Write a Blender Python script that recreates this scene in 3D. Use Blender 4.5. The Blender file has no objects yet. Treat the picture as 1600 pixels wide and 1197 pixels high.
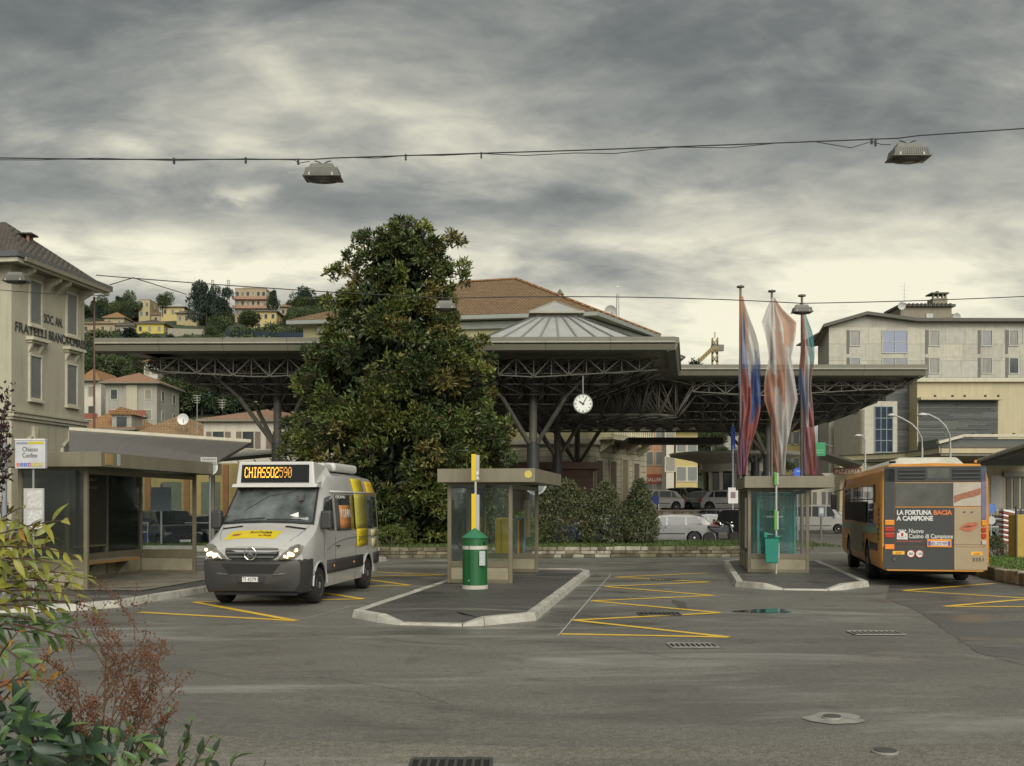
import bpy, math, random
import numpy as np
from mathutils import Vector, Matrix
R = math.radians
sc = bpy.context.scene
rnd = random.Random(7)
nrg = np.random.default_rng(11)

# ---------------------------------------------------------------- camera, sky, sun, exposure
F, HZ, CH = 1650.0, 790.0, 1.88          # focal length in photo pixels, horizon row, eye height
cam = bpy.data.cameras.new('camera')
cam.sensor_width = 36
cam.lens = F / 1600 * 36
cam.shift_y = (HZ - 598.5) / 1600
cam.clip_start = 0.1
cam.clip_end = 6000
camo = bpy.data.objects.new('camera', cam)
sc.collection.objects.link(camo)
camo.location = (0, 0, CH)
camo.rotation_euler = (R(90), 0, 0)
sc.camera = camo

SUN_EL, SUN_AZ = 33.0, 166.0             # azimuth clockwise from +Y
world = bpy.data.worlds.new('World')
sc.world = world
world.use_nodes = True
wn, wl = world.node_tree.nodes, world.node_tree.links
wn.clear()


def wmath(op, a, b=None, c=None):
    n = wn.new('ShaderNodeMath'); n.operation = op
    for i, v in enumerate((a, b, c)):
        if v is None: continue
        if isinstance(v, (int, float)): n.inputs[i].default_value = v
        else: wl.new(v, n.inputs[i])
    return n.outputs[0]


wo = wn.new('ShaderNodeOutputWorld')
bg = wn.new('ShaderNodeBackground')
wl.new(bg.outputs[0], wo.inputs[0])
tc = wn.new('ShaderNodeTexCoord')
sep = wn.new('ShaderNodeSeparateXYZ')
wl.new(tc.outputs['Generated'], sep.inputs[0])
zc = wmath('ADD', wmath('MAXIMUM', sep.outputs[2], 0.0), 0.27)
comb = wn.new('ShaderNodeCombineXYZ')
wl.new(wmath('DIVIDE', sep.outputs[0], zc), comb.inputs[0])
wl.new(wmath('DIVIDE', sep.outputs[1], zc), comb.inputs[1])


def wnoise(scale, detail, rough, dist, off, stretch=(1, 1, 1)):
    mp = wn.new('ShaderNodeMapping')
    mp.inputs['Location'].default_value = off
    mp.inputs['Scale'].default_value = stretch
    mp.inputs['Rotation'].default_value = (0, 0, R(-24))
    wl.new(comb.outputs[0], mp.inputs[0])
    n = wn.new('ShaderNodeTexNoise')
    n.inputs['Scale'].default_value = scale
    n.inputs['Detail'].default_value = detail
    n.inputs['Roughness'].default_value = rough
    n.inputs['Distortion'].default_value = dist
    wl.new(mp.outputs[0], n.inputs['Vector'])
    return n.outputs[0]


n1 = wnoise(1.9, 8, 0.58, 0.4, (3.1, 1.7, 0), (0.75, 1.25, 1))
n2 = wnoise(4.6, 9, 0.56, 0.35, (7.3, 2.2, 0), (0.85, 1.25, 1))
n3 = wnoise(12.0, 8, 0.56, 0.3, (1.3, 5.2, 0), (0.9, 1.2, 1))
val = wmath('ADD', wmath('MULTIPLY', n1, 1.25), wmath('MULTIPLY', n2, 0.95))
val = wmath('ADD', val, wmath('MULTIPLY', n3, 0.26))
val = wmath('SUBTRACT', val, 0.72)
warp = wmath('MULTIPLY', wmath('SUBTRACT', n2, 0.5), 0.12)
# (photo x, photo y, half width px, half height px, brightness): where the cloud deck is thin or thick
BLOBS = [(370, 308, 26, 15, 0.40), (360, 315, 130, 45, 0.12), (250, 388, 300, 40, 0.34), (620, 385, 260, 44, 0.20),
         (1430, 395, 330, 95, 0.42), (1120, 520, 360, 90, 0.30), (470, 90, 150, 60, 0.12), (250, 205, 260, 26, 0.12),
         (1250, 115, 430, 85, -0.32), (820, 325, 330, 30, -0.20), (120, 40, 300, 60, -0.16), (880, 20, 700, 45, -0.14),
         (1420, 290, 300, 34, 0.07), (100, 300, 220, 40, -0.10), (960, 400, 90, 30, -0.12), (1000, 190, 300, 30, 0.06),
         (500, 330, 160, 30, -0.10), (640, 190, 200, 40, 0.06), (1050, 370, 200, 26, 0.10)]
for bx, by, hx, hy, amp in BLOBS:
    d0 = Vector(((bx - 800) / F, 1, (HZ - by) / F)).normalized()
    dx = wmath('MULTIPLY', wmath('SUBTRACT', wmath('ADD', sep.outputs[0], warp), d0.x), F / hx * 1.0)
    dz = wmath('MULTIPLY', wmath('SUBTRACT', wmath('ADD', sep.outputs[2], wmath('MULTIPLY', warp, 0.5)), d0.z), F / hy * 1.05)
    dy = wmath('MULTIPLY', wmath('SUBTRACT', sep.outputs[1], d0.y), 3.0)
    q = wmath('ADD', wmath('ADD', wmath('MULTIPLY', dx, dx), wmath('MULTIPLY', dz, dz)), wmath('MULTIPLY', dy, dy))
    g = wmath('EXPONENT', wmath('MULTIPLY', q, -0.7))
    val = wmath('ADD', val, wmath('MULTIPLY', g, amp))
ramp = wn.new('ShaderNodeValToRGB')
wl.new(val, ramp.inputs[0])
cr = ramp.color_ramp
stops = [(0.0, (0.115, 0.125, 0.124)), (0.25, (0.18, 0.192, 0.186)), (0.45, (0.29, 0.30, 0.275)),
         (0.62, (0.45, 0.445, 0.385)), (0.80, (0.68, 0.655, 0.53)), (1.0, (0.92, 0.88, 0.69))]
cr.elements[0].position, cr.elements[1].position = 0, 1
cr.elements[0].color = stops[0][1] + (1,)
cr.elements[1].color = stops[-1][1] + (1,)
for p_, c_ in stops[1:-1]:
    e = cr.elements.new(p_); e.color = c_ + (1,)
sky = wn.new('ShaderNodeTexSky')
sky.sky_type = 'NISHITA'
sky.sun_disc = False
sky.sun_elevation = R(SUN_EL)
sky.sun_rotation = R(SUN_AZ)
sm = wn.new('ShaderNodeVectorMath'); sm.operation = 'SCALE'
sm.inputs['Scale'].default_value = 0.05
wl.new(sky.outputs[0], sm.inputs[0])
mx = wn.new('ShaderNodeMix'); mx.data_type = 'RGBA'
mx.inputs['Factor'].default_value = 0.93
wl.new(sm.outputs[0], mx.inputs['A'])
wl.new(ramp.outputs[0], mx.inputs['B'])
wl.new(mx.outputs['Result'], bg.inputs[0])
bg.inputs[1].default_value = 0.80

sl = bpy.data.lights.new('sun', 'SUN')
sl.energy = 2.5
sl.angle = R(55)
sl.color = (1.0, 0.95, 0.84)
so = bpy.data.objects.new('sun', sl)
sc.collection.objects.link(so)
az, el = R(SUN_AZ), R(SUN_EL)
sd = Vector((math.sin(az) * math.cos(el), math.cos(az) * math.cos(el), math.sin(el)))
so.rotation_euler = (-sd).to_track_quat('-Z', 'Y').to_euler()

sc.view_settings.view_transform = 'Standard'
sc.view_settings.look = 'None'
sc.view_settings.exposure = 0.42
sc.view_settings.gamma = 1.0
sc.view_settings.use_curve_mapping = False
sc.cycles.max_bounces = 8
sc.cycles.diffuse_bounces = 5
sc.cycles.transparent_max_bounces = 12


# ---------------------------------------------------------------- helpers
def P(px, py, Y):
    return Vector(((px - 800) / F * Y, Y, CH + (HZ - py) / F * Y))


def G(px, py, z=0.0):
    Y = F * (CH - z) / (py - HZ)
    return Vector(((px - 800) / F * Y, Y, z))


def tag(o, label=None, cat=None, group=None, kind=None):
    if label: o['label'] = label
    if cat: o['category'] = cat
    if group: o['group'] = group
    if kind: o['kind'] = kind
    return o


ROOTS = {}


def thing(name, label, cat, loc=(0, 0, 0), rz=0.0, group=None):
    o = bpy.data.objects.new(name, None)
    sc.collection.objects.link(o)
    o.empty_display_size = 0.3
    o.location = loc
    o.rotation_euler = (0, 0, rz)
    ROOTS[o.name] = (Matrix.Translation(Vector(loc)) @ Matrix.Rotation(rz, 4, 'Z')).inverted()
    return tag(o, label, cat, group)


def top_root(o):
    while o.parent is not None: o = o.parent
    return o


def link(name, me, parent=None):
    o = bpy.data.objects.new(name, me)
    sc.collection.objects.link(o)
    if parent is not None: o.parent = parent
    return o


def share(src, name, parent=None, matrix=None):
    """another object that uses the mesh of src"""
    o = link(name, src.data, parent)
    if matrix is not None: o.matrix_local = matrix
    return o


def copy_tree(o, parent=None):
    c = o.copy()
    sc.collection.objects.link(c)
    c.parent = parent
    for ch in list(o.children): copy_tree(ch, c)
    return c


class MB:
    """collects simple solids and links them as one mesh"""
    def __init__(s): s.v, s.f, s.m, s.cur = [], [], [], 0

    def add(s, vs, fs):
        n = len(s.v)
        s.v += [tuple(p) for p in vs]
        s.f += [tuple(i + n for i in f) for f in fs]
        s.m += [s.cur] * len(fs)
        return s

    def par(s, o, a, b, c):
        o, a, b, c = Vector(o), Vector(a), Vector(b), Vector(c)
        vs = [o, o + a, o + a + b, o + b, o + c, o + a + c, o + a + b + c, o + b + c]
        fs = [(0, 3, 2, 1), (4, 5, 6, 7), (0, 1, 5, 4), (1, 2, 6, 5), (2, 3, 7, 6), (3, 0, 4, 7)]
        if a.cross(b).dot(c) < 0: fs = [f[::-1] for f in fs]
        return s.add(vs, fs)

    def box(s, x0, x1, y0, y1, z0, z1):
        return s.par((x0, y0, z0), (x1 - x0, 0, 0), (0, y1 - y0, 0), (0, 0, z1 - z0))

    def bar(s, p, q, w, h=None):
        p, q = Vector(p), Vector(q)
        d = (q - p)
        if d.length < 1e-6: return s
        h = h or w
        up = Vector((0, 0, 1)) if abs(d.normalized().z) < 0.95 else Vector((0, 1, 0))
        a = d.cross(up).normalized() * w
        b = a.cross(d).normalized() * h
        return s.par(p - a / 2 - b / 2, d, a, b)

    def tube(s, pts, r, n=6, caps=True):
        pts = [Vector(p) for p in pts]
        rs = r if isinstance(r, (list, tuple)) else [r] * len(pts)
        vs, fs = [], []
        for i, p in enumerate(pts):
            d = (pts[min(i + 1, len(pts) - 1)] - pts[max(i - 1, 0)]).normalized()
            up = Vector((0, 0, 1)) if abs(d.z) < 0.9 else Vector((0, 1, 0))
            a = d.cross(up).normalized(); b = a.cross(d).normalized()
            for k in range(n):
                t = 2 * math.pi * k / n
                vs.append(p + (a * math.cos(t) + b * math.sin(t)) * rs[i])
        for i in range(len(pts) - 1):
            for k in range(n):
                k2 = (k + 1) % n
                fs.append((i * n + k, i * n + k2, (i + 1) * n + k2, (i + 1) * n + k))
        if caps:
            fs.append(tuple(range(n - 1, -1, -1)))
            fs.append(tuple(range((len(pts) - 1) * n, len(pts) * n)))
        return s.add(vs, fs)

    def lathe(s, c, prof, n=24, axis='Z'):
        """prof: (radius, height) pairs, closed at both ends"""
        c = Vector(c); vs, fs = [], []
        for r, h in prof:
            for k in range(n):
                t = 2 * math.pi * k / n
                a, b = r * math.cos(t), r * math.sin(t)
                vs.append(c + (Vector((a, b, h)) if axis == 'Z' else Vector((h, a, b)) if axis == 'X' else Vector((b, h, a))))
        for i in range(len(prof) - 1):
            for k in range(n):
                k2 = (k + 1) % n
                fs.append((i * n + k, i * n + k2, (i + 1) * n + k2, (i + 1) * n + k))
        fs.append(tuple(range(n - 1, -1, -1)))
        fs.append(tuple(range((len(prof) - 1) * n, len(prof) * n)))
        return s.add(vs, fs)

    def prism(s, poly, ext):
        poly = [Vector(p) for p in poly]; ext = Vector(ext); n = len(poly)
        nrm = Vector()
        for i in range(n): nrm += poly[i].cross(poly[(i + 1) % n])
        if nrm.dot(ext) > 0: poly = poly[::-1]
        vs = poly + [p + ext for p in poly]
        fs = [tuple(range(n)), tuple(range(2 * n - 1, n - 1, -1))]
        for i in range(n):
            j = (i + 1) % n
            fs.append((i, i + n, j + n, j))
        return s.add(vs, fs)

    def face(s, *pts): return s.add(pts, [tuple(range(len(pts)))])

    def grid(s, fn, nu, nv):
        vs = [fn(i / nu, j / nv) for j in range(nv + 1) for i in range(nu + 1)]
        fs = []
        for j in range(nv):
            for i in range(nu):
                a = j * (nu + 1) + i
                fs.append((a, a + 1, a + nu + 2, a + nu + 1))
        return s.add(vs, fs)

    def build(s, name, mats, parent=None, world=False, smooth=None, bevel=0, seg=2, solid=0):
        me = bpy.data.meshes.new(name)
        vs = s.v
        if world and parent is not None:
            M = ROOTS[top_root(parent).name]
            vs = [tuple(M @ Vector(v)) for v in vs]
        me.from_pydata(vs, [], s.f)
        for m in (mats if isinstance(mats, (list, tuple)) else [mats]): me.materials.append(m)
        if any(s.m): me.polygons.foreach_set('material_index', s.m)
        if smooth is not None:
            me.polygons.foreach_set('use_smooth', [True] * len(me.polygons))
            me.update()
            me.set_sharp_from_angle(angle=R(smooth))
        me.update()
        o = link(name, me, parent)
        if solid:
            md = o.modifiers.new('solid', 'SOLIDIFY'); md.thickness = solid; md.offset = 0
        if bevel:
            md = o.modifiers.new('bevel', 'BEVEL'); md.width = bevel; md.segments = seg
            md.limit_method = 'ANGLE'; md.angle_limit = R(35)
        return o


def np_mesh(name, V, Q, mats, parent=None, world=False, col=None, smooth=False):
    V = np.asarray(V, dtype=np.float32); Q = np.asarray(Q, dtype=np.int32)
    if world and parent is not None:
        M = np.array(ROOTS[top_root(parent).name])
        V = V @ M[:3, :3].T.astype(np.float32) + M[:3, 3].astype(np.float32)
    me = bpy.data.meshes.new(name)
    k = Q.shape[1]
    me.vertices.add(len(V)); me.vertices.foreach_set('co', V.ravel())
    me.loops.add(Q.size); me.loops.foreach_set('vertex_index', Q.ravel())
    me.polygons.add(len(Q)); me.polygons.foreach_set('loop_start', np.arange(len(Q), dtype=np.int32) * k)
    me.update(calc_edges=True)
    if col is not None:
        a = me.color_attributes.new('Tint', 'FLOAT_COLOR', 'POINT')
        c4 = np.ones((len(V), 4), dtype=np.float32); c4[:, :3] = col
        a.data.foreach_set('color', c4.ravel())
    if smooth: me.polygons.foreach_set('use_smooth', np.ones(len(Q), dtype=bool))
    me.materials.append(mats)
    return link(name, me, parent)


def np_bars(segs, r):
    """many square bars at once: segs (N,2,3)"""
    segs = np.asarray(segs, dtype=np.float64); a, b = segs[:, 0], segs[:, 1]
    d = b - a; d /= np.linalg.norm(d, axis=1)[:, None] + 1e-9
    up = np.where(np.abs(d[:, 2:3]) < 0.9, np.array([[0, 0, 1.0]]), np.array([[0, 1.0, 0]]))
    s = np.cross(d, up); s /= np.linalg.norm(s, axis=1)[:, None]
    t = np.cross(s, d)
    r = np.broadcast_to(np.asarray(r, dtype=float), (len(segs),))[:, None]
    cs = [(-1, -1), (1, -1), (1, 1), (-1, 1)]
    V = np.stack([a + (s * i + t * j) * r for i, j in cs] + [b + (s * i + t * j) * r for i, j in cs], axis=1)
    N = len(segs)
    q = np.array([(0, 1, 5, 4), (1, 2, 6, 5), (2, 3, 7, 6), (3, 0, 4, 7), (0, 3, 2, 1), (4, 5, 6, 7)])
    Q = (q[None] + (np.arange(N) * 8)[:, None, None]).reshape(-1, 4)
    return V.reshape(-1, 3), Q


def np_leaves(pos, d, L, W, fold=0.25, rng=nrg):
    """diamond leaves, folded on the midrib: pos,d (N,3)"""
    N = len(pos)
    d = d / (np.linalg.norm(d, axis=1)[:, None] + 1e-9)
    r = rng.normal(size=(N, 3))
    s = np.cross(d, r); s /= np.linalg.norm(s, axis=1)[:, None] + 1e-9
    n = np.cross(s, d)
    L = np.broadcast_to(L, (N,))[:, None]; W = np.broadcast_to(W, (N,))[:, None]
    b = pos; t = pos + d * L
    m1 = pos + d * L * 0.5 + s * W * 0.5 + n * W * fold
    m2 = pos + d * L * 0.5 - s * W * 0.5 + n * W * fold
    V = np.stack([b, m1, t, m2], axis=1).reshape(-1, 3)
    i = np.arange(N) * 4
    Q = np.concatenate([np.stack([i, i + 1, i + 2], 1), np.stack([i, i + 2, i + 3], 1)])
    return V, Q


# ---------------------------------------------------------------- materials
MATS = {}


def mat(name, col, rough=0.6, metal=0.0, var=0.12, scale=3.0, bump=0.0, bscale=40.0, spec=0.5, coat=0.0,
        emis=None, estr=0.0, streak=0.0, trans=0.0, alpha=1.0, attr=False, stretch=(1, 1, 1), dirt=0.0):
    if name in MATS: return MATS[name]
    m = bpy.data.materials.new(name)
    MATS[name] = m
    m.use_nodes = True
    N, Lk = m.node_tree.nodes, m.node_tree.links
    b = N['Principled BSDF']
    b.inputs['Roughness'].default_value = rough
    b.inputs['Metallic'].default_value = metal
    b.inputs['Specular IOR Level'].default_value = spec
    b.inputs['Coat Weight'].default_value = coat
    b.inputs['Coat Roughness'].default_value = 0.05
    b.inputs['Alpha'].default_value = alpha
    b.inputs['Transmission Weight'].default_value = trans
    tcn = N.new('ShaderNodeTexCoord')
    mp = N.new('ShaderNodeMapping')
    mp.inputs['Scale'].default_value = stretch
    Lk.new(tcn.outputs['Object'], mp.inputs[0])

    def noise(sc_, det=5, rg=0.6, vec=mp):
        n = N.new('ShaderNodeTexNoise')
        n.inputs['Scale'].default_value = sc_
        n.inputs['Detail'].default_value = det
        n.inputs['Roughness'].default_value = rg
        Lk.new(vec.outputs[0], n.inputs['Vector'])
        return n.outputs[0]
    c = N.new('ShaderNodeMix'); c.data_type = 'RGBA'
    c.inputs['A'].default_value = tuple(max(0, x * (1 - var)) for x in col) + (1,)
    c.inputs['B'].default_value = tuple(x * (1 + var) for x in col) + (1,)
    rmp = N.new('ShaderNodeMapRange')
    rmp.inputs['From Min'].default_value = 0.3
    rmp.inputs['From Max'].default_value = 0.7
    Lk.new(noise(scale), rmp.inputs['Value'])
    Lk.new(rmp.outputs[0], c.inputs['Factor'])
    out = c.outputs['Result']

    def mul(out, fac, colr):
        x = N.new('ShaderNodeMix'); x.data_type = 'RGBA'; x.blend_type = 'MULTIPLY'
        Lk.new(out, x.inputs['A'])
        if isinstance(colr, tuple): x.inputs['B'].default_value = colr
        else: Lk.new(colr, x.inputs['B'])
        if isinstance(fac, float): x.inputs['Factor'].default_value = fac
        else: Lk.new(fac, x.inputs['Factor'])
        return x.outputs['Result']
    if attr:
        at = N.new('ShaderNodeAttribute'); at.attribute_name = 'Tint'
        out = mul(out, 1.0, at.outputs['Color'])
    if streak or dirt:
        mp2 = N.new('ShaderNodeMapping')
        mp2.inputs['Scale'].default_value = (2.2, 2.2, 0.16) if streak else (1, 1, 1)
        Lk.new(tcn.outputs['Object'], mp2.inputs[0])
        r2 = N.new('ShaderNodeMapRange')
        r2.inputs['From Min'].default_value = 0.48
        r2.inputs['From Max'].default_value = 0.75
        r2.inputs['To Max'].default_value = streak or dirt
        Lk.new(noise(1.3, 7, 0.65, mp2), r2.inputs['Value'])
        out = mul(out, r2.outputs[0], (0.42, 0.38, 0.31, 1))
    Lk.new(out, b.inputs['Base Color'])
    if emis:
        b.inputs['Emission Color'].default_value = emis + (1,)
        b.inputs['Emission Strength'].default_value = estr
    if bump:
        bp = N.new('ShaderNodeBump')
        bp.inputs['Strength'].default_value = bump
        bp.inputs['Distance'].default_value = 0.02
        Lk.new(noise(bscale, 6, 0.65), bp.inputs['Height'])
        Lk.new(bp.outputs[0], b.inputs['Normal'])
    return m


def glass_mat(name, tint, opacity, rough=0.03, spec=0.5):
    """a thin pane: part clear, part tinted body, with a sharp reflection"""
    if name in MATS: return MATS[name]
    m = bpy.data.materials.new(name); MATS[name] = m
    m.use_nodes = True
    N, Lk = m.node_tree.nodes, m.node_tree.links
    N.clear()
    o = N.new('ShaderNodeOutputMaterial')
    tr = N.new('ShaderNodeBsdfTransparent'); tr.inputs[0].default_value = tuple(0.86 + 0.13 * min(1, t * 3.5) for t in tint) + (1,)
    df = N.new('ShaderNodeBsdfDiffuse'); df.inputs[0].default_value = tint + (1,)
    gl = N.new('ShaderNodeBsdfGlossy'); gl.inputs['Roughness'].default_value = rough
    gl.inputs[0].default_value = (0.9, 0.95, 0.95, 1)
    mx1 = N.new('ShaderNodeMixShader'); mx1.inputs[0].default_value = opacity
    Lk.new(tr.outputs[0], mx1.inputs[1]); Lk.new(df.outputs[0], mx1.inputs[2])
    fr = N.new('ShaderNodeFresnel'); fr.inputs[0].default_value = 1.40 + spec * 0.2
    mx2 = N.new('ShaderNodeMixShader')
    Lk.new(fr.outputs[0], mx2.inputs[0]); Lk.new(mx1.outputs[0], mx2.inputs[1]); Lk.new(gl.outputs[0], mx2.inputs[2])
    Lk.new(mx2.outputs[0], o.inputs[0])
    return m


TEXTS = []


def text(body, parent, origin, xa, za, size, m, width=None, name='lettering', extrude=0.003, bold=0.0, align='LEFT', shear=0.0):
    """flat lettering: origin is the baseline start, xa runs along the line, za is up; in the parent's frame"""
    cu = bpy.data.curves.new(name, 'FONT')
    cu.body = body
    cu.size = size
    cu.extrude = extrude
    cu.offset = bold
    cu.shear = shear
    cu.align_x = align
    cu.resolution_u = 3
    cu.materials.append(m)
    o = link(name, cu, parent)
    xa, za = Vector(xa).normalized(), Vector(za).normalized()
    n = xa.cross(za)
    M = Matrix((xa, za, n)).transposed().to_4x4()
    M.translation = Vector(origin)
    o.matrix_local = M
    if width: TEXTS.append((o, width))
    return o


def fit_texts():
    """turn the lettering into plain meshes, set to their widths"""
    bpy.context.view_layer.update()
    dg = bpy.context.evaluated_depsgraph_get()
    todo = dict((o.name, w) for o, w in TEXTS)
    for o in [q for q in sc.objects if q.type == 'FONT']:
        me = bpy.data.meshes.new_from_object(o.evaluated_get(dg))
        w = todo.get(o.name)
        M = o.matrix_local.copy()
        if w and o.dimensions.x > 1e-4: M = M @ Matrix.Diagonal((w / o.dimensions.x, 1, 1, 1))
        nm, par = o.name, o.parent
        cu = o.data
        bpy.data.objects.remove(o)
        me.name = nm
        n = link(nm, me, par)
        n.matrix_local = M
# ---------------------------------------------------------------- ground
def asphalt_mat(name, a, b, r0, r1, dark=0.0, seed=0.0):
    m = bpy.data.materials.new(name); MATS[name] = m
    m.use_nodes = True
    N, Lk = m.node_tree.nodes, m.node_tree.links
    bs = N['Principled BSDF']
    tcn = N.new('ShaderNodeTexCoord')

    def noise(s_, det, rg, st=(1, 1, 1), dist=0.0):
        mp = N.new('ShaderNodeMapping'); mp.inputs['Scale'].default_value = st
        mp.inputs['Location'].default_value = (seed, seed * 1.7, 0)
        Lk.new(tcn.outputs['Object'], mp.inputs[0])
        n = N.new('ShaderNodeTexNoise'); n.inputs['Scale'].default_value = s_
        n.inputs['Detail'].default_value = det; n.inputs['Roughness'].default_value = rg
        n.inputs['Distortion'].default_value = dist
        Lk.new(mp.outputs[0], n.inputs['Vector'])
        return n.outputs[0]

    def rng_(v, f0, f1, t0, t1):
        r = N.new('ShaderNodeMapRange')
        for k_, x in (('From Min', f0), ('From Max', f1), ('To Min', t0), ('To Max', t1)): r.inputs[k_].default_value = x
        Lk.new(v, r.inputs['Value']); return r.outputs[0]

    def mix(f, A, B, bt='MIX'):
        x = N.new('ShaderNodeMix'); x.data_type = 'RGBA'; x.blend_type = bt
        for k_, v in (('Factor', f), ('A', A), ('B', B)):
            if isinstance(v, tuple): x.inputs[k_].default_value = v + (1,)
            elif isinstance(v, float): x.inputs[k_].default_value = v
            else: Lk.new(v, x.inputs[k_])
        return x.outputs['Result']
    big = noise(0.16, 6, 0.55, (1, 0.7, 1), 0.6)
    mid = noise(0.9, 7, 0.65, (0.55, 1.3, 1), 0.4)
    fine = noise(55, 4, 0.8)
    speck = noise(160, 2, 0.9)
    wet = noise(0.33, 8, 0.62, (0.5, 1.35, 1), 1.2)
    c = mix(rng_(big, 0.35, 0.65, 0, 1), a, b)
    c = mix(rng_(mid, 0.32, 0.7, 0.0, 0.55), c, tuple(x * 0.62 for x in a))
    g = N.new('ShaderNodeCombineColor')
    fine2 = noise(14, 5, 0.75)
    fm_ = N.new('ShaderNodeMath'); fm_.operation = 'MULTIPLY'
    Lk.new(rng_(fine, 0.40, 0.60, 0.52, 1.48), fm_.inputs[0]); Lk.new(rng_(fine2, 0.38, 0.62, 0.78, 1.22), fm_.inputs[1])
    v = fm_.outputs[0]
    for i in range(3): Lk.new(v, g.inputs[i])
    c = mix(1.0, c, g.outputs[0], 'MULTIPLY')
    c = mix(rng_(wet, 0.49, 0.60, 0.0, 0.30), c, (0.03, 0.03, 0.03))
    oil = noise(1.9, 4, 0.5)
    c = mix(rng_(oil, 0.60, 0.72, 0.0, 0.45), c, (0.05, 0.048, 0.044))
    pale_sheen = noise(0.42, 9, 0.66, (0.42, 1.5, 1), 0.8)  # pale streaks put the sheen of thin wet film into the colour
    c = mix(rng_(pale_sheen, 0.54, 0.68, 0.0, 0.8), c, (0.30, 0.295, 0.27))
    Lk.new(c, bs.inputs['Base Color'])
    rr = N.new('ShaderNodeMath'); rr.operation = 'ADD'
    Lk.new(rng_(wet, 0.49, 0.62, r1, r0), rr.inputs[0])
    Lk.new(rng_(speck, 0.3, 0.7, -0.07, 0.07), rr.inputs[1])
    Lk.new(rr.outputs[0], bs.inputs['Roughness'])
    bs.inputs['Specular IOR Level'].default_value = 0.5
    bp = N.new('ShaderNodeBump'); bp.inputs['Strength'].default_value = 0.22; bp.inputs['Distance'].default_value = 0.006
    h = N.new('ShaderNodeMath'); h.operation = 'ADD'
    Lk.new(fine, h.inputs[0]); Lk.new(speck, h.inputs[1])
    Lk.new(h.outputs[0], bp.inputs['Height'])
    Lk.new(bp.outputs[0], bs.inputs['Normal'])
    return m


ASPH = asphalt_mat('worn wet asphalt', (0.138, 0.132, 0.116), (0.195, 0.186, 0.162), 0.22, 0.60)
ASPH2 = asphalt_mat('older asphalt', (0.16, 0.15, 0.125), (0.21, 0.195, 0.16), 0.32, 0.62, seed=9.0)
PAVE = asphalt_mat('island asphalt', (0.075, 0.072, 0.066), (0.105, 0.10, 0.09), 0.30, 0.60, seed=4.0)
CONC = mat('pavement concrete', (0.21, 0.19, 0.15), 0.55, var=0.3, scale=1.4, bump=0.2, dirt=0.6)
EARTH = mat('parched earth and scrub', (0.09, 0.09, 0.05), 0.9, var=0.3, scale=0.05)
KERB = mat('pale granite kerb', (0.44, 0.43, 0.38), 0.6, var=0.22, scale=5, bump=0.3, bscale=60, dirt=0.75)
YEL = mat('worn yellow paint', (0.80, 0.52, 0.05), 0.5, var=0.18, scale=14, bump=0.1, dirt=0.4)
WHT = mat('worn white paint', (0.42, 0.41, 0.37), 0.6, var=0.3, scale=8, dirt=0.8)
PUD = mat('standing water', (0.035, 0.035, 0.032), 0.04, var=0.1, spec=0.9)
IRON = mat('cast iron', (0.10, 0.10, 0.09), 0.45, metal=0.6, var=0.2, bump=0.2)
IRONP = mat('worn pale iron', (0.30, 0.30, 0.27), 0.45, metal=0.3, var=0.2, bump=0.2)

g = MB().grid(lambda u, v: (-2500 + 5000 * u, -600 + 5000 * v, -0.03), 4, 4).build('ground', EARTH)
tag(g, 'dull earth far beyond the built up area', kind='structure')
g = MB().grid(lambda u, v: (-110 + 230 * u, 0.5 + 160 * v, 0.0), 46, 32).build('road', ASPH)
tag(g, 'grey wet asphalt of the bus station yard', kind='structure')
pts = [G(270, 1146), G(430, 1156), G(620, 1163), G(900, 1168), G(1300, 1166), G(1700, 1160), (8, 4.2, 0), (-4, 4.2, 0)]
g = MB().face(*[(p[0], p[1], 0.004) for p in pts]).build('road_patch', ASPH2)
tag(g, 'older lighter asphalt strip nearest the planting', kind='structure')


def blob_sheet(name, c, rx, ry, m, z, seed, n=40, amp=0.35, ang=0.0):
    r_ = random.Random(seed); ph = [r_.uniform(0, 6.28) for _ in range(6)]
    pts = []
    for i in range(n):
        t = 2 * math.pi * i / n
        k = 1 + amp * (0.5 * math.sin(2 * t + ph[0]) + 0.3 * math.sin(3 * t + ph[1]) + 0.25 * math.sin(5 * t + ph[2]) + 0.12 * math.sin(9 * t + ph[3]))
        x, y = rx * k * math.cos(t), ry * k * math.sin(t)
        pts.append((c[0] + x * math.cos(ang) - y * math.sin(ang), c[1] + x * math.sin(ang) + y * math.cos(ang), z))
    return MB().face(*pts).build(name, m)


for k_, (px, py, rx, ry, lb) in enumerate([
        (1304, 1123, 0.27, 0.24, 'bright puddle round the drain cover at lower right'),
        (1195, 955, 0.40, 0.40, 'dark puddle reflecting green in front of the right island'),
        (1062, 944, 0.12, 0.80, 'thin film of water beside the zigzag marking')]):
    o = blob_sheet('puddle', G(px, py), rx, ry, PUD if k_ == 1 else mat('painted pale puddle sheen', (0.27, 0.265, 0.24), 0.25, var=.35, scale=9, spec=.8) if k_ == 0 else mat('water film', (0.05, 0.05, 0.045), 0.28, spec=.9), 0.006, 20 + k_, amp=0.5 if k_ else .22)  # first puddle's pale colour stands in for the sky's reflection
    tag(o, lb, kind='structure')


def strip(mb, a, b, w=0.13, z=0.006):
    a, b = Vector((a[0], a[1], z)), Vector((b[0], b[1], z))
    d = (b - a).normalized(); n = Vector((-d.y, d.x, 0)) * w / 2
    mb.face(a - n, b - n, b + n, a + n)


def marking(label, polys, m=YEL, w=0.15):
    mb = MB(); z = 0.006
    for pl in polys:
        for i in range(len(pl) - 1):
            z += 0.0006
            strip(mb, G(*pl[i]), G(*pl[i + 1]), w, z)
    o = mb.build('road_marking', m)
    return tag(o, label, kind='structure')


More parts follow.
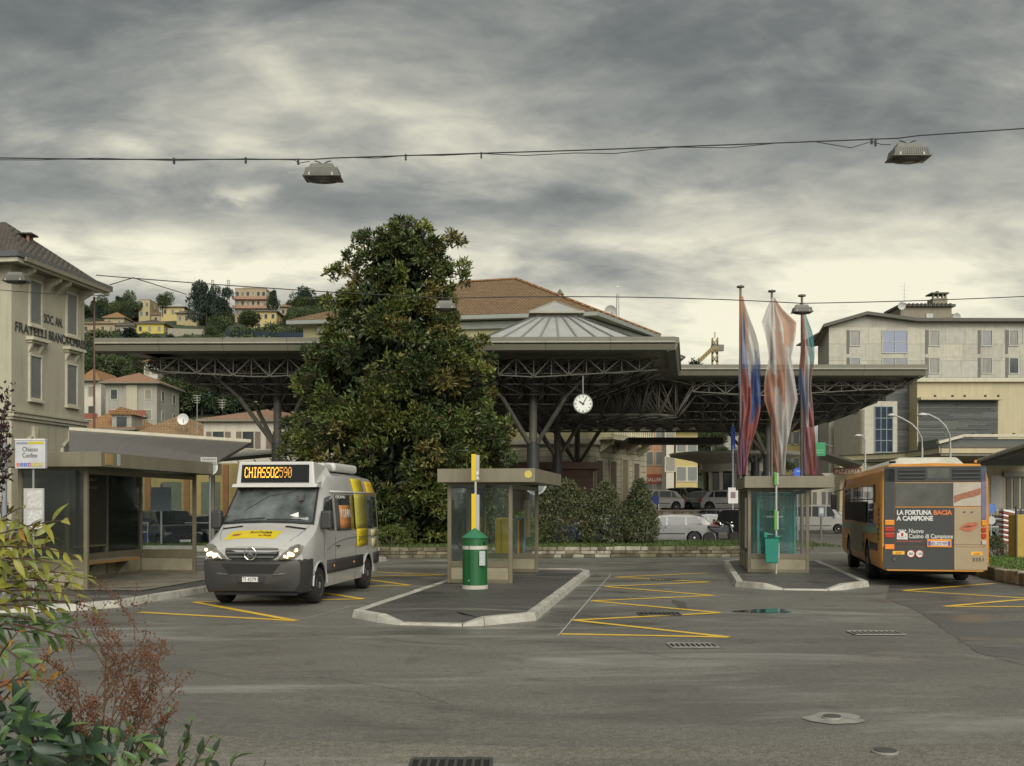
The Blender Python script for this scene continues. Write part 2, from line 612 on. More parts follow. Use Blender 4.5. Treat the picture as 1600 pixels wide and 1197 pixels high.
marking('yellow zigzag painted in the middle bus bay', [[(875, 991), (1138, 996), (897, 969.5), (1125, 958), (925, 939.5), (1114, 931),
        (945, 917), (1107, 910), (962, 902.5), (1102, 896)]])
marking('yellow zigzag painted under the minibus', [[(218, 957), (462, 970.5), (303, 941), (568, 936.5), (500, 926)],
        [(573, 917), (640, 915), (574, 906)], [(577, 901), (694, 899), (577, 894)]])
marking('yellow zigzag painted behind the orange bus', [[(1700, 941), (1412, 923), (1553, 912)], [(1700, 928), (1476, 948), (1700, 949)]])
marking('thin white bay line left of the middle zigzag', [[(872, 994), (955, 897)]], WHT, 0.025)
marking('thin white line beside the minibus bay', [[(465, 970), (548, 948)]], WHT, 0.025)


for lb, pl_, w_ in (('curved dark tar seam right of the middle of the yard', [(1380, 934), (1430, 952), (1478, 985), (1530, 1020), (1600, 1040), (1680, 1050)], .022),
                    ('fine crack in front of the middle island', [(560, 990), (640, 1004), (745, 1010), (850, 1004), (960, 1012), (1060, 1030)], .009),
                    ('fine crack across the lower left asphalt', [(270, 1040), (380, 1062), (500, 1058), (640, 1080), (700, 1100)], .007)):
    mb = MB(); rc = random.Random(len(lb)); pt = [G(*q) for q in pl_]; pp_ = []
    for a, b in zip(pt[:-1], pt[1:]):
        for s in range(8): q = a.lerp(b, s / 8); pp_.append(Vector((q.x + rc.uniform(-.03, .03), q.y + rc.uniform(-.03, .03), .0025)))
    pp_.append(pt[-1] + Vector((0, 0, .0025)))
    for i in range(len(pp_) - 1):
        dd_ = (pp_[i + 1] - pp_[i]).normalized(); nn_ = Vector((-dd_.y, dd_.x, 0)) * w_ / 2
        mb.face(pp_[i] - nn_, pp_[i + 1] - nn_, pp_[i + 1] + nn_, pp_[i] + nn_)
    tag(mb.build('tar_seam', mat('tar seam', (.065, .063, .058), .5, var=.4, scale=8)), lb, kind='structure')
g = MB().face(*[(p[0], p[1], 0.0022) for p in (G(1384, 936), G(1432, 954), G(1480, 987), G(1532, 1022), G(1700, 1046), G(1700, 905), G(1560, 896), G(1390, 912))]).build('road_patch', asphalt_mat('newer dark asphalt', (0.090, 0.088, 0.082), (0.125, 0.121, 0.11), 0.22, 0.58, seed=13.0))
tag(g, 'newer darker asphalt around the orange bus', kind='structure')


def grate(label, px, py, w, d, m=IRON):
    c = G(px, py)
    t = thing('drain_grate', label, 'drain grate', (c.x, c.y, 0.004))
    MB().box(-w / 2, w / 2, -d / 2, d / 2, 0, 0.004).build('sump', mat('drain dark', (0.01, 0.01, 0.01), 0.9), t)
    n = 9
    for i in range(n + 1):
        x = -w / 2 + w * i / n
        MB().box(x - 0.012, x + 0.012, -d / 2, d / 2, 0.005, 0.014).build('bar', m, t)
    for y in (-d / 2, d / 2):
        MB().box(-w / 2, w / 2, y - 0.02, y + 0.02, 0.006, 0.016).build('frame', m, t)


grate('iron drain grate just in front of the middle zigzag', 1082, 1009.5, 0.62, 0.42, IRONP)
grate('iron drain grate inside the middle zigzag, nearer one', 1030, 960, 0.7, 0.5)
grate('iron drain grate inside the middle zigzag, farther one', 1040, 906, 0.7, 0.5)
grate('iron drain grate in the open asphalt before the orange bus', 1368, 990, 0.72, 0.42, IRONP)
grate('large iron drain grate at the bottom edge of the photo', 704, 1199, 0.58, 0.42)
for px, py, rr_, lb in ((1300, 1123, 0.09, 'round iron drain cover in the bright puddle'), (1383, 1177, 0.10, 'small round metal cover at the lower right')):
    c = G(px, py)
    t = thing('manhole_cover', lb, 'manhole cover', (c.x, c.y, 0.006))
    MB().lathe((0, 0, 0), [(rr_, 0), (rr_, 0.012), (rr_ * 0.92, 0.016)], 20).build('rim', IRONP, t)
    MB().lathe((0, 0, 0.0165), [(rr_ * 0.85, 0), (rr_ * 0.85, 0.006)], 20).build('lid', IRON, t)


def island(label, ring, kerb_open=()):
    """ring: (X, Y, kerb height) anticlockwise seen from above"""
    t = thing('traffic_island', label, None)
    t['kind'] = 'structure'
    n = len(ring)
    c = Vector((sum(p[0] for p in ring) / n, sum(p[1] for p in ring) / n, 0))

    def inset(dist):
        out = []
        for i in range(n):
            a, b, d = (Vector(ring[j % n][:2]) for j in (i - 1, i, i + 1))
            e1, e2 = (b - a).normalized(), (d - b).normalized()
            n1, n2 = Vector((-e1.y, e1.x)), Vector((-e2.y, e2.x))
            m = (n1 + n2).normalized()
            k = dist / max(0.35, m.dot(n1))
            out.append(b + m * k)
        return out
    i0, i1, i2, i3 = inset(0.0), inset(0.035), inset(0.19), inset(1.0)
    H = [p[2] for p in ring]
    for i in range(n):
        if i in kerb_open: continue
        j = (i + 1) % n
        ln = (i0[j] - i0[i]).length
        k = max(1, round(ln / 1.0))
        for s in range(k):
            a, b = s / k + 0.006 / ln * 1.0, (s + 1) / k - 0.006 / ln
            jz = rnd.uniform(-0.006, 0.006)

            def pt(rg, u, z): q = rg[i].lerp(rg[j], u); return (q.x, q.y, z)
            ha, hb = H[i] * (1 - a) + H[j] * a + jz, H[i] * (1 - b) + H[j] * b + jz
            vs = [pt(i0, a, -0.02), pt(i0, b, -0.02), pt(i2, b, -0.02), pt(i2, a, -0.02),
                  pt(i1, a, ha), pt(i1, b, hb), pt(i2, b, hb), pt(i2, a, ha)]
            MB().add(vs, [(0, 3, 2, 1), (4, 5, 6, 7), (0, 1, 5, 4), (1, 2, 6, 5), (2, 3, 7, 6), (3, 0, 4, 7)]).build('kerb_stone', KERB, t, bevel=0.008, seg=1)
    vs = [(p.x, p.y, H[i] - 0.012) for i, p in enumerate(inset(0.17))] + [(p.x, p.y, 0.135) for p in i3] + [(c.x, c.y, 0.14)]
    fs = []
    for i in range(n):
        j = (i + 1) % n
        fs += [(i, j, n + j, n + i), (n + i, n + j, 2 * n)]
    MB().add(vs, fs).build('paving', PAVE, t)
    return t


island('middle asphalt island with pale kerb under the shelter', [(-2.70, 17.75, .13), (-2.16, 16.95, .13), (-1.79, 16.6, .035), (-0.77, 16.4, .035),
       (-0.42, 16.5, .13), (0.40, 17.25, .13), (2.12, 28.5, .13), (1.95, 29.3, .13), (-0.75, 29.5, .13), (-0.98, 29.1, .13)])
island('right asphalt island with pale kerb under the small shelter', [(5.17, 24.5, .13), (5.63, 23.7, .13), (6.02, 23.45, .035), (7.0, 23.3, .035),
       (7.42, 23.5, .13), (8.3, 24.5, .13), (9.85, 33.8, .13), (9.5, 34.3, .13), (7.1, 34.3, .13), (6.72, 33.7, .13)])
island('left asphalt platform with pale kerb beside the minibus', [(-25, 18.4, .03), (-9.0, 18.5, .03), (-8.35, 18.6, .13), (-7.75, 18.85, .13),
       (-7.23, 19.5, .13), (-6.63, 22.7, .13), (-4.25, 36.0, .13), (-4.7, 36.5, .13), (-25, 36.5, .13)], kerb_open=(8,))

# concrete floor of the left shelter
A9 = R(7.5)


def rot2(x, y, a): return (x * math.cos(a) + y * math.sin(a), -x * math.sin(a) + y * math.cos(a))


# ---------------------------------------------------------------- shelters
BRONZE = mat('bronze painted aluminium', (0.165, 0.145, 0.095), 0.42, var=0.12, scale=2.0, bump=0.03, streak=0.35)
BRONZE_L = mat('taupe fascia sheet', (0.20, 0.183, 0.130), 0.45, var=0.10, scale=1.5, streak=0.45)
BEIGE = mat('beige base panel', (0.31, 0.285, 0.20), 0.6, var=0.12, scale=2.5, bump=0.05, dirt=0.6)
PANE = glass_mat('shelter glass', (0.20, 0.26, 0.25), 0.025)
PANE_D = glass_mat('grimy shelter glass', (0.075, 0.085, 0.075), 0.22, 0.06)
DARKP = mat('dark poster board', (0.022, 0.018, 0.013), 0.35, var=0.3)
WOOD = mat('varnished bench wood', (0.33, 0.19, 0.07), 0.5, var=0.25, scale=6, stretch=(8, 1, 8))
GREYS = mat('light grey sheet', (0.42, 0.42, 0.40), 0.45, var=0.08)
WHITE = mat('white enamel', (0.72, 0.72, 0.70), 0.35, var=0.05)
BLACK = mat('black lettering', (0.03, 0.03, 0.03), 0.5)
STEEL = mat('galvanised steel', (0.36, 0.37, 0.37), 0.4, metal=0.6, var=0.1)


def shelter(label, loc, ang, w, L, H, base=0.36, rail=0.49, over=(0.12, 0.62, 0.35, 0.35), bays=3, near_mat=PANE, side_mat=PANE, mid_post=False):
    t = thing('bus_shelter', label, 'bus shelter', loc, -ang)
    p = 0.085
    top = H - 0.29

    def post(x, y): MB().box(x - p / 2, x + p / 2, y - p / 2, y + p / 2, 0, top).build('post', BRONZE, t, bevel=0.008)
    ys = [L * i / bays for i in range(bays + 1)]
    for y in ys: post(0, y)
    post(w, 0); post(w, L)

    def wall(a, b, gm):
        a, b = Vector(a + (0,)), Vector(b + (0,))
        d = (b - a).normalized()
        a, b = a + d * (p / 2 + .002), b - d * (p / 2 + .002)
        n = Vector((-d.y, d.x, 0)); ln = (b - a).length

        def slab(name, z0, z1, th, m, i0=0.0, i1=0.0, bv=0.0):
            return MB().par(a + d * i0 - n * th / 2 + Vector((0, 0, z0)), d * (ln - i0 - i1), n * th, (0, 0, z1 - z0)).build(name, m, t, bevel=bv)
        slab('kick_rail', 0.0, 0.09, 0.06, BRONZE, bv=.004)
        slab('base_panel', 0.09, base, 0.035, BEIGE)
        slab('mid_rail', base, rail, 0.07, BRONZE, bv=.004)
        slab('glass_pane', rail, top - 0.07, 0.012, gm)
        slab('head_rail', top - 0.07, top, 0.07, BRONZE, bv=.004)
    wall((0, 0), (w, 0), near_mat)
    wall((0, L), (w, L), side_mat)
    for i in range(bays): wall((0, ys[i]), (0, ys[i + 1]), side_mat)
    x0, x1, y0, y1 = -over[0], w + over[1], -over[2], L + over[3]
    MB().box(x0 + .03, x1 - .03, y0 + .03, y1 - .03, top + 0.002, H - 0.05).build('roof', BRONZE, t)
    th = 0.028
    for q in ((x0, x1, y0, y0 + th), (x0, x1, y1 - th, y1), (x0, x0 + th, y0 + th, y1 - th), (x1 - th, x1, y0 + th, y1 - th)):
        MB().box(*q, top - 0.01, H).build('fascia_panel', BRONZE_L, t, bevel=.006)
    MB().bar((w, 0, top - 0.10), (w, L, top - 0.10), 0.06, 0.10).build('head_beam', BRONZE, t)
    return t, top


# left shelter
SL, top = shelter('long bronze framed bus shelter with wooden bench on the left platform', (-10.28, 22.1, 0.135), R(7.4), 1.46, 5.25, 2.84,
                  base=0.40, rail=0.62, over=(0.3, 0.55, 0.42, 0.45), bays=3, near_mat=PANE_D, side_mat=PANE)
MB().box(0.045, 0.42, 0.5, 4.3, 0.43, 0.475).build('bench_seat', mat('worn pale bench top', (0.40, 0.38, 0.32), 0.5), SL, bevel=.01)
MB().box(0.42, 0.46, 0.5, 4.3, 0.40, 0.475).build('bench_edge', WOOD, SL, bevel=.006)
for y in (0.9, 2.4, 3.9):
    MB().prism([(0.045, y, 0.42), (0.38, y, 0.42), (0.10, y, 0.15), (0.045, y, 0.05)], (0, 0.05, 0)).build('bench_bracket', BRONZE, SL)
MB().box(0.03, 0.05, 1.95, 3.42, 0.82, 2.5).build('poster_board', DARKP, SL)
MB().box(-0.8 + 0.8 + 0.05, 0.056, 1.95, 3.42, 0.78, 0.82).build('poster_rail', BRONZE, SL)
text('Informazioni', SL, (0.054, 2.2, 2.32), (0, 1, 0), (0, 0, 1), 0.15, mat('pale poster print', (0.35, 0.33, 0.30), 0.6))
text('e orari', SL, (0.054, 2.6, 2.14), (0, 1, 0), (0, 0, 1), 0.15, MATS['pale poster print'])
MB().box(1.46 + 0.552, 1.46 + 0.562, -0.25, 0.05, top + 0.03, top + 0.26).build('sticker', mat('faded orange sticker', (0.36, 0.24, 0.10), 0.6), SL)
MB().box(1.46 + 0.552, 1.46 + 0.562, 0.25, 0.36, top + 0.03, top + 0.27).build('sticker', mat('faded grey sticker', (0.36, 0.40, 0.38), 0.6), SL)
g = MB()
for q in ((-0.3, -0.6), (2.3, -0.6), (2.3, 6.3), (-0.3, 6.3)):
    pass
q = [rot2(x, y, R(7.4)) for x, y in ((-0.2, -0.3), (2.75, -0.1), (2.75, 6.2), (-0.2, 6.2))]
g.face(*[(-10.28 + a, 22.1 + b, 0.146) for a, b in q])
tag(g.build('shelter_floor', CONC), 'stained concrete floor under the left shelter', kind='structure')

# middle shelter
SM, top = shelter('small bronze framed bus shelter on the middle island', (-1.41, 23.85, 0.137), R(9.6), 1.40, 4.05, 2.56, bays=2,
                  over=(0.20, 0.60, 0.35, 0.35), near_mat=PANE, side_mat=PANE)
MB().lathe((1.40 + 0.45, -0.36, top + 0.16), [(0.085, 0), (0.085, 0.012)], 20, 'Y').build('sticker', mat('yellow sticker', (0.55, 0.43, 0.10), 0.5), SM)
MB().box(1.0, 1.10, 4.45, 4.9, 0.9, 1.9).build('notice', mat('faded notice', (0.25, 0.2, 0.12), 0.7), SM)
# right shelter
SR, top = shelter('small bronze framed shelter with phone booths on the right island', (6.19, 27.55, 0.137), R(9.2), 1.47, 3.9, 2.50, bays=3,
                  over=(0.14, 0.62, 0.35, 0.35), near_mat=PANE, side_mat=PANE)
MB().box(-0.056, -0.046, 0.30, 1.05, 0.62, 1.95).build('poster', mat('pale poster', (0.55, 0.54, 0.50), 0.5, var=0.2, scale=5), SR)

# phone booth
TEAL = mat('teal booth frame', (0.04, 0.38, 0.35), 0.4)
TEALG = glass_mat('teal booth glass', (0.03, 0.22, 0.21), 0.22)
for k_, (y, lb) in enumerate(((0.75, 'teal glass phone booth in the right shelter, nearer one'), (2.3, 'teal glass phone booth in the right shelter, farther one'))):
    c = Vector((6.19, 27.55, 0.137)) + Vector(rot2(0.28, y, R(9.2)) + (0,))
    t = thing('phone_booth', lb, 'phone booth', c, -R(9.2), 'phone booths inside the right shelter')
    for x, yy in ((0, 0), (0.95, 0), (0, 0.95), (0.95, 0.95)):
        MB().box(x - .03, x + .03, yy - .03, yy + .03, 0, 2.02).build('post', TEAL, t, bevel=.006)
    MB().box(-.03, .98, -.03, .98, 2.02, 2.08).build('roof', TEAL, t)
    MB().box(.03, .92, -.005, .005, .15, 2.0).build('glass_pane', TEALG, t)
    MB().box(-.005, .005, .03, .92, .15, 2.0).build('glass_pane', TEALG, t)
    MB().box(.35, .62, .62, .85, 1.0, 1.6).build('telephone', mat('dark phone', (0.05, 0.06, 0.07), 0.4), t, bevel=.02)
    MB().box(.30, .7, .55, .9, .9, .94).build('shelf', STEEL, t)
    text('swisscom', t, (0.22, -0.012, 1.42), (1, 0, 0), (0, 0, 1), 0.11, WHITE)

# bus stop poles with boxes
YBOX = mat('yellow stop box', (0.72, 0.50, 0.02), 0.4, var=0.06)
GBOX = mat('green stop box', (0.10, 0.33, 0.04), 0.4, var=0.06)


def stop_pole(label, loc, ztop, boxes, m, wd):
    t = thing('stop_pole', label, 'bus stop pole', loc, -R(9))
    MB().tube([(0, 0, 0), (0, 0, ztop)], 0.026, 10).build('pole', GREYS, t)
    for z0, z1 in boxes:
        MB().box(-wd, wd * .15, -0.055, 0.055, z0, z1).build('box', m, t, bevel=.01)
        MB().box(wd * .15 + .001, wd, -0.05, 0.05, z0 + .01, z1 - .02).build('timetable_case', GREYS, t, bevel=.006)
    return t


t = stop_pole('yellow two box bus stop pole behind the green bin', (-0.79, 22.9, 0.135), 2.6, [(0.85, 2.0), (2.28, 2.86)], YBOX, 0.085)
MB().box(0.03, 0.075, -0.062, -0.056, 2.32, 2.48).build('notice', WHITE, t)
text('H', t, (0.036, -0.063, 2.36), (1, 0, 0), (0, 0, 1), 0.09, BLACK)
t = stop_pole('green two box bus stop pole carrying the teal bin', (6.77, 27.05, 0.135), 2.4, [(1.12, 1.62), (2.27, 2.60)], GBOX, 0.055)

# teal bin hung on the pole
TB = mat('teal plastic', (0.012, 0.20, 0.15), 0.38, var=0.08)
t = thing('litter_bin', 'teal plastic litter bin hanging on the green pole', 'litter bin', (6.60, 26.86, 0.42), -R(9))
mb = MB()
prof = [(0.125, 0.10, 0.0), (0.15, 0.12, 0.02), (0.175, 0.14, 0.62), (0.185, 0.15, 0.63)]
vs = []
for a, b, z in prof: vs += [(-a, -b, z), (a, -b, z), (a, b, z), (-a, b, z)]
fs = [(3, 2, 1, 0), (12, 13, 14, 15)] + [(4 * i + k, 4 * i + (k + 1) % 4, 4 * i + 4 + (k + 1) % 4, 4 * i + 4 + k) for i in range(3) for k in range(4)]
mb.add(vs, fs).build('body', TB, t, bevel=.03, seg=3)
MB().prism([(-.20, -.165, .64), (.20, -.165, .64), (.20, -.165, .68), (-.20, -.165, .79)], (0, .33, 0)).build('lid', TB, t, bevel=.02, seg=3)
MB().box(-.12, .08, -.169, -.165, .66, .72).build('opening', mat('bin opening', (0.005, 0.03, 0.025), 0.8), t)
MB().box(.12, .21, .12, .17, .1, .5).build('bracket', STEEL, t)

# green cylindrical bin
GB = mat('dark green enamel', (0.012, 0.105, 0.032), 0.4, var=0.12, scale=2, dirt=0.2)
GB2 = mat('weathered green cone', (0.03, 0.17, 0.08), 0.42, var=0.15)
t = thing('litter_bin', 'round dark green litter bin with cone roof before the middle shelter', 'litter bin', (-0.78, 22.2, 0.135), -R(9))
MB().lathe((0, 0, 0), [(0.275, 0), (0.275, 0.08)], 40).build('base_ring', mat('dirty white band', (0.5, 0.48, 0.42), 0.5, dirt=0.5), t, smooth=40)
MB().lathe((0, 0, 0.08), [(0.262, 0), (0.262, 0.98)], 40).build('drum', GB, t, smooth=40)
MB().lathe((0, 0, 0.83), [(0.266, 0), (0.266, 0.075)], 40).build('band', MATS['dirty white band'], t, smooth=40)
MB().lathe((0, 0, 1.06), [(0.285, 0), (0.288, 0.02), (0.015, 0.21), (0.0, 0.215)], 40).build('cone_roof', GB2, t, smooth=30)
MB().box(-0.075, -0.066, -0.2665, -0.245, 0.10, 0.93).build('door_seam', MATS['drain dark'], t)
MB().box(0.145, 0.262, -0.2665, -0.20, 0.50, 0.80).build('notice', mat('pale notice', (0.42, 0.45, 0.45), 0.5, var=0.15, scale=20), t)
MB().lathe((0.225, -0.165, 0.96), [(0.03, 0), (0.03, 0.02)], 12, 'Y').build('hole', MATS['drain dark'], t)
MB().box(-0.09, -0.06, -0.275, -0.262, 0.17, 0.20).build('lock', STEEL, t)

# machines behind the middle shelter
t = thing('post_box', 'rounded yellow post box seen through the middle shelter', 'post box', (-0.22, 28.75, 0.135), -R(9))
MB().box(-.22, .22, -.2, .2, 0.12, 1.42).build('body', YBOX, t, bevel=.07, seg=4)
MB().box(-.05, -.03, -.204, -.198, .3, 1.35).build('seam', mat('dark yellow seam', (.25, .16, .01), .5), t)
MB().box(-.2, .2, -.17, .17, 0, .12).build('plinth', IRON, t)
t = thing('ticket_machine', 'striped ticket machine beside the yellow post box', 'ticket machine', (0.22, 28.75, 0.135), -R(9))
MB().box(-.13, .13, -.18, .18, 0, 1.42).build('body', mat('blue grey machine', (.16, .24, .33), .4), t, bevel=.03)
for x, m in ((-.02, YBOX), (.035, mat('red stripe', (.4, .05, .03), .4)), (.08, mat('green stripe', (.04, .2, .08), .4))):
    MB().box(x - .02, x + .025, -.184, -.179, .1, 1.36).build('stripe', m, t)

# hanging round discs at the shelters
_c = P(837, 756, 28.6)
t = thing('disc_sign', 'round white disc sign on a thin pole behind the right end of the middle shelter', 'round sign', (_c.x, _c.y, .13))
MB().lathe((0, -.04, _c.z - .13), [(0.30, 0), (0.30, 0.02)], 32, 'Y').build('disc', WHITE, t)
MB().lathe((0, -.045, _c.z - .13), [(0.25, 0), (0.25, 0.004)], 32, 'Y').build('disc_face', mat('grey blue disc', (.33, .38, .40), .4), t)
MB().tube([(0, .01, 0), (0, .01, _c.z)], .025, 6).build('pole', STEEL, t)

# left: stop sign with coloured strip, timetable below it
t = thing('stop_sign', 'white stop sign reading Chiasso Confine above a timetable', 'bus stop sign', (-9.38, 20.6, 0.135), -R(2))
MB().tube([(0.03, 0.03, 0), (0.03, 0.03, 2.464)], 0.022, 10).build('pole', STEEL, t)
MB().box(-0.30, 0.30, -0.05, 0.05, 2.465, 3.02).build('panel', mat('pale grey sign', (0.50, 0.51, 0.53), 0.4), t, bevel=.012)
MB().box(-0.30, 0.30, -0.06, 0.06, 3.022, 3.045).build('cap', WHITE, t)
SG = mat('sign lettering grey', (0.06, 0.06, 0.07), 0.5)
text('Chiasso', t, (-0.15, -0.053, 2.80), (1, 0, 0), (0, 0, 1), 0.125, SG, 0.30)
text('Confine', t, (-0.15, -0.053, 2.68), (1, 0, 0), (0, 0, 1), 0.125, SG, 0.29)
MB().box(-0.03, 0.27, -0.054, -0.051, 2.94, 2.99).build('stripe', mat('sign yellow', (.5, .42, .03), .5), t)
MB().box(-0.27, -0.04, -0.054, -0.051, 2.94, 2.98).build('stripe', mat('sign blue grey', (.25, .27, .35), .5), t)
for k_, cc in enumerate(((.55, .12, .05), (.05, .10, .42), (.04, .12, .45), (.35, .08, .25), (.5, .40, .04), (.5, .38, .03), (.5, .42, .04))):
    x = -0.265 + k_ * 0.075
    MB().box(x, x + .062, -0.054, -0.051, 2.505, 2.575).build('line_number', mat('line square %d' % k_, cc, .5), t)
    text(('1', '2', '3', '4', '5', '6', '7')[k_], t, (x + .02, -0.0545, 2.52), (1, 0, 0), (0, 0, 1), 0.06, WHITE, name='numeral')
MB().box(-0.13, 0.27, -0.05, 0.0, 1.28, 2.08).build('timetable_case', GREYS, t, bevel=.01)
MB().box(-0.05, 0.24, -0.054, -0.051, 1.70, 2.04).build('timetable', mat('timetable paper', (.52, .52, .52), .5, var=.25, scale=16), t)
MB().box(-0.05, 0.24, -0.054, -0.051, 1.31, 1.66).build('timetable', MATS['timetable paper'], t)

# grey post at the far left
t = thing('post', 'plain grey post at the left edge by the purple shrub', 'post', (-9.95, 20.7, 0.135))
MB().tube([(0, 0, 0), (0.0, 0, 3.1)], 0.05, 12).build('shaft', mat('blue grey post', (.22, .24, .27), .5), t)
# sign post between shelter and minibus
t = thing('disc_sign', 'round white disc sign with a plate at the end of the left shelter', 'round sign', (-7.72, 27.0, 0.135))
MB().tube([(0, 0, 0), (0, 0, 2.95)], 0.03, 10).build('pole', STEEL, t)
MB().lathe((0, -0.05, 2.72), [(0.21, 0), (0.21, 0.02)], 32, 'Y').build('disc', mat('white disc rim', (.62, .62, .6), .4), t)
MB().lathe((0, -0.056, 2.72), [(0.17, 0), (0.17, 0.005)], 32, 'Y').build('disc_face', mat('grey blue disc', (.33, .38, .40), .4), t)
MB().box(-.22, .20, -.08, -.062, 2.80, 2.98).build('plate', GREYS, t)
text('CHIASSO', t, (-.19, -.082, 2.90), (1, 0, 0), (0, 0, 1), .07, SG, .36)
text('CONFINE', t, (-.19, -.082, 2.82), (1, 0, 0), (0, 0, 1), .07, SG, .36)
# ---------------------------------------------------------------- vehicles
def loft(mb, stations):
    """stations: (y, [(x,z)...]) half sections from bottom centre round the side to top centre"""
    n = len(stations[0][1])
    ring = 2 * n - 2
    vs = []
    for y, pr in stations:
        left = [(-x, y, z) for x, z in pr[1:-1]][::-1]
        vs += [(x, y, z) for x, z in pr] + left
    fs = []
    for i in range(len(stations) - 1):
        for k in range(ring):
            k2 = (k + 1) % ring
            fs.append((i * ring + k, (i + 1) * ring + k, (i + 1) * ring + k2, i * ring + k2))
    fs.append(tuple(range(ring)))
    fs.append(tuple(range(len(stations) * ring - 1, (len(stations) - 1) * ring - 1, -1)))
    return mb.add(vs, fs)


def cut_arches(o, centres, r, dark, xw=1.6):
    """cut round wheel arches right across the body"""
    import bmesh
    cut = MB()
    for y, z in centres: cut.lathe((-xw, y, z), [(r, 0), (r, 2 * xw)], 28, 'X')
    c = cut.build('cutter', dark)
    c.parent = o.parent
    bm = bmesh.new(); bm.from_mesh(o.data); bmesh.ops.recalc_face_normals(bm, faces=bm.faces); bm.to_mesh(o.data); bm.free()
    bm = bmesh.new(); bm.from_mesh(c.data); bmesh.ops.recalc_face_normals(bm, faces=bm.faces); bm.to_mesh(c.data); bm.free()
    md = o.modifiers.new('cut', 'BOOLEAN'); md.object = c; md.operation = 'DIFFERENCE'; md.solver = 'EXACT'
    bpy.context.view_layer.update()
    dg = bpy.context.evaluated_depsgraph_get()
    me = bpy.data.meshes.new_from_object(o.evaluated_get(dg))
    o.modifiers.remove(md)
    o.data = me
    me.materials.clear(); 
    for m in o['_m']: me.materials.append(m)
    di = len(me.materials); me.materials.append(dark)
    for p in me.polygons:
        q = p.center
        for y, z in centres:
            if math.hypot(q.y - y, q.z - z) < r + 0.004 and abs(p.normal.x) < 0.3: p.material_index = di
    me.set_sharp_from_angle(angle=R(28))
    bpy.data.objects.remove(c)


def body(name, st, mats_, parent, arches=None, r=0.4, dark=None, smooth=28):
    o = loft(MB(), st).build(name, mats_, parent, smooth=smooth)
    o['_m'] = [m for m in (mats_ if isinstance(mats_, (list, tuple)) else [mats_])]
    if arches: cut_arches(o, arches, r, dark)
    del o['_m']
    return o


TYRE = mat('tyre rubber', (0.018, 0.018, 0.018), 0.8, var=0.2, bump=0.1)
RIMM = mat('silver wheel', (0.42, 0.42, 0.41), 0.35, metal=0.7)
WELL = mat('wheel well dark', (0.008, 0.008, 0.008), 0.9)
BGLASS = mat('vehicle window glass', (0.035, 0.042, 0.042), 0.04, var=0.3, scale=0.7, spec=0.8)
CHROME = mat('chrome', (0.75, 0.75, 0.74), 0.12, metal=1.0, var=0.02)
PLAST = mat('dark grey bumper plastic', (0.040, 0.039, 0.037), 0.50, var=0.1, bump=0.05)
LENS = glass_mat('lamp lens', (0.8, 0.8, 0.8), 0.12)
HLIT = mat('lit headlamp', (0.9, 0.8, 0.6), 0.3, emis=(1.0, 0.70, 0.34), estr=3.2)
REDL = mat('red tail lamp', (0.42, 0.03, 0.01), 0.25, coat=0.5)
ORAL = mat('amber lamp', (0.75, 0.27, 0.02), 0.25, coat=0.5)


def wheel(parent, x, y, r, w, side, n=28, detail=True):
    """side +1: outer face towards +x"""
    o = MB().lathe((x - w / 2, y, r), [(r * 0.62, 0), (r * .93, 0), (r, w * .15), (r, w * .85), (r * .93, w), (r * 0.62, w)], n, 'X').build('wheel', TYRE, parent, smooth=50)
    xf = x + side * (w / 2)
    s = side
    MB().lathe((xf - s * 0.05, y, r), [(r * .62, 0), (r * .60, s * .052), (r * .54, s * .045), (r * .5, s * .01), (r * .22, s * .045), (r * .16, s * .06), (0.001, s * .06)], n, 'X').build('rim', RIMM, o, smooth=40)
    if detail:
        hb = MB()
        for k in range(10):
            t = 2 * math.pi * k / 10
            hb.lathe((xf - s * .036, y + math.cos(t) * r * .40, r + math.sin(t) * r * .40), [(r * .055, 0), (r * .055, s * .022)], 8, 'X')
        hb.build('rim_hole', WELL, o)
    return o


